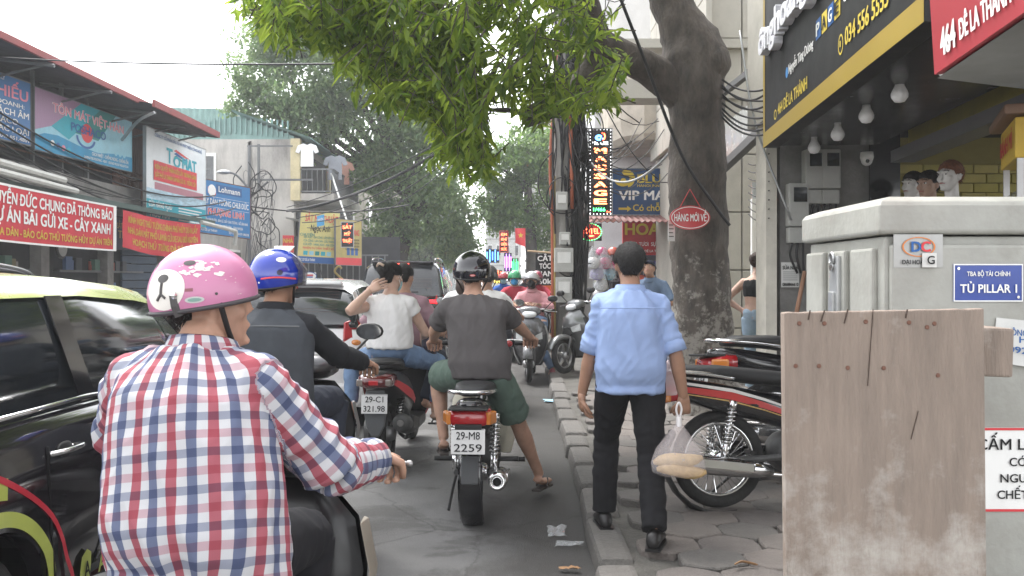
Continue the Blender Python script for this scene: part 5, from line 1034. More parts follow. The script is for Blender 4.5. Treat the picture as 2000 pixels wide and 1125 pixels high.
        tl = MB().loft([[V((s*x,y,z)) for x, y, z in ((W*.70,-.004,belt-.22),(W*.86,.03,belt-.20),(W*.94,.16,belt-.20),(W*.90,.20,belt-.02),(W*.84,.09,belt+.06),(W*.72,.02,belt+.02))], [V((s*x,y,z)) for x, y, z in ((W*.68,.03,belt-.22),(W*.82,.08,belt-.2),(W*.90,.2,belt-.2),(W*.86,.24,belt-.02),(W*.8,.14,belt+.06),(W*.7,.06,belt+.02))]][::-1]).build('tail_light', redl, t, bevel=.01)
        MB().ball((s*W*.84,.035,belt-.17),(.05,.03,.03)).build('turn_signal', ambl, tl, smooth=True)
        MB().ball((s*W*.62,L*.95,belt-.30),(.15,.10,.07)).build('headlight', clr, t, smooth=True)
        for y_ in (ya, yb):
            w_ = MB().torus((0,0,0), wr-.075, .078, 'X', 30, 10, 1.15).build('wheel', tyre, t, smooth=True, loc=(s*(W-.12),y_,wr)); MB().lathe([(.02,s*.06),(.09,s*.055),(wr*.55,s*.075),(wr*.60,s*.06),(wr*.58,-s*.05)], axis='X', n=24).build('rim', engm, w_, smooth=True)
            for k in range(7): MB().box((s*.075,0,wr*.30),(.02,.035,wr*.52)).build('spoke', alu, w_, rot=(2*math.pi*k/7,0,0), bevel=.006)
            MB().lathe([(wr+.06,-.22),(wr+.06,.0)], (s*(W-.06),y_,wr), 'X', 24, cap=False).build('wheel_well', blk, t)
    MB().box((0,-.012,b0+.20),(W*1.5,.06,.14), ch=.03).build('rear_bumper', paint if not suv else blkpl, t); MB().box((0,-.02,b0+.10),(W*1.3,.05,.08), ch=.02).build('bumper_insert', blkpl, t)
    if rail:
        for s in (-1,1): MB().tube(smoothpath([(s*W*.66,.45,top-.03),(s*W*.66,.6,top+.05),(s*W*.66,1.4,top+.075),(s*W*.66,L*.50,top+.02),(s*W*.65,L*.555,top-.08)]), .02, 8).build('roof_rail', gloss_k, t, smooth=True)
    return t
lime = mat('lime_roof', (.36,.40,.12), .25, var=.05, coat=.7)
taxi = car('taxi', 'black taxi with lime green roof and red side line at left', (-2.42,2.26), 0, mat('taxi_black', (.012,.011,.014), .10, var=.15, coat=1.0, dirt=.06), lime, L=4.0, belt=.98, top=1.45)
# taxi livery on the near side: lime arch strip, red sweep line, emblem and letters
def side_pt(y, z, off=.004):
    zz = [.20,.25,.505,.625,.86,.94]; ww = [.76,.78,.80,.796,.78,.72]
    return V((float(np.interp(z, zz, ww))+off, y, z))
def side_strip(nm, path, w, m, off=.004):
    P = smoothpath([V((y, z, 0)) for y, z in path], 6); L_, R_ = [], []
    for i, p in enumerate(P):
        tdir = (P[min(i+1,len(P)-1)]-P[max(i-1,0)]).normalized(); nn = V((-tdir.y, tdir.x, 0)); a, b2 = p+nn*w/2, p-nn*w/2; L_.append(side_pt(a.x,a.y,off)); R_.append(side_pt(b2.x,b2.y,off))
    N = len(P); mesh_obj(nm, L_+R_, [(i, i+N, i+N+1, i+1) for i in range(N-1)], m, taxi)
limed = mat('lime_decal', (.42,.48,.10), .35, coat=.4)
side_strip('arch_strip', [(.62+.395*math.cos(a), .29+.395*math.sin(a)) for a in np.linspace(2.6,.05,9)], .05, limed)
side_strip('sweep_line', [(.35,.93),(.70,.80),(.98,.62),(1.12,.40),(1.28,.27),(1.9,.24),(2.6,.24)], .022, mat('red_decal', (.50,.03,.05), .35, coat=.4), .006)
side_strip('arch_strip', [(.55,.80),(.72,.77)], .07, limed)
letters('AUTO', side_pt(1.36,.30,.004), (0,1,0), (0,0,1), .06, .26, limed, taxi, bold=.03); 
mesh_obj('emblem', [side_pt(1.26+.055*math.sin(a)*(1 if k % 2 else .8), .345+.075*math.cos(a)*(1 if k != 4 else 1.2)) for k, a in enumerate(np.linspace(0,2*math.pi,8,endpoint=False))], [tuple(range(7,-1,-1))], limed, taxi)
letters('A', side_pt(1.235,.315,.007), (0,1,0), (0,0,1), .06, .05, blk, taxi, bold=.02)
wcar = car('hatchback', 'white hatchback seen from behind with wide rear window', (-2.18,8.65), R(1), mat('car_white', (.74,.74,.75), .18, var=.03, coat=.8), MATS['car_white'], belt=1.02, top=1.43, W=.84)
def rear_kit(t, W, belt, top, L_plate, lit=False, emblem=None, suv=False):
    MB().tube(smoothpath([(-.1,.045,belt+.07),(.12,.04,belt+.075),(.32,.045,belt+.085)]), .011, 6).build('rear_wiper', blkpl, t, smooth=True); MB().tube([(W*.3,.85,top+.01),(W*.27,.70,top+.18)], .004, 5).build('antenna', blk, t)
    for k in range(9):
        z = belt+.12+k*.027; y = float(np.interp(z, [belt+.02,belt+.16,top-.12],[.05,.10,.24]))-.004; MB().tube([(-W*.62,y,z),(W*.62,y,z)], .0015, 4, cap=False).build('heater_line', mat('heater_brown',(.15,.08,.06),.6), t)
    sp = MB().box((0,.30,top-.035),(W*1.3,.20,.035), ch=.014, rx=R(-12)).build('spoiler', MATS['car_white'] if not suv else gloss_k, t); MB().box((0,.195,top-.06),(.26,.02,.022), ch=.006).build('brake_lamp', glow('brake_lit', (1,.06,.03), 3.5) if lit else redl, sp)
    MB().box((0,-.03,belt-.30),(.52,.012,.13), ch=.006).build('number_plate', plate_w, t); letters(L_plate, V((0,-.037,belt-.34)), (1,0,0), (0,0,1), .08, .44, blk, t, 'c', .015)
    MB().tube([(-W*.78,-.004,belt-.12),(0,-.012,belt-.40),(W*.78,-.004,belt-.12)], .003, 4).build('tailgate_seam', blk, t)
rear_kit(wcar, .84, 1.02, 1.43, '30A-172.45')
stk = MB().lathe([(.0,0),(.075,0),(.075,-.003),(.0,-.003)], (.46,.0-.006,.78), 'Y', 24).build('round_sticker', mat('peach_sticker', (.70,.50,.36), .5), wcar); MB().lathe([(.062,-.004),(.07,-.004),(.07,-.0045)], (.46,-.006,.78), 'Y', 24, cap=False).build('sticker_ring', mat('orange_print',(.6,.2,.06),.5), stk)
suvb = car('suv', 'black suv seen from behind with lit brake lamp ahead of the riders', (-2.12,17.6), 0, gloss_k, gloss_k, L=4.7, W=.93, belt=1.12, top=1.80, wr=.38, suv=True, rail=True)
rear_kit(suvb, .93, 1.12, 1.80, '30E-902.62', True, suv=True)
MB().box((0,-.012,.98),(.9,.02,.035), ch=.01).build('chrome_strip', chrome, suvb); MB().torus((0,-.015,1.06), .07, .010, 'Y', 24, 6).build('emblem', chrome, suvb); MB().torus((0,-.018,1.06), .035, .008, 'Y', 20, 6).build('emblem', chrome, suvb)
for s in (-1,1): MB().box((s*.52,-.01,1.02),(.36,.03,.07), ch=.02).build('tail_light', glow('tail_lit', (.8,.02,.03), .5), suvb)
suvl = car('suv', 'dark suv with roof rails waiting beyond the taxi at left', (-4.6,5.4), 0, gloss_k, mat('suv_grey', (.22,.22,.24), .25, coat=.6), L=4.3, W=.90, belt=1.02, top=1.50, wr=.34, suv=True, rail=True)

# ---------------------------------------------------------------- pillar cabinet and the upended bench
cab = thing('pillar_cabinet', 'large pale grey roadside electrical cabinet with overhanging lid', 'cabinet', (1.30,3.22,.10))
cabm = mat('cabinet_grey', (.34,.34,.31), .5, var=.10, scale=5, dirt=.55, dirtcol=(.17,.155,.13), bump=.1)
W_, D_ = 1.3, .80
MB().box((W_/2,D_/2,.75),(W_,D_,1.50), ch=.012).build('body', cabm, cab)
MB().loft([[V((x,y,z)) for x, y in ((-g,-g),(W_+g,-g),(W_+g,D_+g),(-g,D_+g))] for g, z in ((.02,1.505),(.028,1.515),(.028,1.605),(.018,1.622),(-.03,1.64))]).build('lid', cabm, cab, bevel=.006)
MB().box((W_/2,-.012,.74),(W_-.03,.03,1.46), ch=.012).build('door', cabm, cab)
for y in (.10,.36,.62): MB().box((-.010,y+.06,.73),(.026,.21 if y != .36 else .18,1.46), ch=.010).build('side_rib', cabm, cab)
lt = MB().box((-.03,.40,1.33),(.02,.09,.22), ch=.006).build('latch', galv, cab); MB().lathe([(.012,-.035),(.018,-.045),(.018,-.05)], (0,.40,1.40), 'X', 12).build('bolt', chrome, lt); MB().torus((-.045,.40,1.43),.022,.006,'X',16,6).build('hasp', galv, lt); MB().box((-.045,.40,1.22),(.012,.05,.16), ch=.004).build('bar', galv, lt)
A = Panel('maker_plate', None, None, V((.022,-.0285,1.39)), (1,0,0), .17, .115, mat('plate_alloy', (.36,.36,.35), .4, metal=.5), th=.004, parent=cab)
A.off = V((0,0,0)); A.ellipse(.5,.62,.34,.30, mat('plate_orange',(.6,.2,.05),.5), inner=.9); A.text('D', .34, .48, .30, blu, bold=.04); A.text('C', .54, .48, .30, redp, bold=.04); A.text('ĐẠI HOÀNG', .15, .10, .13, blk, width=.6)
MB().box((.142,-.036,1.415),(.05,.003,.05), ch=.001).build('sticker', MATS['paper'], cab); letters('G', V((.131,-.0375,1.402)), (1,0,0), (0,0,1), .028, None, blk, cab)
A = Panel('cabinet_sign', None, None, V((.228,-.0295,1.272)), (1,0,0), .24, .13, mat('enamel_blue', (.018,.05,.27), .3, coat=.4), th=.004, parent=cab)
for q in ((0,0,1,.03),(0,.97,1,1),(0,.03,.016,.97),(.984,.03,1,.97)): A.rect(*q, whi, 'border_line', .002)
A.text('TBA BỘ TÀI CHÍNH', .5, .68, .12, whi, width=.62, align='c', lift=.003, bold=.02); A.text('TỦ PILLAR 1', .5, .24, .22, whi, width=.82, align='c', lift=.003, bold=.025)
for u in (.07,.93): A.ellipse(u, .12 if u > .5 else .88, .02, .04, chrome, 'screw', .004, 10)
A = Panel('warning_sign', None, None, V((.295,-.0285,.545)), (1,0,0), .42, .29, whi, th=.004, parent=cab)
for q in ((0,0,1,.03),(0,.97,1,1)): A.rect(*q, redp, 'border_line', .002)
for k, w in enumerate(('CẤM LẠI GẦN','CÓ ĐIỆN','NGUY HIỂM','CHẾT NGƯỜI')): A.text(w, .5 if k else .03, .74-.195*k, .13 if k == 0 else .10, blk, width=(.86,.4,.55,.6)[k], align='c' if k else 'l', lift=.003, bold=.012)
for k, (x, z, rz_) in enumerate(((.44,1.16,.1),(.50,1.13,-.06),(.46,1.10,.15))):
    p_ = MB().box((x,-.033-.003*k,z),(.14,.002,.10), ry=rz_).build('pasted_notice', MATS['paper'], cab); letters(('THÔNG','HÚT','0923')[k], V((x-.05,-.036-.003*k,z+.0)), (1,0,-rz_), (0,0,1), .022, .09, blu, cab, lift=.001)
# upended bench: thick board face, second thick board behind
wood = mat('weathered_wood', (.245,.195,.16), .86, var=.17, scale=5, bump=.4, bscale=34, stretch=(5,5,.6), dirt=.3, dirtcol=(.14,.115,.10))
n, l, b = nodes_of(wood); tc = n.new('ShaderNodeTexCoord'); nz = n.new('ShaderNodeTexNoise'); nz.inputs['Scale'].default_value = 4.5; nz.inputs['Detail'].default_value = 10; nz.inputs['Roughness'].default_value = .72; l.new(tc.outputs['Object'], nz.inputs['Vector'])
rp = n.new('ShaderNodeValToRGB'); rp.color_ramp.elements[0].position = .50; rp.color_ramp.elements[1].position = .68; rp.color_ramp.elements[1].color = (.7,.7,.7,1); sz = n.new('ShaderNodeSeparateXYZ'); l.new(tc.outputs['Object'], sz.inputs[0]); mz = n.new('ShaderNodeMapRange'); mz.inputs['From Min'].default_value = 1.15; mz.inputs['From Max'].default_value = .35; mz.inputs['To Min'].default_value = -.09; mz.inputs['To Max'].default_value = .10; l.new(sz.outputs['Z'], mz.inputs['Value'])
az = n.new('ShaderNodeMath'); az.operation = 'ADD'; l.new(nz.outputs['Fac'], az.inputs[0]); l.new(mz.outputs[0], az.inputs[1]); l.new(az.outputs[0], rp.inputs[0])
mx = n.new('ShaderNodeMixRGB'); mx.inputs[2].default_value = (.48,.45,.41,1); l.new(rp.outputs[0], mx.inputs[0]); l.new(b.inputs['Base Color'].links[0].from_socket, mx.inputs[1]); l.new(mx.outputs[0], b.inputs['Base Color'])
bo = thing('wooden_bench', 'weathered thick wooden bench standing on end before the cabinet', 'bench', (.78,2.60,.10), R(-2))
brd = MB()
N = 24; rng = random.Random(4)
topz = [1.255 + .003*noise.noise(V((i*.7,0,0))) + .012*i/N for i in range(N+1)]
fr = [V((i*.555/N, .0, 0)) for i in range(N+1)]
brd.loft([[V((i*.555/N-.012*z_,y_,(topz[i] if z_ else -.0))) for y_, z_ in ((0,0),(.0,1),(.045,1),(.045,0))] for i in range(N+1)])
o = brd.build('board', wood, bo, bevel=.004); 
MB().box((.47,.225,1.145),(.36,.35,.14), ch=.008, ry=R(2)).build('leg_board', wood, bo); MB().box((.30,.06,.55),(.05,.04,1.1)).build('batten', wood, bo)
for k, (x, z) in enumerate(((.03,1.225),(.10,1.225),(.215,1.23),(.335,1.228),(.405,1.225),(.02,1.105),(.085,1.105),(.165,1.10),(.265,1.10),(.415,1.08),(.385,1.215))):
    MB().lathe([(.0001,-.003),(.0055,-.0025),(.0065,.0)], (0,0,0), 'Y', 10).build('nail', rust, bo, loc=(x,-.001,z))
for k, (x0, z0_, x1, z1, w_) in enumerate(((.06,1.262,.055,1.235,.003),(.10,1.262,.09,1.23,.003),(.165,1.265,.155,1.225,.003),(.235,1.265,.22,1.05,.0012),(.33,1.265,.325,1.24,.003),(.36,.98,.34,.90,.001))):
    MB().box(((x0+x1)/2,-.0015,(z0_+z1)/2),(w_,.004,math.hypot(x1-x0,z1-z0_)), ry=math.atan2(x1-x0,z1-z0_)).build('crack', mat('crack_dark',(.06,.04,.03),.95), bo)
# ---------------------------------------------------------------- people: bodies grown from lofted limbs and fused by a voxel remesh
def fuse(mb, voxel, it=4):
    o = mb.build('fuse_source', None); m = o.modifiers.new('r', 'REMESH'); m.mode = 'VOXEL'; m.voxel_size = voxel
    bpy.context.view_layer.update(); ev = o.evaluated_get(bpy.context.evaluated_depsgraph_get()); me = ev.to_mesh()
    n = len(me.vertices); co = np.empty(n*3); me.vertices.foreach_get('co', co); co = co.reshape(n,3)
    ed = np.empty(len(me.edges)*2, dtype=np.int64); me.edges.foreach_get('vertices', ed); ed = ed.reshape(-1,2)
    fs = [tuple(p.vertices) for p in me.polygons]; ev.to_mesh_clear(); bpy.data.objects.remove(o)
    deg = np.bincount(ed.ravel(), minlength=n).astype(float); deg[deg == 0] = 1
    for k in range(it):
        acc = np.zeros((n,3)); np.add.at(acc, ed[:,0], co[ed[:,1]]); np.add.at(acc, ed[:,1], co[ed[:,0]]); co = co + (.5 if k % 2 == 0 else -.3 if it > 6 else .5)*(acc/deg[:,None]-co)
    return co, fs
def normals(co, fs):
    N = np.zeros_like(co); F4 = np.array([f if len(f) == 4 else (*f, f[-1]) for f in fs]); a = co[F4[:,1]]-co[F4[:,0]]; b = co[F4[:,3]]-co[F4[:,0]]; c = np.cross(a,b)
    for k in range(4): np.add.at(N, F4[:,k], c)
    return N/np.maximum(np.linalg.norm(N,axis=1),1e-9)[:,None]
def cloth_mesh(name, mb, bones, m, parent, voxel, fold=.007, seed=0, it=4):
    """fused garment; bones [(a,b,ref,r,mode,offset)] give each vertex weave coordinates and drive folds"""
    co, fs = fuse(mb, voxel, it); n = len(co); best = np.full(n, 1e9); uv = np.zeros((n,3))
    for bi, (a, b, ref, r, mode, off) in enumerate(bones):
        a, b, ref = np.array(a), np.array(b), np.array(ref); ax = b-a; L = np.linalg.norm(ax); ax = ax/L; ref = ref-ax*ref.dot(ax); ref /= np.linalg.norm(ref); w = np.cross(ax, ref)
        rel = co-a; t = rel@ax; tc_ = np.clip(t, -.25*L if mode == 't' else 0, L); p = rel-np.outer(tc_,ax); dist = np.linalg.norm(p,axis=1)/r
        ang = np.arctan2(p@w, p@ref); u = ang*r*1.0; sel = dist < best; best[sel] = dist[sel]
        uv[sel] = np.stack([u, t+off, np.full(n, float(bi if mode != 't' else 0))], 1)[sel]
    N = normals(co, fs); disp = np.zeros(n); md = [q[4] for q in bones]
    for i in range(n):
        u, t, bi = uv[i]; c = V(co[i])
        if md[int(bi)] == 't': f = 1.3*noise.noise(V((u*10+seed, t*2.2, seed))) + 1.5*(.35-abs(noise.noise(V((u*11+t*4, t*4.5-u*3, seed+7))))) + .45*(.3-abs(noise.noise(V((u*22-t*12, t*9+u*6, seed+3)))))
        else: f = noise.noise(V((u*7+seed, t*18, seed+bi))) + 1.5*(.35-abs(noise.noise(V((u*9+t*8, t*17-u*6, seed)))))
        disp[i] = f
    co = co + N*(disp*fold)[:,None]
    o = mesh_obj(name, co, fs, m, parent, smooth=True)
    at_ = o.data.attributes.new('weave', 'FLOAT_VECTOR', 'POINT'); at_.data.foreach_set('vector', uv.astype(np.float32).ravel()); return o
def weave(o, a, b, ref, r):
    a, b, ref = V(a), V(b), V(ref); ax = (b-a).normalized(); ref = (ref-ax*ref.dot(ax)).normalized(); w = ax.cross(ref); at_ = o.data.attributes.new('weave', 'FLOAT_VECTOR', 'POINT')
    for i, v in enumerate(o.data.vertices): p = v.co-a; at_.data[i].vector = (math.atan2(p.dot(w), p.dot(ref))*r, p.dot(ax), 0)
def ik(a, b, l1, l2, pole):
    a, b = V(a), V(b); d = b-a; D = min(d.length, (l1+l2)*.999); d.normalize(); x = (l1*l1-l2*l2+D*D)/(2*D); h = math.sqrt(max(l1*l1-x*x, 0)); p = V(pole); p = p-d*p.dot(d)
    return a + d*x + p.normalized()*h, a + d*D
def hand(mb, w, fwd, nrm, curl, side, s=1.0, spread=.12):
    """palm and five bent fingers; fwd = knuckle direction, nrm = palm side"""
    fwd, nrm = V(fwd).normalized(), V(nrm); nrm = (nrm-fwd*nrm.dot(fwd)).normalized(); sd_ = fwd.cross(nrm)*side   # thumb side
    w = V(w); P = w + fwd*.045*s
    mb.loft([[w+fwd*y+sd_*(x*hw)+nrm*(z*hd) for x, z in ((1,.5),(.6,1),(-.6,1),(-1,.5),(-1,-.5),(-.6,-1),(.6,-1),(1,-.5))] for y, hw, hd in ((-.02*s,.026*s,.019*s),(.02*s,.035*s,.018*s),(.06*s,.042*s,.016*s),(.088*s,.041*s,.013*s))])
    for k, (x, L) in enumerate(((.032,.072),(.011,.080),(-.011,.074),(-.031,.058))):
        b = w + fwd*.082*s + sd_*x*s; d = (fwd + sd_*spread*(1.5-k)*.6).normalized(); pts = [b - fwd*.02*s]; c = 0
        for j, q in enumerate((.42,.33,.25)):
            c += curl*(.8 if j == 0 else 1.1); dd = d*math.cos(c) + nrm*math.sin(c); pts.append(pts[-1] + dd*(L*q*s + (.02*s if j == 0 else 0)))
        mb.tube(pts, [.0095*s,.0095*s,.0088*s,.0075*s], 8)
    b = w + fwd*.03*s + sd_*.028*s; d1 = (fwd*.7+sd_*.75+nrm*.35).normalized(); p1 = b+d1*.036*s; d2 = (fwd*.85+sd_*(.3-curl*.3)+nrm*(.25+curl*.5)).normalized(); p2 = p1+d2*.03*s; mb.tube([b-d1*.01, p1, p2, p2+(d2+nrm*curl*.4).normalized()*.024*s], [.014*s,.012*s,.0105*s,.008*s], 8)
def hframe(yaw, pitch, roll=0): return Matrix.Rotation(R(yaw),3,'Z') @ Matrix.Rotation(R(pitch),3,'X') @ Matrix.Rotation(R(roll),3,'Y')
def head_geo(mb, c, M, s=1.0):
    P = lambda x, y, z: c + M @ V((x*s,y*s,z*s))
    mb.ball(P(0,-.012,.032), (.077*s,.096*s,.086*s), 20, 14, M)
    mb.loft([[P(hw*math.cos(a), yc+hd*math.sin(a), z) for a in np.linspace(0,2*math.pi,16,endpoint=False)] for z, hw, yc, hd in ((.05,.070,.004,.082),(.01,.071,.012,.082),(-.03,.066,.018,.076),(-.065,.056,.028,.062),(-.095,.040,.044,.042),(-.112,.022,.055,.022))])
    mb.loft([[P(x*w, y, z) for x in (-1,0,1)] + [P(0, y-.03, z)] for w, y, z in ((.008,.094,.03),(.012,.108,.0),(.017,.117,-.022),(.012,.10,-.032))])
    mb.ball(P(0,.090,.032),(.055*s,.014*s,.010*s),12,6,M); mb.ball(P(0,.093,-.058),(.024*s,.012*s,.012*s),12,6,M); mb.ball(P(0,.088,-.098),(.020*s,.014*s,.014*s),10,6,M)
    for e in (-1,1):
        mb.ball(P(e*.076,-.008,-.002),(.010*s,.020*s,.032*s),10,8,M); mb.ball(P(e*.045,.06,-.02),(.024*s,.022*s,.022*s),10,8,M)
def face_bits(parent, c, M, s=1.0, eyes=True, lips=None):
    P = lambda x, y, z: c + M @ V((x*s,y*s,z*s)); ew = mat('eye_white', (.65,.64,.62), .2); ir = mat('iris_dark', (.02,.012,.01), .15); br = mat('brow_hair', (.03,.02,.015), .8)
    for e in (-1,1):
        o = MB().ball(P(e*.031,.0835,.012),(.014*s,.010*s,.0075*s),12,8,M).build('eye', ew, parent, smooth=True); MB().ball(P(e*.031,.0905,.012),(.0062*s,.004*s,.0062*s),10,6,M).build('iris', ir, o, smooth=True)
        MB().tube([P(e*.014,.098,.034),P(e*.032,.095,.041),P(e*.052,.080,.036)], [.003*s,.004*s,.002*s], 6).build('eyebrow', br, parent, smooth=True)
    MB().tube([P(-.024,.092,-.058),P(-.008,.105,-.054),P(0,.1065,-.056),P(.008,.105,-.054),P(.024,.092,-.058)], [.002,.006*s,.006*s,.006*s,.002], 8, squash=.8).build('lips', lips or mat('lip_skin', (.36,.13,.11), .45), parent, smooth=True)
def hair_cap(parent, c, M, m, s=1.0, front=.045, nape=-.055, thick=1.08, seed=0, n=40, fuzz=.004, strands=1400):
    """short hair: shell over the skull, hairline dropping from the forehead round the ears to the nape"""
    vs = []; rows = 16
    for i in range(rows+1):
        for j in range(n):
            a = 2*math.pi*j/n; fr = math.sin(a)                     # +1 = forehead side
            zl = nape + (front-nape)*(.5+.5*fr)**.7 if fr > -.2 else nape*(1 if fr < -.5 else .6)
            side = abs(math.cos(a)) > .88; zl = .012 if side else zl; e0 = math.asin(max(-.95, min(.95, (zl-.032)/.090)))
            e = math.pi/2 + (e0-math.pi/2)*i/rows; k = thick*(1+fuzz*10*noise.noise(V((a*5,e*6,seed)))*.6); edge = 1 - .05*(i == rows)
            vs.append(c + M @ (V((0,-.012*s,.032*s)) + V((.077*math.cos(e)*math.cos(a), .096*math.cos(e)*fr, .086*math.sin(e)))*s*k*edge + V((0,0,fuzz*noise.noise(V((j*.9,i*.7,seed)))))))
    fs = [(i*n+j, (i+1)*n+j, (i+1)*n+(j+1) % n, i*n+(j+1) % n) for i in range(rows) for j in range(n)]; rn = random.Random(seed+9); o0 = c + M @ V((0,-.012*s,.032*s))
    for q in range(strands):
        i, j = rn.randrange(1, rows+1), rn.randrange(n); p = vs[i*n+j].lerp(vs[i*n+(j+1) % n], rn.random()).lerp(vs[(i-1)*n+j], rn.random()); d = (p-o0).normalized(); dn = (M @ V((rn.gauss(0,.5), -.35, -.8)) + d*rn.uniform(.35,.8)).normalized(); w = d.cross(dn).normalized()*.0016*s; L = rn.uniform(.012,.026)*s
        k = len(vs); vs += [p-w-d*.002, p+w-d*.002, p+dn*L]; fs.append((k,k+1,k+2))
    return mesh_obj('hair', vs, fs, m, parent, smooth=True)
def helmet(parent, c, M, m, s=1.0, ab=(.118,.140,.128), low=-.25, back=-.42, rimm=None, peak=None, strapm=None):
    """half-shell helmet: ellipsoid cut by a rim line that dips at the back; returns (object, surface function)"""
    n, rows = 44, 14; ctr = V((0,-.008,.028))
    def S(az, el, k=1.0): # az 0 = back, + = wearer's right
        return c + M @ ((ctr + V((ab[0]*math.cos(el)*math.sin(az), -ab[1]*math.cos(el)*math.cos(az), ab[2]*math.sin(el)))*k)*s)
    rim = lambda az: back + (low-back)*(.5-.5*math.cos(az)) + (.10 if False else 0)
    o_, i_ = [], []
    for i in range(rows+1):
        for j in range(n):
            az = 2*math.pi*j/n; el = math.pi/2 - .001 + (rim(az)-math.pi/2)*i/rows; o_.append(S(az, el)); i_.append(S(az, el, .90))
    N = len(o_); fs = [(i*n+j, i*n+(j+1) % n, (i+1)*n+(j+1) % n, (i+1)*n+j) for i in range(rows) for j in range(n)]
    fi = [tuple(q+N for q in f[::-1]) for f in fs]; bt = [(rows*n+j, rows*n+(j+1) % n, N+rows*n+(j+1) % n, N+rows*n+j) for j in range(n)]
    h = mesh_obj('helmet', o_+i_, fs+fi+bt, m, parent, smooth=True); h.data.set_sharp_from_angle(angle=R(50))
    MB().tube([S(2*math.pi*j/n, rim(2*math.pi*j/n), 1.0) for j in range(n+1)], .006*s, 6, cap=False).build('rim_trim', rimm or blkpl, h, smooth=True)
    st_ = strapm or blkpl
    for e in (-1,1): MB().tube(smoothpath([S(e*1.6, rim(1.6)+.05, .98), c+M@V((e*.082*s,.02*s,-.06*s)), c+M@V((e*.05*s,.045*s,-.115*s)), c+M@V((0,.05*s,-.128*s))]), .007*s, 6, squash=.4).build('chin_strap', st_, h, smooth=True)
    if peak: MB().loft([[S(math.pi+a, rim(math.pi)+.02, 1.0), S(math.pi+a*.8, rim(math.pi)+.06, 1.0+.32*math.cos(a*1.2)), S(math.pi+a*.8, rim(math.pi)+.03, 1.0+.32*math.cos(a*1.2)), S(math.pi+a, rim(math.pi)-.03, 1.0)] for a in np.linspace(-.9,.9,9)]).build('peak', peak, h, smooth=True)
    return h, S
def patch(parent, S, az, el, pts, m, name='helmet_print', k=1.006, rot=0):
    """flat outline wrapped on the shell: pts in radians about (az, el), fanned from the middle with rings so that it follows the curve"""
    n = len(pts); cx = sum(p[0] for p in pts)/n; cy = sum(p[1] for p in pts)/n; vs = [S(az+cx, el+cy, k)]; fs = []; K = 4
    for r in range(1, K+1):
        for x, y in pts: X, Y = cx+(x-cx)*r/K, cy+(y-cy)*r/K; vs.append(S(az+X/max(math.cos(el+Y),.25), el+Y, k))
    for j in range(n): fs.append((0, 1+j, 1+(j+1) % n))
    for r in range(K-1):
        for j in range(n): a = 1+r*n+j; b2 = 1+r*n+(j+1) % n; fs.append((a, a+n, b2+n, b2))
    return mesh_obj(name, vs, fs, m, parent, smooth=True)
def oval(rx, ry, n=20, ph=0, wob=0): return [(rx*math.cos(a)*(1+wob*math.sin(3*a+ph)), ry*math.sin(a)*(1+wob*math.cos(5*a+ph))) for a in np.linspace(0,2*math.pi,n,endpoint=False)]
skin = mat('skin', (.40,.235,.165), .55, var=.16, scale=14, sss=.12, bump=.05, bscale=160); skin_d = mat('skin_tan', (.34,.19,.125), .52, var=.10, scale=14, sss=.12, bump=.05, bscale=160); skin_l = mat('skin_light', (.48,.31,.235), .5, var=.08, scale=14, sss=.12)
hairm = mat('black_hair', (.006,.005,.0045), .75, var=.4, scale=60, bump=.6, bscale=140, stretch=(1,1,.25)); brown_h = mat('brown_hair', (.035,.018,.012), .7, var=.4, scale=60, bump=.6, bscale=140)
def cloth(name, col, var=.07, rough=.85, weave=900, bump=.12): return mat(name, col, rough, var=var, scale=6, bump=bump, bscale=weave, spec=.25)
TOR = [(-.02,.115,.095),(.06,.160,.118),(.16,.170,.122),(.34,.146,.104),(.55,.158,.112),(.74,.170,.116),(.85,.162,.102),(.92,.122,.086),(.985,.078,.066),(1.05,.056,.058)]
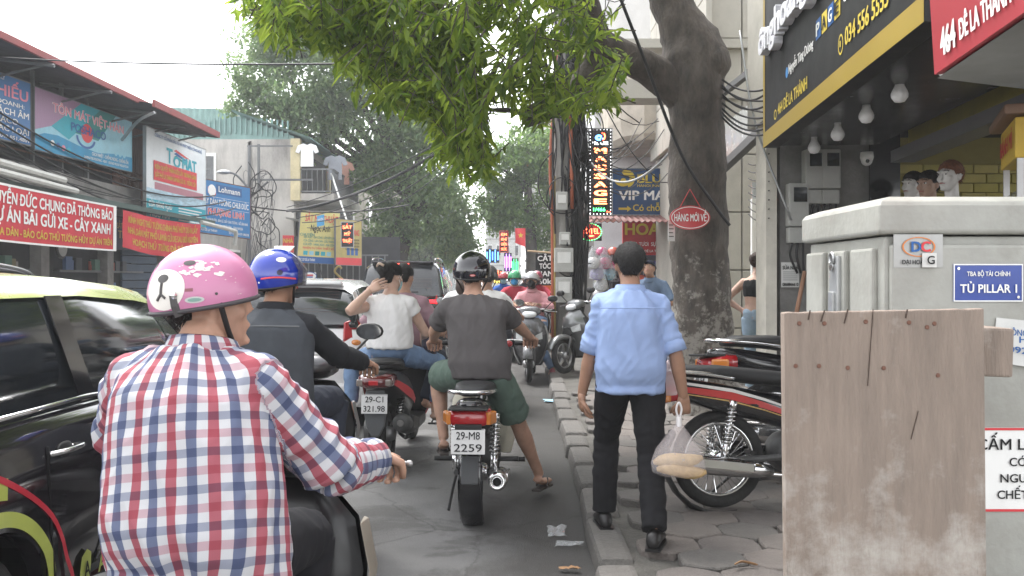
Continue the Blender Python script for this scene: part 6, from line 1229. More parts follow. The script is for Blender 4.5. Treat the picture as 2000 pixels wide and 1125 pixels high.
def person(name_label, loc, rz, hip, lean, arms, legs, head=(0,0), shirt=None, pants=None, sk=None, voxel=.012, s=1.0, seed=1, side=0.0, female=False, z0=0.0, hands=(('g',),('g',)), extra=None, spine=.52, curve=.0, group=None, broad=1.0, nk=.130):
    """arms / legs: ((wrist or ankle, pole) left, right) in local space; shirt / pants dicts: m, sleeve, off, hem / len"""
    sk = sk or skin; t = thing('person', name_label, 'person', (loc[0], loc[1], z0), rz, group)
    hip = V(hip); ln = R(lean); up = V((math.sin(R(side)), math.sin(ln), math.cos(ln))).normalized(); fw = V((0, math.cos(ln), -math.sin(ln)))
    def sp(u): return hip + up*(spine*s*u) + V((0,1,0))*(curve*s*u*u) - fw*(.03*s*math.sin(math.pi*min(max(u,0),1)))
    rt = V((1,0,0)); fem = (.93 if female else 1.0)*broad
    hm_b = MB()
    def ring(u, hw, hd, off=0): c = sp(u); return [c + rt*((hw*s*fem+off)*math.copysign(abs(math.cos(a))**.85, math.cos(a))) + fw*((hd*s+off)*math.copysign(abs(math.sin(a))**.85, math.sin(a))) for a in np.linspace(0,2*math.pi,20,endpoint=False)]
    mb = MB(); mb.loft([ring(*q) for q in TOR])
    neck = sp(1.0); hc = sp(1.0) + V((0,.035*s,0)) + up*(nk*s); M = hframe(-head[0], -head[1])
    mb.tube([sp(.9), sp(1.06)+V((0,.01,0)), hc+M@V((0,-.01,-.05))], [.062*s,.056*s,.054*s], 14); head_geo(mb, hc, M, s)
    l1, l2 = .285*s, .255*s; t1, t2 = .43*s, .42*s; bones = []; A_, L_ = [], []
    for e, (wr, pole) in zip((-1,1), arms):
        sh_ = sp(.825) + rt*(e*.162*s*fem) + fw*(-.005); el, wp = ik(sh_, wr, l1, l2, pole); A_.append((sh_, el, wp))
        mb.tube([sh_-rt*e*.06, sh_, sh_.lerp(el,.35), sh_.lerp(el,.8), el], [.045*s,.052*s,.047*s,.040*s,.038*s], 14); mb.tube([el-(wp-el)*.05, el.lerp(wp,.25), el.lerp(wp,.7), wp], [.039*s,.042*s,.033*s,.027*s], 14)
        hs = hands[0 if e < 0 else 1]; d = (wp-el).normalized()
        if hs[0] == 'g': hand(hm_b, wp, V((e*-.12,1,-.18)) if len(hs) < 2 else hs[1], V((0,-.15,-1)) if len(hs) < 3 else hs[2], 1.05, -e, s)
        else: hand(hm_b, wp, hs[1] if len(hs) > 1 else d, hs[2] if len(hs) > 2 else V((-e,0,0)), hs[3] if len(hs) > 3 else .35, -e if len(hs) < 5 else hs[4], s)
    for e, (an, pole) in zip((-1,1), legs):
        hj = sp(.05) + rt*(e*.090*s); kn, ap = ik(hj, an, t1, t2, pole); L_.append((hj, kn, ap))
        mb.tube([hj, hj.lerp(kn,.25), hj.lerp(kn,.75), kn], [.086*s,.084*s,.062*s,.054*s], 16); mb.tube([kn-(ap-kn)*.04, kn.lerp(ap,.28), kn.lerp(ap,.65), ap], [.053*s,.057*s,.040*s,.034*s], 14)
        ft = pants.get('toe', (None,None))[0 if e < 0 else 1] if pants else None; fd = V(ft) if ft is not None else V((e*.15,1,-.05)); fd.normalize()
        mb.tube([ap+V((0,0,-.02))-fd*.045*s, ap+V((0,0,-.045*s))+fd*.02, ap+V((0,0,-.058*s))+fd*.11*s, ap+V((0,0,-.064*s))+fd*.19*s], [.034*s,.036*s,.038*s,.026*s], 12, squash=.62, up=fd.cross(V((0,0,1))))
    co, fs = fuse(mb, voxel, 3); kb_ = len(co); mesh_obj('body', [tuple(q) for q in co] + [tuple(q) for q in hm_b.v], fs + [tuple(i+kb_ for i in f) for f in hm_b.f], sk, t, smooth=True)
    if pants:
        pb = MB(); o_ = pants.get('off', .012); pb.loft([ring(u, hw, hd, o_) for u, hw, hd in TOR[0:4] if u < pants.get('top', .30)] + [ring(pants.get('top',.30), .150, .108, o_)]); bn = [(sp(-.05), sp(.4), fw, .17*s, 't', 0)]
        ln_ = pants.get('len', 1.0); fl = pants.get('flare', 0.0)
        for hj, kn, ap in L_:
            if ln_ > .52:
                pb.tube([hj, hj.lerp(kn,.25), hj.lerp(kn,.75), kn], [.088*s+o_,.086*s+o_,.066*s+o_*1.2,.060*s+o_], 16); e2 = kn.lerp(ap, (ln_-.5)*2); pb.tube([kn, kn.lerp(e2,.3), kn.lerp(e2,.7), e2], [.060*s+o_,.058*s+o_*1.2,.050*s+o_*1.1+fl*.6,.042*s+o_*1.3+fl], 16)
                bn += [(hj, kn, fw, .08*s, 'l', 0), (kn, e2, V((0,1,0)), .06*s, 'l', .4)]
            else: e2 = hj.lerp(kn, ln_*2); pb.tube([hj, hj.lerp(e2,.4), e2], [.090*s+o_,.090*s+o_*1.5,.080*s+o_*2.2+fl], 18); bn += [(hj, e2, fw, .09*s, 'l', 0)]
        cloth_mesh(pants.get('name','trousers'), pb, bn, pants['m'], t, max(voxel*.95,.008), pants.get('fold',.006), seed+3)
    if shirt:
        sb_ = MB(); o_ = shirt.get('off', .016); h0 = shirt.get('hem', .02); prof = [q for q in TOR if q[0] > h0+.03]
        r0 = np.interp(h0, [q[0] for q in TOR], [q[1] for q in TOR]); d0 = np.interp(h0, [q[0] for q in TOR], [q[2] for q in TOR])
        top_ = shirt.get('neck', .985); body_r = [(h0, max(r0,.158), max(d0,.114))] + [(q[0], max(q[1], shirt.get('loose',.155)) if q[0] < .8 else q[1], q[2]) for q in prof if q[0] < top_-.01] + [(top_, .088, .072)]
        sb_.loft([ring(u, hw, hd, o_*(1.5 if u < .5 else 1.0)) for u, hw, hd in body_r]); bn = [(sp(0), sp(.95), -fw, .165*s, 't', 0)]; sl = shirt.get('sleeve', .5); so = shirt.get('soff', o_)
        for sh_, el, wp in A_:
            if sl <= 0: continue
            sh0 = sh_ + (sp(.8)-sh_)*.25; e1 = min(sl/.53, 1.0); q = sh_.lerp(el, e1); fl = shirt.get('flare', .008)
            sb_.ball(sh_, .056*s+so*.8, 16, 10); sb_.ball(sh0+up*.012, .058*s+so*.6, 16, 10); sb_.tube([sh_, sh_.lerp(q,.4), sh_.lerp(q,.8), q], [.054*s+so*.8,.051*s+so,.047*s+so+fl*.5,.045*s+so+fl], 16); bn.append((sh_, el, V((0,0,1)), .055*s, 's', .1))
            if sl > .53: q2 = el.lerp(wp, (sl-.53)/.47); sb_.tube([el-(q2-el)*.06, el.lerp(q2,.3), el.lerp(q2,.7), q2], [.044*s+so,.045*s+so,.038*s+so,.030*s+so+.004], 16); bn.append((el, wp, V((0,0,1)), .05*s, 's', .1+l1))
        so_ = cloth_mesh('shirt', sb_, bn, shirt['m'], t, shirt.get('vox', max(voxel*.95,.0075)), shirt.get('fold',.007), seed, shirt.get('it',6))
        if shirt.get('collar'):
            cb = MB(); cb.loft([[neck + V((0,.012,0)) + up*z + rt*(w*math.cos(a)) + fw*(w*1.02*math.sin(a)) for a in np.linspace(0,2*math.pi,24,endpoint=False)] for z, w in ((-.035,.088*s),(.012,.071*s),(.026,.070*s),(.022,.080*s),(-.02,.098*s),(-.034,.094*s))]); weave(cb.build('collar', shirt.get('cm', shirt['m']), so_, smooth=True), neck-up*.05, neck+up*.05, -fw, .085)
        if shirt.get('cuff'):
            for sh_, el, wp in A_:
                e1 = min(sl/.53, 1.0); q = sh_.lerp(el, e1) if sl <= .53 else el.lerp(wp, (sl-.53)/.47); d = ((el-sh_) if sl <= .53 else (wp-el)).normalized(); rr_ = (.052 if sl <= .53 else .036)*s+so
                MB().tube([q-d*shirt['cuff'], q-d*shirt['cuff']*.5, q+d*.006], [rr_, rr_+.004, rr_+.003], 18).build('cuff', shirt.get('cm', shirt['m']), so_, smooth=True); weave(so_.children[-1], q-d*.1, q+d*.1, V((0,0,1)), .05)
    return dict(t=t, hc=hc, M=M, arms=A_, legs=L_, sp=sp, fw=fw, rt=rt, up=up, s=s)
def shoe(p, k, fd, m, sole=None, kind='shoe'):
    ap = p['legs'][k][2]; fd = V(fd).normalized(); s = p['s']; u_ = fd.cross(V((0,0,1))).normalized(); zz = ap.z - .088*s
    if kind == 'shoe':
        o = MB().loft([[ap + fd*y*s + u_*(w*s*math.cos(a)) + V((0,0,-.088*s + h_*s*(.5+.5*math.sin(a))*(1 if math.sin(a) > -1 else 0))) for a in np.linspace(0,2*math.pi,16,endpoint=False)] for y, w, h_ in ((-.075,.022,.05),(-.06,.036,.085),(-.01,.042,.10),(.06,.045,.085),(.12,.048,.06),(.17,.042,.05),(.20,.022,.035))]).build('shoe', m, p['t'], smooth=True)
        MB().prism([(-.078,-.036),(.1,-.05),(.2,-.03),(.206,.0),(.2,.03),(.1,.05),(-.078,.036)], .016*s, ap+V((0,0,-.094*s)), fd, u_, V((0,0,1))).build('sole', sole or blkpl, o)
    else:
        o = MB().prism([(-.075,-.03),(.05,-.036),(.14,-.046),(.195,-.028),(.2,.02),(.15,.042),(.05,.034),(-.075,.03)], .016*s, ap+V((0,0,-.098*s)), fd, u_, V((0,0,1))).build('sandal', m, p['t'], bevel=.004)
        for e in (-1,1): MB().tube(smoothpath([ap+fd*.04+u_*e*.038+V((0,0,-.08*s)), ap+fd*.09+u_*e*.025+V((0,0,-.035*s)), ap+fd*.145+V((0,0,-.055*s)), ap+fd*.15+V((0,0,-.085*s))]), .006, 6).build('strap', m, o, smooth=True)
def mask(p, m):
    c, M, s = p['hc'], p['M'], p['s']; P = lambda x, y, z: c + M @ V((x*s,y*s,z*s))
    o = MB().loft([[P(x*w, y-abs(x)**2*.075, z) for x in np.linspace(-1,1,9)] + [P(x*w, y-.008-abs(x)**2*.075, z) for x in np.linspace(1,-1,9)] for w, y, z in ((.045,.108,.0),(.064,.126,-.022),(.066,.124,-.055),(.058,.112,-.09),(.035,.088,-.115))]).build('face_mask', m, p['t'], smooth=True)
    for e in (-1,1): MB().tube([P(e*.06,.06,-.02),P(e*.08,.0,.015),P(e*.083,-.015,0),P(e*.06,.05,-.07)], .002, 5).build('ear_loop', whi, o)

# ---- checked shirt rider
ck = cloth('check_cloth', (.47,.47,.485), .03, bump=.2); n, l, b = nodes_of(ck)
at_ = n.new('ShaderNodeAttribute'); at_.attribute_name = 'weave'; sx = n.new('ShaderNodeSeparateXYZ'); l.new(at_.outputs['Vector'], sx.inputs[0]); cur = b.inputs['Base Color'].links[0].from_socket
def stripe(sock, period, phase, width, col):
    global cur
    a = n.new('ShaderNodeMath'); a.operation = 'MULTIPLY_ADD'; a.inputs[1].default_value = 1/period; a.inputs[2].default_value = phase; l.new(sock, a.inputs[0]); f = n.new('ShaderNodeMath'); f.operation = 'FRACT'; l.new(a.outputs[0], f.inputs[0])
    c = n.new('ShaderNodeMath'); c.operation = 'COMPARE'; c.inputs[1].default_value = .5; c.inputs[2].default_value = width/period/2; l.new(f.outputs[0], c.inputs[0]); mxx = n.new('ShaderNodeMixRGB'); mxx.blend_type = 'MULTIPLY'; mxx.inputs[2].default_value = (*col,1)
    l.new(c.outputs[0], mxx.inputs[0]); l.new(cur, mxx.inputs[1]); cur = mxx.outputs[0]
stripe(sx.outputs['X'], .080, 0, .020, (.66,.19,.23)); stripe(sx.outputs['X'], .080, .5, .020, (.24,.28,.43)); stripe(sx.outputs['Y'], .080, 0, .019, (.84,.60,.64)); stripe(sx.outputs['Y'], .080, .5, .019, (.50,.53,.63))
l.new(cur, b.inputs['Base Color'])
navy_t = cloth('dark_jeans', (.03,.035,.05))
RX = R(-14)
pk = person('rider in a red, white and blue checked shirt and scratched pink helmet', (-.905,1.77), RX, (.14,.34,.845), 11, ((V((-.345,.82,1.015)), V((-.7,-.3,-1))), (V((.385,.82,1.015)), V((.55,-.4,-1)))), ((V((-.12,.80,.38)), V((-.2,1,.6))), (V((.13,.80,.38)), V((.05,1,.6)))), head=(40,-4),
   shirt=dict(m=ck, sleeve=.93, off=.028, hem=-.12, loose=.172, fold=.011, collar=True, cuff=.05, soff=.02, vox=.0052, it=10), pants=dict(m=cloth('near_black_trousers', (.012,.012,.015)), len=.95), voxel=.0075, seed=2, spine=.50, curve=.03, s=1.02, nk=.105, side=-9); pk['t'].scale = (.96,.96,.96)
pinkh = mat('pink_helmet', (.47,.17,.30), .35, var=.07, scale=6, coat=.35); h, S = helmet(pk['t'], pk['hc'], pk['M'], pinkh, 1.0, (.114,.136,.128), -.10, -.30, mat('dull_rim', (.05,.045,.05), .5))
# azimuths below are from the helmet's own back; the head is turned right by 40 degrees, so its back faces left of the camera
S0 = S; S = lambda az, el, k=1.0: S0(az+R(26), el, k)
cw = mat('helmet_cream', (.72,.69,.64), .5, var=.05, scale=12); cg = mat('helmet_charcoal', (.06,.055,.055), .5)
patch(h, S, R(4), R(10), oval(.46,.40,28), cw, 'muzzle_print'); patch(h, S, R(3), R(22), oval(.13,.085,18), cg, 'nose_print', 1.010); patch(h, S, R(34), R(40), oval(.11,.062,16), cg, 'eye_print'); patch(h, S, R(-34), R(38), oval(.11,.062,16), cg, 'eye_print')
for pts in (((0,.14),(.0,-.07)), ((0,-.07),(-.10,-.19)), ((0,-.07),(.10,-.15))):
    MB().tube([S(R(3)+pts[0][0]+(pts[1][0]-pts[0][0])*i/5, R(9)+pts[0][1]+(pts[1][1]-pts[0][1])*i/5, 1.010) for i in range(6)], .0035, 5).build('mouth_line', cg, h)
rsc = random.Random(3)
for k in range(26):
    a_, e_ = R(rsc.gauss(48,11)), R(rsc.gauss(34,5)); patch(h, S, a_, e_, oval(rsc.uniform(.02,.09), rsc.uniform(.012,.04), 9, k, .35), cw, 'scratched_patch', 1.004+.0001*k)
for k in range(14): patch(h, S, R(rsc.uniform(20,110)), R(rsc.uniform(-2,60)), oval(rsc.uniform(.008,.03), .006, 7, k, .3), cw, 'scuff', 1.004+.0001*k)
patch(h, S, R(40), R(-3), oval(.17,.062,22), mat('badge_silver', (.5,.52,.5), .4), 'round_badge'); patch(h, S, R(40), R(-3), oval(.12,.035,22), mat('badge_green', (.2,.34,.3), .4), 'round_badge', 1.010); patch(h, S, R(35), R(8), [(-.07,-.03),(.07,-.03),(.07,.03),(-.07,.03)], mat('badge_maroon', (.25,.08,.1), .4), 'label_print'); patch(h, S, R(4), R(-8), [(-.05,-.05),(.05,-.05),(.05,.05),(-.05,.05)], cw, 'label_print', 1.008)
patch(h, S, R(62), R(2), oval(.028,.028,10), cg, 'rivet'); MB().tube([S(R(19),R(4),1.01), S(R(20),R(-8),1.015), S(R(22),R(-20),1.01)], .011, 8, squash=.35).build('strap_clip', cg, h); MB().ball(S(R(19),R(3),1.01), .010, 8, 6).build('strap_stud', chrome, h)
hair_cap(pk['t'], pk['hc'], pk['M'], hairm, 1.0, nape=-.06)
# ---- denim vest rider with blue helmet
dn = cloth('black_denim', (.055,.061,.07), .25, bump=.3); blsl = cloth('black_sleeve', (.016,.017,.02), .15)
bl = person('rider in a grey denim vest, black sleeves and glossy blue helmet', (-1.16,3.98), R(-4), (.0,.34,.82), 8, ((V((-.345,.82,1.02)), V((-.7,-.4,-1))), (V((.345,.82,1.015)), V((.35,-.3,-1)))), ((V((-.15,.72,.42)), V((-.3,1,.6))), (V((.17,.72,.42)), V((.3,1,.6)))), head=(28,-2),
   shirt=dict(m=blsl, sleeve=.96, off=.012, hem=.04, loose=.14, collar=True, fold=.004), pants=dict(m=navy_t), voxel=.009, seed=5, spine=.50, s=.99, sk=skin_d)
vb = MB(); sp_ = bl['sp']; rg_ = []
for u, hw, hd in ((-.04,.212,.162),(.2,.208,.160),(.4,.200,.152),(.6,.202,.154),(.76,.205,.154),(.85,.196,.138),(.92,.155,.120),(.975,.108,.098)): rg_.append([sp_(u) + bl['rt']*(hw*math.copysign(abs(math.cos(a))**.85, math.cos(a))) + bl['fw']*(hd*math.sin(a)) for a in np.linspace(0,2*math.pi,24,endpoint=False)])
vs_ = cloth_mesh('vest', vb.loft(rg_), [(sp_(0), sp_(.95), -bl['fw'], .17, 't', 0)], dn, bl['t'], .009, .006, 9)
MB().tube([sp_(.80) + bl['rt']*x - bl['fw']*(.150-abs(x)*.10) for x in np.linspace(-.17,.17,9)], .004, 5).build('yoke_seam', mat('seam_thread', (.12,.125,.13), .8), vs_)
blueh = mat('blue_helmet', (.012,.035,.34), .12, coat=.9, var=.12); h, S = helmet(bl['t'], bl['hc'], bl['M'], blueh, 1.0, (.122,.146,.132), -.22, -.48)
for e in (-1,1):
    MB().tube([S(e*R(20+i*9), R(-4+2.4*math.sin(i*.5)), 1.006) for i in range(9)], .006, 6, squash=.4).build('red_stripe', redp, h); patch(h, S, e*R(64), R(36), oval(.18,.11,16), whi, 'white_flash'); patch(h, S, e*R(58), R(8), oval(.10,.10,14), mat('helmet_navy', (.01,.012,.06), .3), 'round_emblem')
MB().loft([[S(math.pi+a, R(42), 1.04), S(math.pi+a, R(10), 1.12), S(math.pi+a, R(-20), 1.10)] for a in np.linspace(-1.5,1.5,15)], cap=False, closed=False).build('visor', mat('smoke_visor', (.10,.10,.12), .05, alpha=.6, coat=.6), h, smooth=True); patch(h, S, R(-5), R(-12), [(-.05,-.05),(.05,-.05),(.05,.05),(-.05,.05)], whi, 'label_print'); patch(h, S, R(14), R(-12), oval(.035,.035), whi, 'label_print')
MB().tube([S(a, R(62), 1.006) for a in np.linspace(2.2,4.1,9)], .035, 8, squash=.12).build('white_crown', whi, h, smooth=True)
hair_cap(bl['t'], bl['hc'], bl['M'], hairm, 1.0, nape=-.06)
# ---- man driving and woman in white behind him
wt = cloth('white_tee', (.66,.65,.64), .05); jn = cloth('blue_jeans', (.14,.21,.33), .22, bump=.3); mst = cloth('mauve_tee', (.30,.19,.22), .1)
dv = person('man in a mauve striped tee driving, in front of the woman in white', (-.975,7.1), R(-3), (.03,.55,.82), 8, ((V((-.36,.86,1.02)), V((-.8,-.4,-1))), (V((.36,.86,1.02)), V((.6,-.5,-1)))), ((V((-.2,.75,.42)), V((-.5,1,.5))), (V((.2,.75,.42)), V((.5,1,.5)))), head=(8,0), shirt=dict(m=mst, sleeve=.45, hem=.0), pants=dict(m=navy_t), voxel=.013, seed=11, s=1.0)
hair_cap(dv['t'], dv['hc'], dv['M'], hairm, 1.0)
wo = person('woman in a white tee and jeans riding pillion, hand on her hair', (-.975,7.1), R(-3), (.02,.10,.84), 2, ((V((-.115,-.02,1.365)), V((-.55,-1,-.25))), (V((.23,.42,.93)), V((.7,-.4,-.6)))), ((V((-.33,.28,.38)), V((-.8,1,.5))), (V((.34,.30,.38)), V((.8,1,.5)))), head=(28,6), female=True, sk=skin_l,
   shirt=dict(m=wt, sleeve=.16, off=.020, hem=.14, loose=.165, flare=.012, fold=.012, neck=.97), pants=dict(m=jn, len=.90, off=.010, top=.26, name='jeans'), voxel=.009, seed=14, s=.96, hands=(('o', V((.8,.15,.45)), V((.2,.9,-.2)), .25), ('o', V((.1,1,-.3)), V((-1,0,0)), .5)))
hair_cap(wo['t'], wo['hc'], wo['M'], hairm, .98, thick=1.1, fuzz=.006); hb_ = MB().ball(wo['hc'] + wo['M'] @ V((0,-.115,.055)), (.052,.045,.055), 16, 10).build('hair_bun', hairm, wo['t'], smooth=True); MB().tube(smoothpath([wo['hc'] + wo['M'] @ V(q) for q in ((-.03,-.15,.07),(0,-.165,.09),(.035,-.15,.075))]), .010, 8).build('hair_clip', mat('clip_beige', (.45,.33,.25), .4), hb_, smooth=True)
mask(wo, mat('mask_teal', (.25,.42,.45), .8))
for k in (0,1): shoe(wo, k, (.2 if k else -.2,1,-.15), blkpl, kind='sandal')
bg = MB().ball((.30,.32,.93),(.07,.11,.12),12,8).build('check_bundle', mat('dark_check', (.04,.035,.05), .85, var=.5, scale=30), wo['t'], smooth=True)
# ---- grey tee rider with one foot on the road
gt_ = cloth('grey_tee', (.085,.078,.078), .08); gs_ = cloth('green_shorts', (.09,.13,.105), .1)
gy = person('rider in a grey tee, green shorts and black helmet, foot on the road', (-.225,5.58), R(-2.5), (.02,.22,.835), 9, ((V((-.345,.72,1.03)), V((-.9,-.4,-.6))), (V((.345,.80,1.02)), V((.8,-.5,-.6)))), ((V((-.24,.44,.40)), V((-.6,1,.2))), (V((.40,.60,.10)), V((.25,1,.35)))), head=(-2,-4),
   shirt=dict(m=gt_, sleeve=.34, off=.018, hem=-.04, loose=.160, flare=.016, fold=.011), pants=dict(m=gs_, len=.42, off=.009, flare=.006, name='shorts', toe=(None,(.35,1,-.02))), voxel=.0085, seed=21, s=1.0, sk=skin, side=-6)
h, S = helmet(gy['t'], gy['hc'], gy['M'], mat('black_helmet', (.008,.008,.012), .10, coat=.9), 1.0, (.124,.146,.132), -.20, -.36, peak=None)
patch(h, S, R(5), R(-8), oval(.14,.055,20), redp, 'helmet_badge'); patch(h, S, R(5), R(-8), oval(.115,.038,20), mat('badge_pink', (.6,.35,.33), .4), 'helmet_badge', 1.010); patch(h, S, R(52), R(-14), [(-.06,-.07),(.06,-.07),(.06,.07),(-.06,.07)], mat('beige_label', (.4,.33,.25), .5), 'label_print')
hair_cap(gy['t'], gy['hc'], gy['M'], hairm, 1.0, nape=-.07); shoe(gy, 1, (.35,1,-.02), mat('brown_rubber', (.05,.04,.035), .8), kind='sandal'); shoe(gy, 0, (-.15,1,-.05), MATS['brown_rubber'], kind='sandal')
# ---- walking man in blue with bread
ls = cloth('sky_shirt', (.27,.36,.58), .05); bt_ = cloth('black_trousers', (.012,.012,.014), .15)
wk = person('man in a pale blue shirt and black trousers walking on the pavement', (.625,4.86), R(-2), (.0,.0,.805), 1.5, ((V((-.255,.10,.715)), V((-.5,-1,.0))), (V((.275,-.02,.725)), V((.4,-1,.1)))), ((V((-.125,.18,.08)), V((-.1,1,0))), (V((.095,-.25,.095)), V((.1,1,0)))), head=(0,3),
   shirt=dict(m=ls, sleeve=.50, off=.022, hem=-.10, loose=.166, fold=.013, collar=True, cuff=.055, flare=.004, soff=.012), pants=dict(m=bt_, len=1.0, off=.012, flare=.008, toe=((-.1,1,-.02),(.2,1,-.02))), voxel=.0085, seed=31, s=.945, broad=.95, z0=.10,
   hands=(('o', V((.05,.25,-1)), V((1,.2,0)), .45), ('o', V((.0,.12,-1)), V((-.3,1,0)), 1.0, -1)), sk=skin_d)
hair_cap(wk['t'], wk['hc'], wk['M'], hairm, 1.0, nape=-.05, thick=1.13, fuzz=.007)
MB().tube([wk['sp'](.80) + wk['rt']*x - wk['fw']*(.150-abs(x)*.10) for x in np.linspace(-.17,.17,9)], .003, 5).build('yoke_seam', ls, wk['t'])
shl = mat('shoe_leather', (.012,.011,.011), .35); shoe(wk, 0, (-.1,1,0), shl); shoe(wk, 1, (.25,1,0), shl)
bg = thing('bread_bag', 'thin pink plastic bag with two loaves held by the walking man', 'bag', at(1326,872,4.70)); bg.scale = (1.12,1.12,1.12)
bagm = mat('pink_film', (.90,.78,.78), .12, var=.2, alpha=.28, bump=.5, bscale=30)
rgs = []
for z, hw, hd, wob in ((.145,.006,.006,0),(.10,.016,.012,.2),(.05,.055,.04,.3),(-.01,.098,.06,.25),(-.07,.122,.075,.12),(-.115,.118,.075,.08),(-.13,.09,.06,.05)): rgs.append([V((hw*math.cos(a)*(1+wob*noise.noise(V((a*2,z*9,1)))), hd*math.sin(a)*(1+wob*noise.noise(V((a*3,z*9,5)))), z)) for a in np.linspace(0,2*math.pi,28,endpoint=False)])
MB().loft(rgs).build('film', bagm, bg, smooth=True); MB().tube(smoothpath([(-.004,0,.13),(-.012,0,.17),(0,0,.20),(.012,0,.17),(.004,0,.13)]), .005, 6).build('handle', mat('white_film', (.75,.72,.72), .4), bg, smooth=True); MB().tube([(0,0,.135),(0,-.01,.09)], .012, 8).build('knot', MATS['white_film'], bg)
brm = mat('bread_crust', (.60,.42,.20), .6, var=.3, scale=14, bump=.4, bscale=40)
for k, (z, dx, rz_) in enumerate(((-.062,-.004,.10),(-.108,.010,-.06))): MB().tube([(-.112+.028*i+dx, -.012*k, z+.006*math.sin(i*.8)+rz_*(.028*i-.112)) for i in range(9)], [.010,.024,.030,.032,.033,.032,.030,.023,.010], 14, squash=.85).build('loaf', brm, bg, smooth=True)
b2 = thing('plastic_bag', 'small white plastic bag hanging behind the walking man', 'bag', at(1306,735,4.98)); MB().loft([[V((q[1]*math.cos(a)*(1+.2*noise.noise(V((a*2,q[0]*9,3)))), q[1]*.7*math.sin(a), q[0])) for a in np.linspace(0,2*math.pi,18,endpoint=False)] for q in ((.09,.008),(.05,.03),(0,.05),(-.06,.06),(-.10,.045))]).build('film', mat('pale_film', (.70,.55,.56), .3, alpha=.6), b2, smooth=True); MB().tube([(0,0,.08),(0,0,.13)], .006, 6).build('handle', MATS['white_film'], b2)
# ---- riders further on, facing and riding away
def far_rider(label, loc, rz, shirt_m, sleeve, hel, pant, bike_args, face=None, hair=None, voxel=.016, badge=None, hs=(0,0), arms=None, female=False, s=1.0, helm_ab=(.124,.146,.132), bike=None, leg=None):
    if bike_args: scooter(bike_args[0], loc, rz, bike_args[1], alu, pl=bike_args[2], steer=0)
    p = person(label, loc, rz, (0,.32,.81), 5, arms or ((V((-.35,.80,1.03)), V((-.8,-.4,-1))), (V((.35,.80,1.03)), V((.8,-.4,-1)))), leg or ((V((-.15,.72,.42)), V((-.3,1,.6))), (V((.17,.72,.42)), V((.3,1,.6)))), head=hs, shirt=dict(m=shirt_m, sleeve=sleeve, collar=sleeve > .8), pants=dict(m=pant), voxel=voxel, seed=int(abs(loc[0]*97+loc[1]*13)) % 50, female=female, s=s)
    hh = None
    if hel:
        hh, S = helmet(p['t'], p['hc'], p['M'], hel, s, helm_ab, -.15, -.36, peak=blkpl)
        if badge: patch(hh, S, 0, R(2), oval(.30,.17,20), badge, 'helmet_badge')
    if face is not None: mask(p, face)
    face_bits(p['t'], p['hc'], p['M'], s) if rz > 1.5 else None
    if hair: hair_cap(p['t'], p['hc'], p['M'], hair, s)
    return p
dkp = cloth('dark_trousers', (.02,.022,.03)); pcs = cloth('rose_check', (.52,.26,.28), .25); rdt = cloth('red_top', (.35,.03,.05)); wht = MATS['white_tee']
sm = person('masked rider in a rose checked shirt and silver helmet on the facing scooter', (.32,14.15), R(176), (0,.30,.78), 5, ((V((-.10,.58,1.08)), V((-1,-.2,-.7))), (V((.08,.58,1.09)), V((1,-.2,-.7)))), ((V((-.15,.72,.42)), V((-.3,1,.6))), (V((-.0-.34,.62,.09)), V((-.3,1,.3)))), head=(4,-14), shirt=dict(m=pcs, sleeve=.9, collar=True), pants=dict(m=jn), voxel=.013, seed=41, s=.98, hands=(('o', V((.8,.5,.1)), V((0,0,-1)), .6), ('o', V((-.8,.5,.1)), V((0,0,-1)), .6)))
h, S = helmet(sm['t'], sm['hc'], sm['M'], mat('silver_helmet', (.42,.42,.43), .2, metal=.4, coat=.6), .98, (.124,.146,.132), -.15, -.36, peak=mat('visor_grey', (.2,.2,.2), .2)); mask(sm, mat('mask_black', (.012,.012,.013), .85)); face_bits(sm['t'], sm['hc'], sm['M'], .98)
shoe(sm, 1, (-.1,1,0), mat('maroon_shoe', (.2,.02,.03), .5))
far_rider('rider in white with black helmet bearing a yellow oval, ahead of the grey rider', (-.29,9.9), R(-2), wht, .4, mat('matt_black_helmet', (.01,.01,.011), .35, coat=.2), dkp, ('black scooter mostly hidden ahead of the grey rider', gloss_k, ('29-D1','703.44')), badge=mat('badge_yellow', (.75,.6,.04), .4), hair=hairm)
p = far_rider('long haired rider in white half hidden left of the grey rider', (-.62,11.0), R(-2), wht, .5, None, dkp, ('white scooter half hidden left of the grey rider', MATS['car_white'], ('29-E2','118.30')), hair=brown_h, female=True, s=.97)
MB().tube([p['hc']+V((0,-.08,.02)), p['hc']+V((0,-.12,-.10)), p['hc']+V((.01,-.13,-.25))], [.075,.085,.045], 14).build('long_hair', brown_h, p['t'], smooth=True)
far_rider('rider in red with green helmet and blue face mask coming towards the camera', (.06,17.4), R(178), rdt, .45, mat('green_helmet', (.03,.30,.12), .25, coat=.6), dkp, ('red scooter of the green helmet rider', redp, ('29-B1','551.20')), face=mat('mask_blue', (.03,.30,.62), .8))
far_rider('rider with maroon helmet behind the masked rose shirt rider', (.50,18.4), R(178), rdt, .9, mat('maroon_helmet', (.26,.03,.06), .25, coat=.6), dkp, ('black scooter behind the silver helmet rider', gloss_k, ('29-S6','318.01')), face=MATS['mask_black'])
far_rider('rider in blue jacket with red helmet farther up the road', (-.18,21.5), R(178), cloth('blue_jacket', (.03,.10,.35)), .9, mat('red_helmet', (.40,.04,.05), .25, coat=.6), dkp, ('silver scooter farther up the road', MATS['dark_silver'], ('29-T1','87.116')), face=MATS['mask_teal'], voxel=.02)
far_rider('rider in dark top with white helmet far up the road', (.34,24.5), R(178), dkp, .9, mat('white_helmet', (.6,.6,.6), .25, coat=.6), dkp, ('grey scooter far up the road', MATS['dark_silver'], ('29-P1','23.905')), voxel=.02)
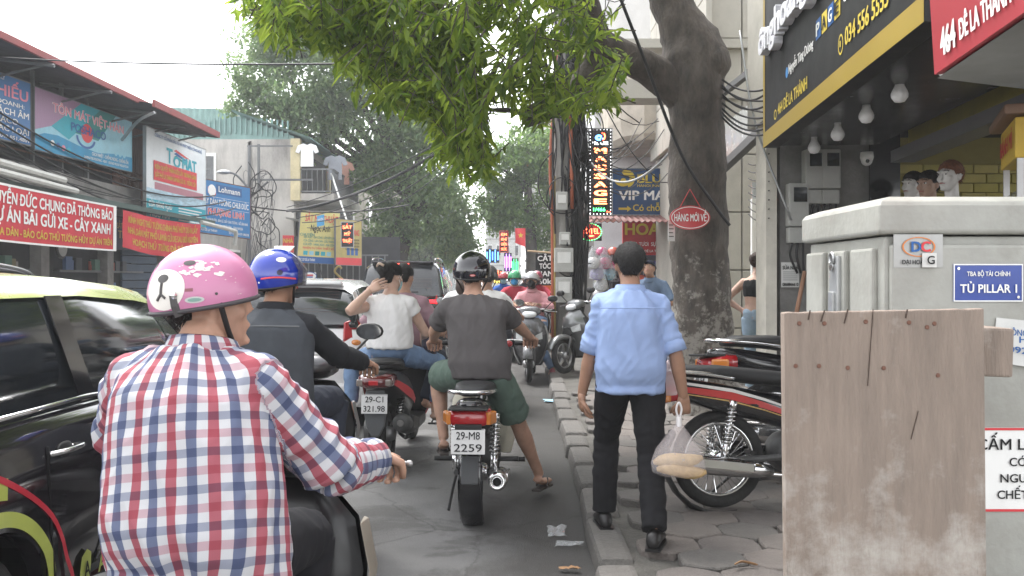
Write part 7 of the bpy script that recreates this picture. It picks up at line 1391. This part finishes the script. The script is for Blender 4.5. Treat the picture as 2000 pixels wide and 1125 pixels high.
pf = person('distant person in an orange vest standing past the barber sign', (.82,22.0), R(180), (0,0,.86), 2, ((V((-.25,.05,.75)), V((-.5,-1,0))), (V((.25,.05,.75)), V((.5,-1,0)))), ((V((-.1,0,.09)), V((0,1,0))), (V((.1,0,.09)), V((0,1,0)))), shirt=dict(m=cloth('orange_vest', (.65,.12,.03)), sleeve=.3), pants=dict(m=dkp), voxel=.022, hands=(('o',),('o',)), z0=.08); hair_cap(pf['t'], pf['hc'], pf['M'], hairm)
# ---- woman in jeans by the glass shop front, man in a cap at the stall
wj = person('woman in a black crop top and pale jeans standing with her back turned', (2.72,10.2), R(-25), (0,0,.88), 0, ((V((-.20,.12,.98)), V((-.9,-.6,0))), (V((.22,.10,.86)), V((.8,-.7,0)))), ((V((-.08,-.02,.09)), V((0,1,0))), (V((.11,.10,.09)), V((.1,1,0)))), head=(20,0), female=True, sk=skin_l, shirt=dict(m=cloth('black_top', (.01,.01,.011)), sleeve=0, off=.006, hem=.50, loose=.1, neck=.90), pants=dict(m=cloth('pale_jeans', (.30,.40,.50), .2, bump=.3), off=.007, top=.24, name='jeans'), voxel=.010, s=.97, seed=51, hands=(('o',),('o',)), z0=.12)
hair_cap(wj['t'], wj['hc'], wj['M'], brown_h, .97, thick=1.12); MB().ball(wj['hc']+wj['M']@V((0,-.10,.05)),(.05,.05,.05)).build('hair_bun', brown_h, wj['t'], smooth=True)
cp = person('man in a dark cap looking down beside the helmet stall', (1.86,12.1), R(150), (0,0,.86), 12, ((V((-.15,.30,.95)), V((-1,-.5,-.3))), (V((.15,.30,.95)), V((1,-.5,-.3)))), ((V((-.1,0,.09)), V((0,1,0))), (V((.1,0,.09)), V((0,1,0)))), head=(-10,-24), sk=skin_d, shirt=dict(m=cloth('slate_shirt', (.12,.17,.25)), sleeve=.5, collar=True), pants=dict(m=dkp), voxel=.012, s=.97, seed=61, hands=(('o',),('o',)), z0=.10)
cpm = cloth('navy_cap', (.012,.014,.03)); h, S = helmet(cp['t'], cp['hc'], cp['M'], cpm, .97, (.090,.110,.100), .12, .0, rimm=cpm, peak=cpm, strapm=cpm); h.name = 'cap'; face_bits(cp['t'], cp['hc'], cp['M'], .97)
for c_ in list(h.children):
    if c_.name.startswith('chin_strap'): bpy.data.objects.remove(c_)
# ---- mannequins in the shop
for k, (x, y, d, sm_, hm2, nm) in enumerate(((1783,362,8.2,mat('mannequin_white', (.62,.60,.58), .35, coat=.3), hairm, 'small pale mannequin at the back, farthest from the camera'), (1814,362,7.65,mat('mannequin_tan', (.42,.27,.20), .4), hairm, 'middle tan mannequin with short dark hair'), (1856,345,7.0,MATS['mannequin_white'], mat('ginger_hair', (.20,.07,.03), .5, var=.4, scale=60, bump=.6, bscale=140), 'nearest white mannequin with ginger hair and black tee'))):
    t = thing('mannequin', nm + ' above the cabinet', 'mannequin', at(x, y, d), group='mannequins in the shop'); mb = MB(); M = hframe(118, 0); c = V((0,0,0)); head_geo(mb, c, M, 1.0); mb.tube([M@V((0,-.012,-.05)), M@V((0,-.02,-.15)), M@V((0,-.02,-.22))], [.05,.052,.075], 14)
    mb.loft([[M @ V((hw*math.cos(a), -.02+hd*math.sin(a), z)) for a in np.linspace(0,2*math.pi,18,endpoint=False)] for z, hw, hd in ((-.18,.06,.055),(-.23,.15,.08),(-.28,.20,.10),(-.45,.18,.12),(-.75,.15,.10),(-.95,.16,.11))])
    co, fs = fuse(mb, .006, 2); mesh_obj('bust', co, fs, sm_, t, smooth=True); face_bits(t, c, M, 1.0); hair_cap(t, c, M, hm2, 1.0, front=.055, thick=1.12, fuzz=.008, seed=k)
    MB().loft([[M @ V((hw*math.cos(a), -.02+hd*math.sin(a), z)) for a in np.linspace(0,2*math.pi,18,endpoint=False)] for z, hw, hd in ((-.20,.085,.07),(-.235,.165,.09),(-.28,.215,.112),(-.45,.20,.135),(-.75,.17,.12),(-.95,.18,.125))]).build('shirt', mat('black_knit', (.012,.012,.013), .9), t, smooth=True)
    MB().tube([(0,0,-.9),(0,0,-at(x,y,d).z+.1)], .03, 10).build('stand', chrome, t)
# ---------------------------------------------------------------- haze
hz = MB().box((0,48,8),(560,460,18.4)).build('haze', None); hz['kind'] = 'stuff'
hm = bpy.data.materials.new('haze'); hm.use_nodes = True; hn = hm.node_tree.nodes; hn.remove(hn['Principled BSDF'])
pvn = hn.new('ShaderNodeVolumePrincipled'); pvn.inputs['Color'].default_value = (.95,.97,1,1); pvn.inputs['Density'].default_value = .0018; pvn.inputs['Anisotropy'].default_value = .2
hm.node_tree.links.new(pvn.outputs[0], hn['Material Output'].inputs['Volume']); hz.data.materials.append(hm)
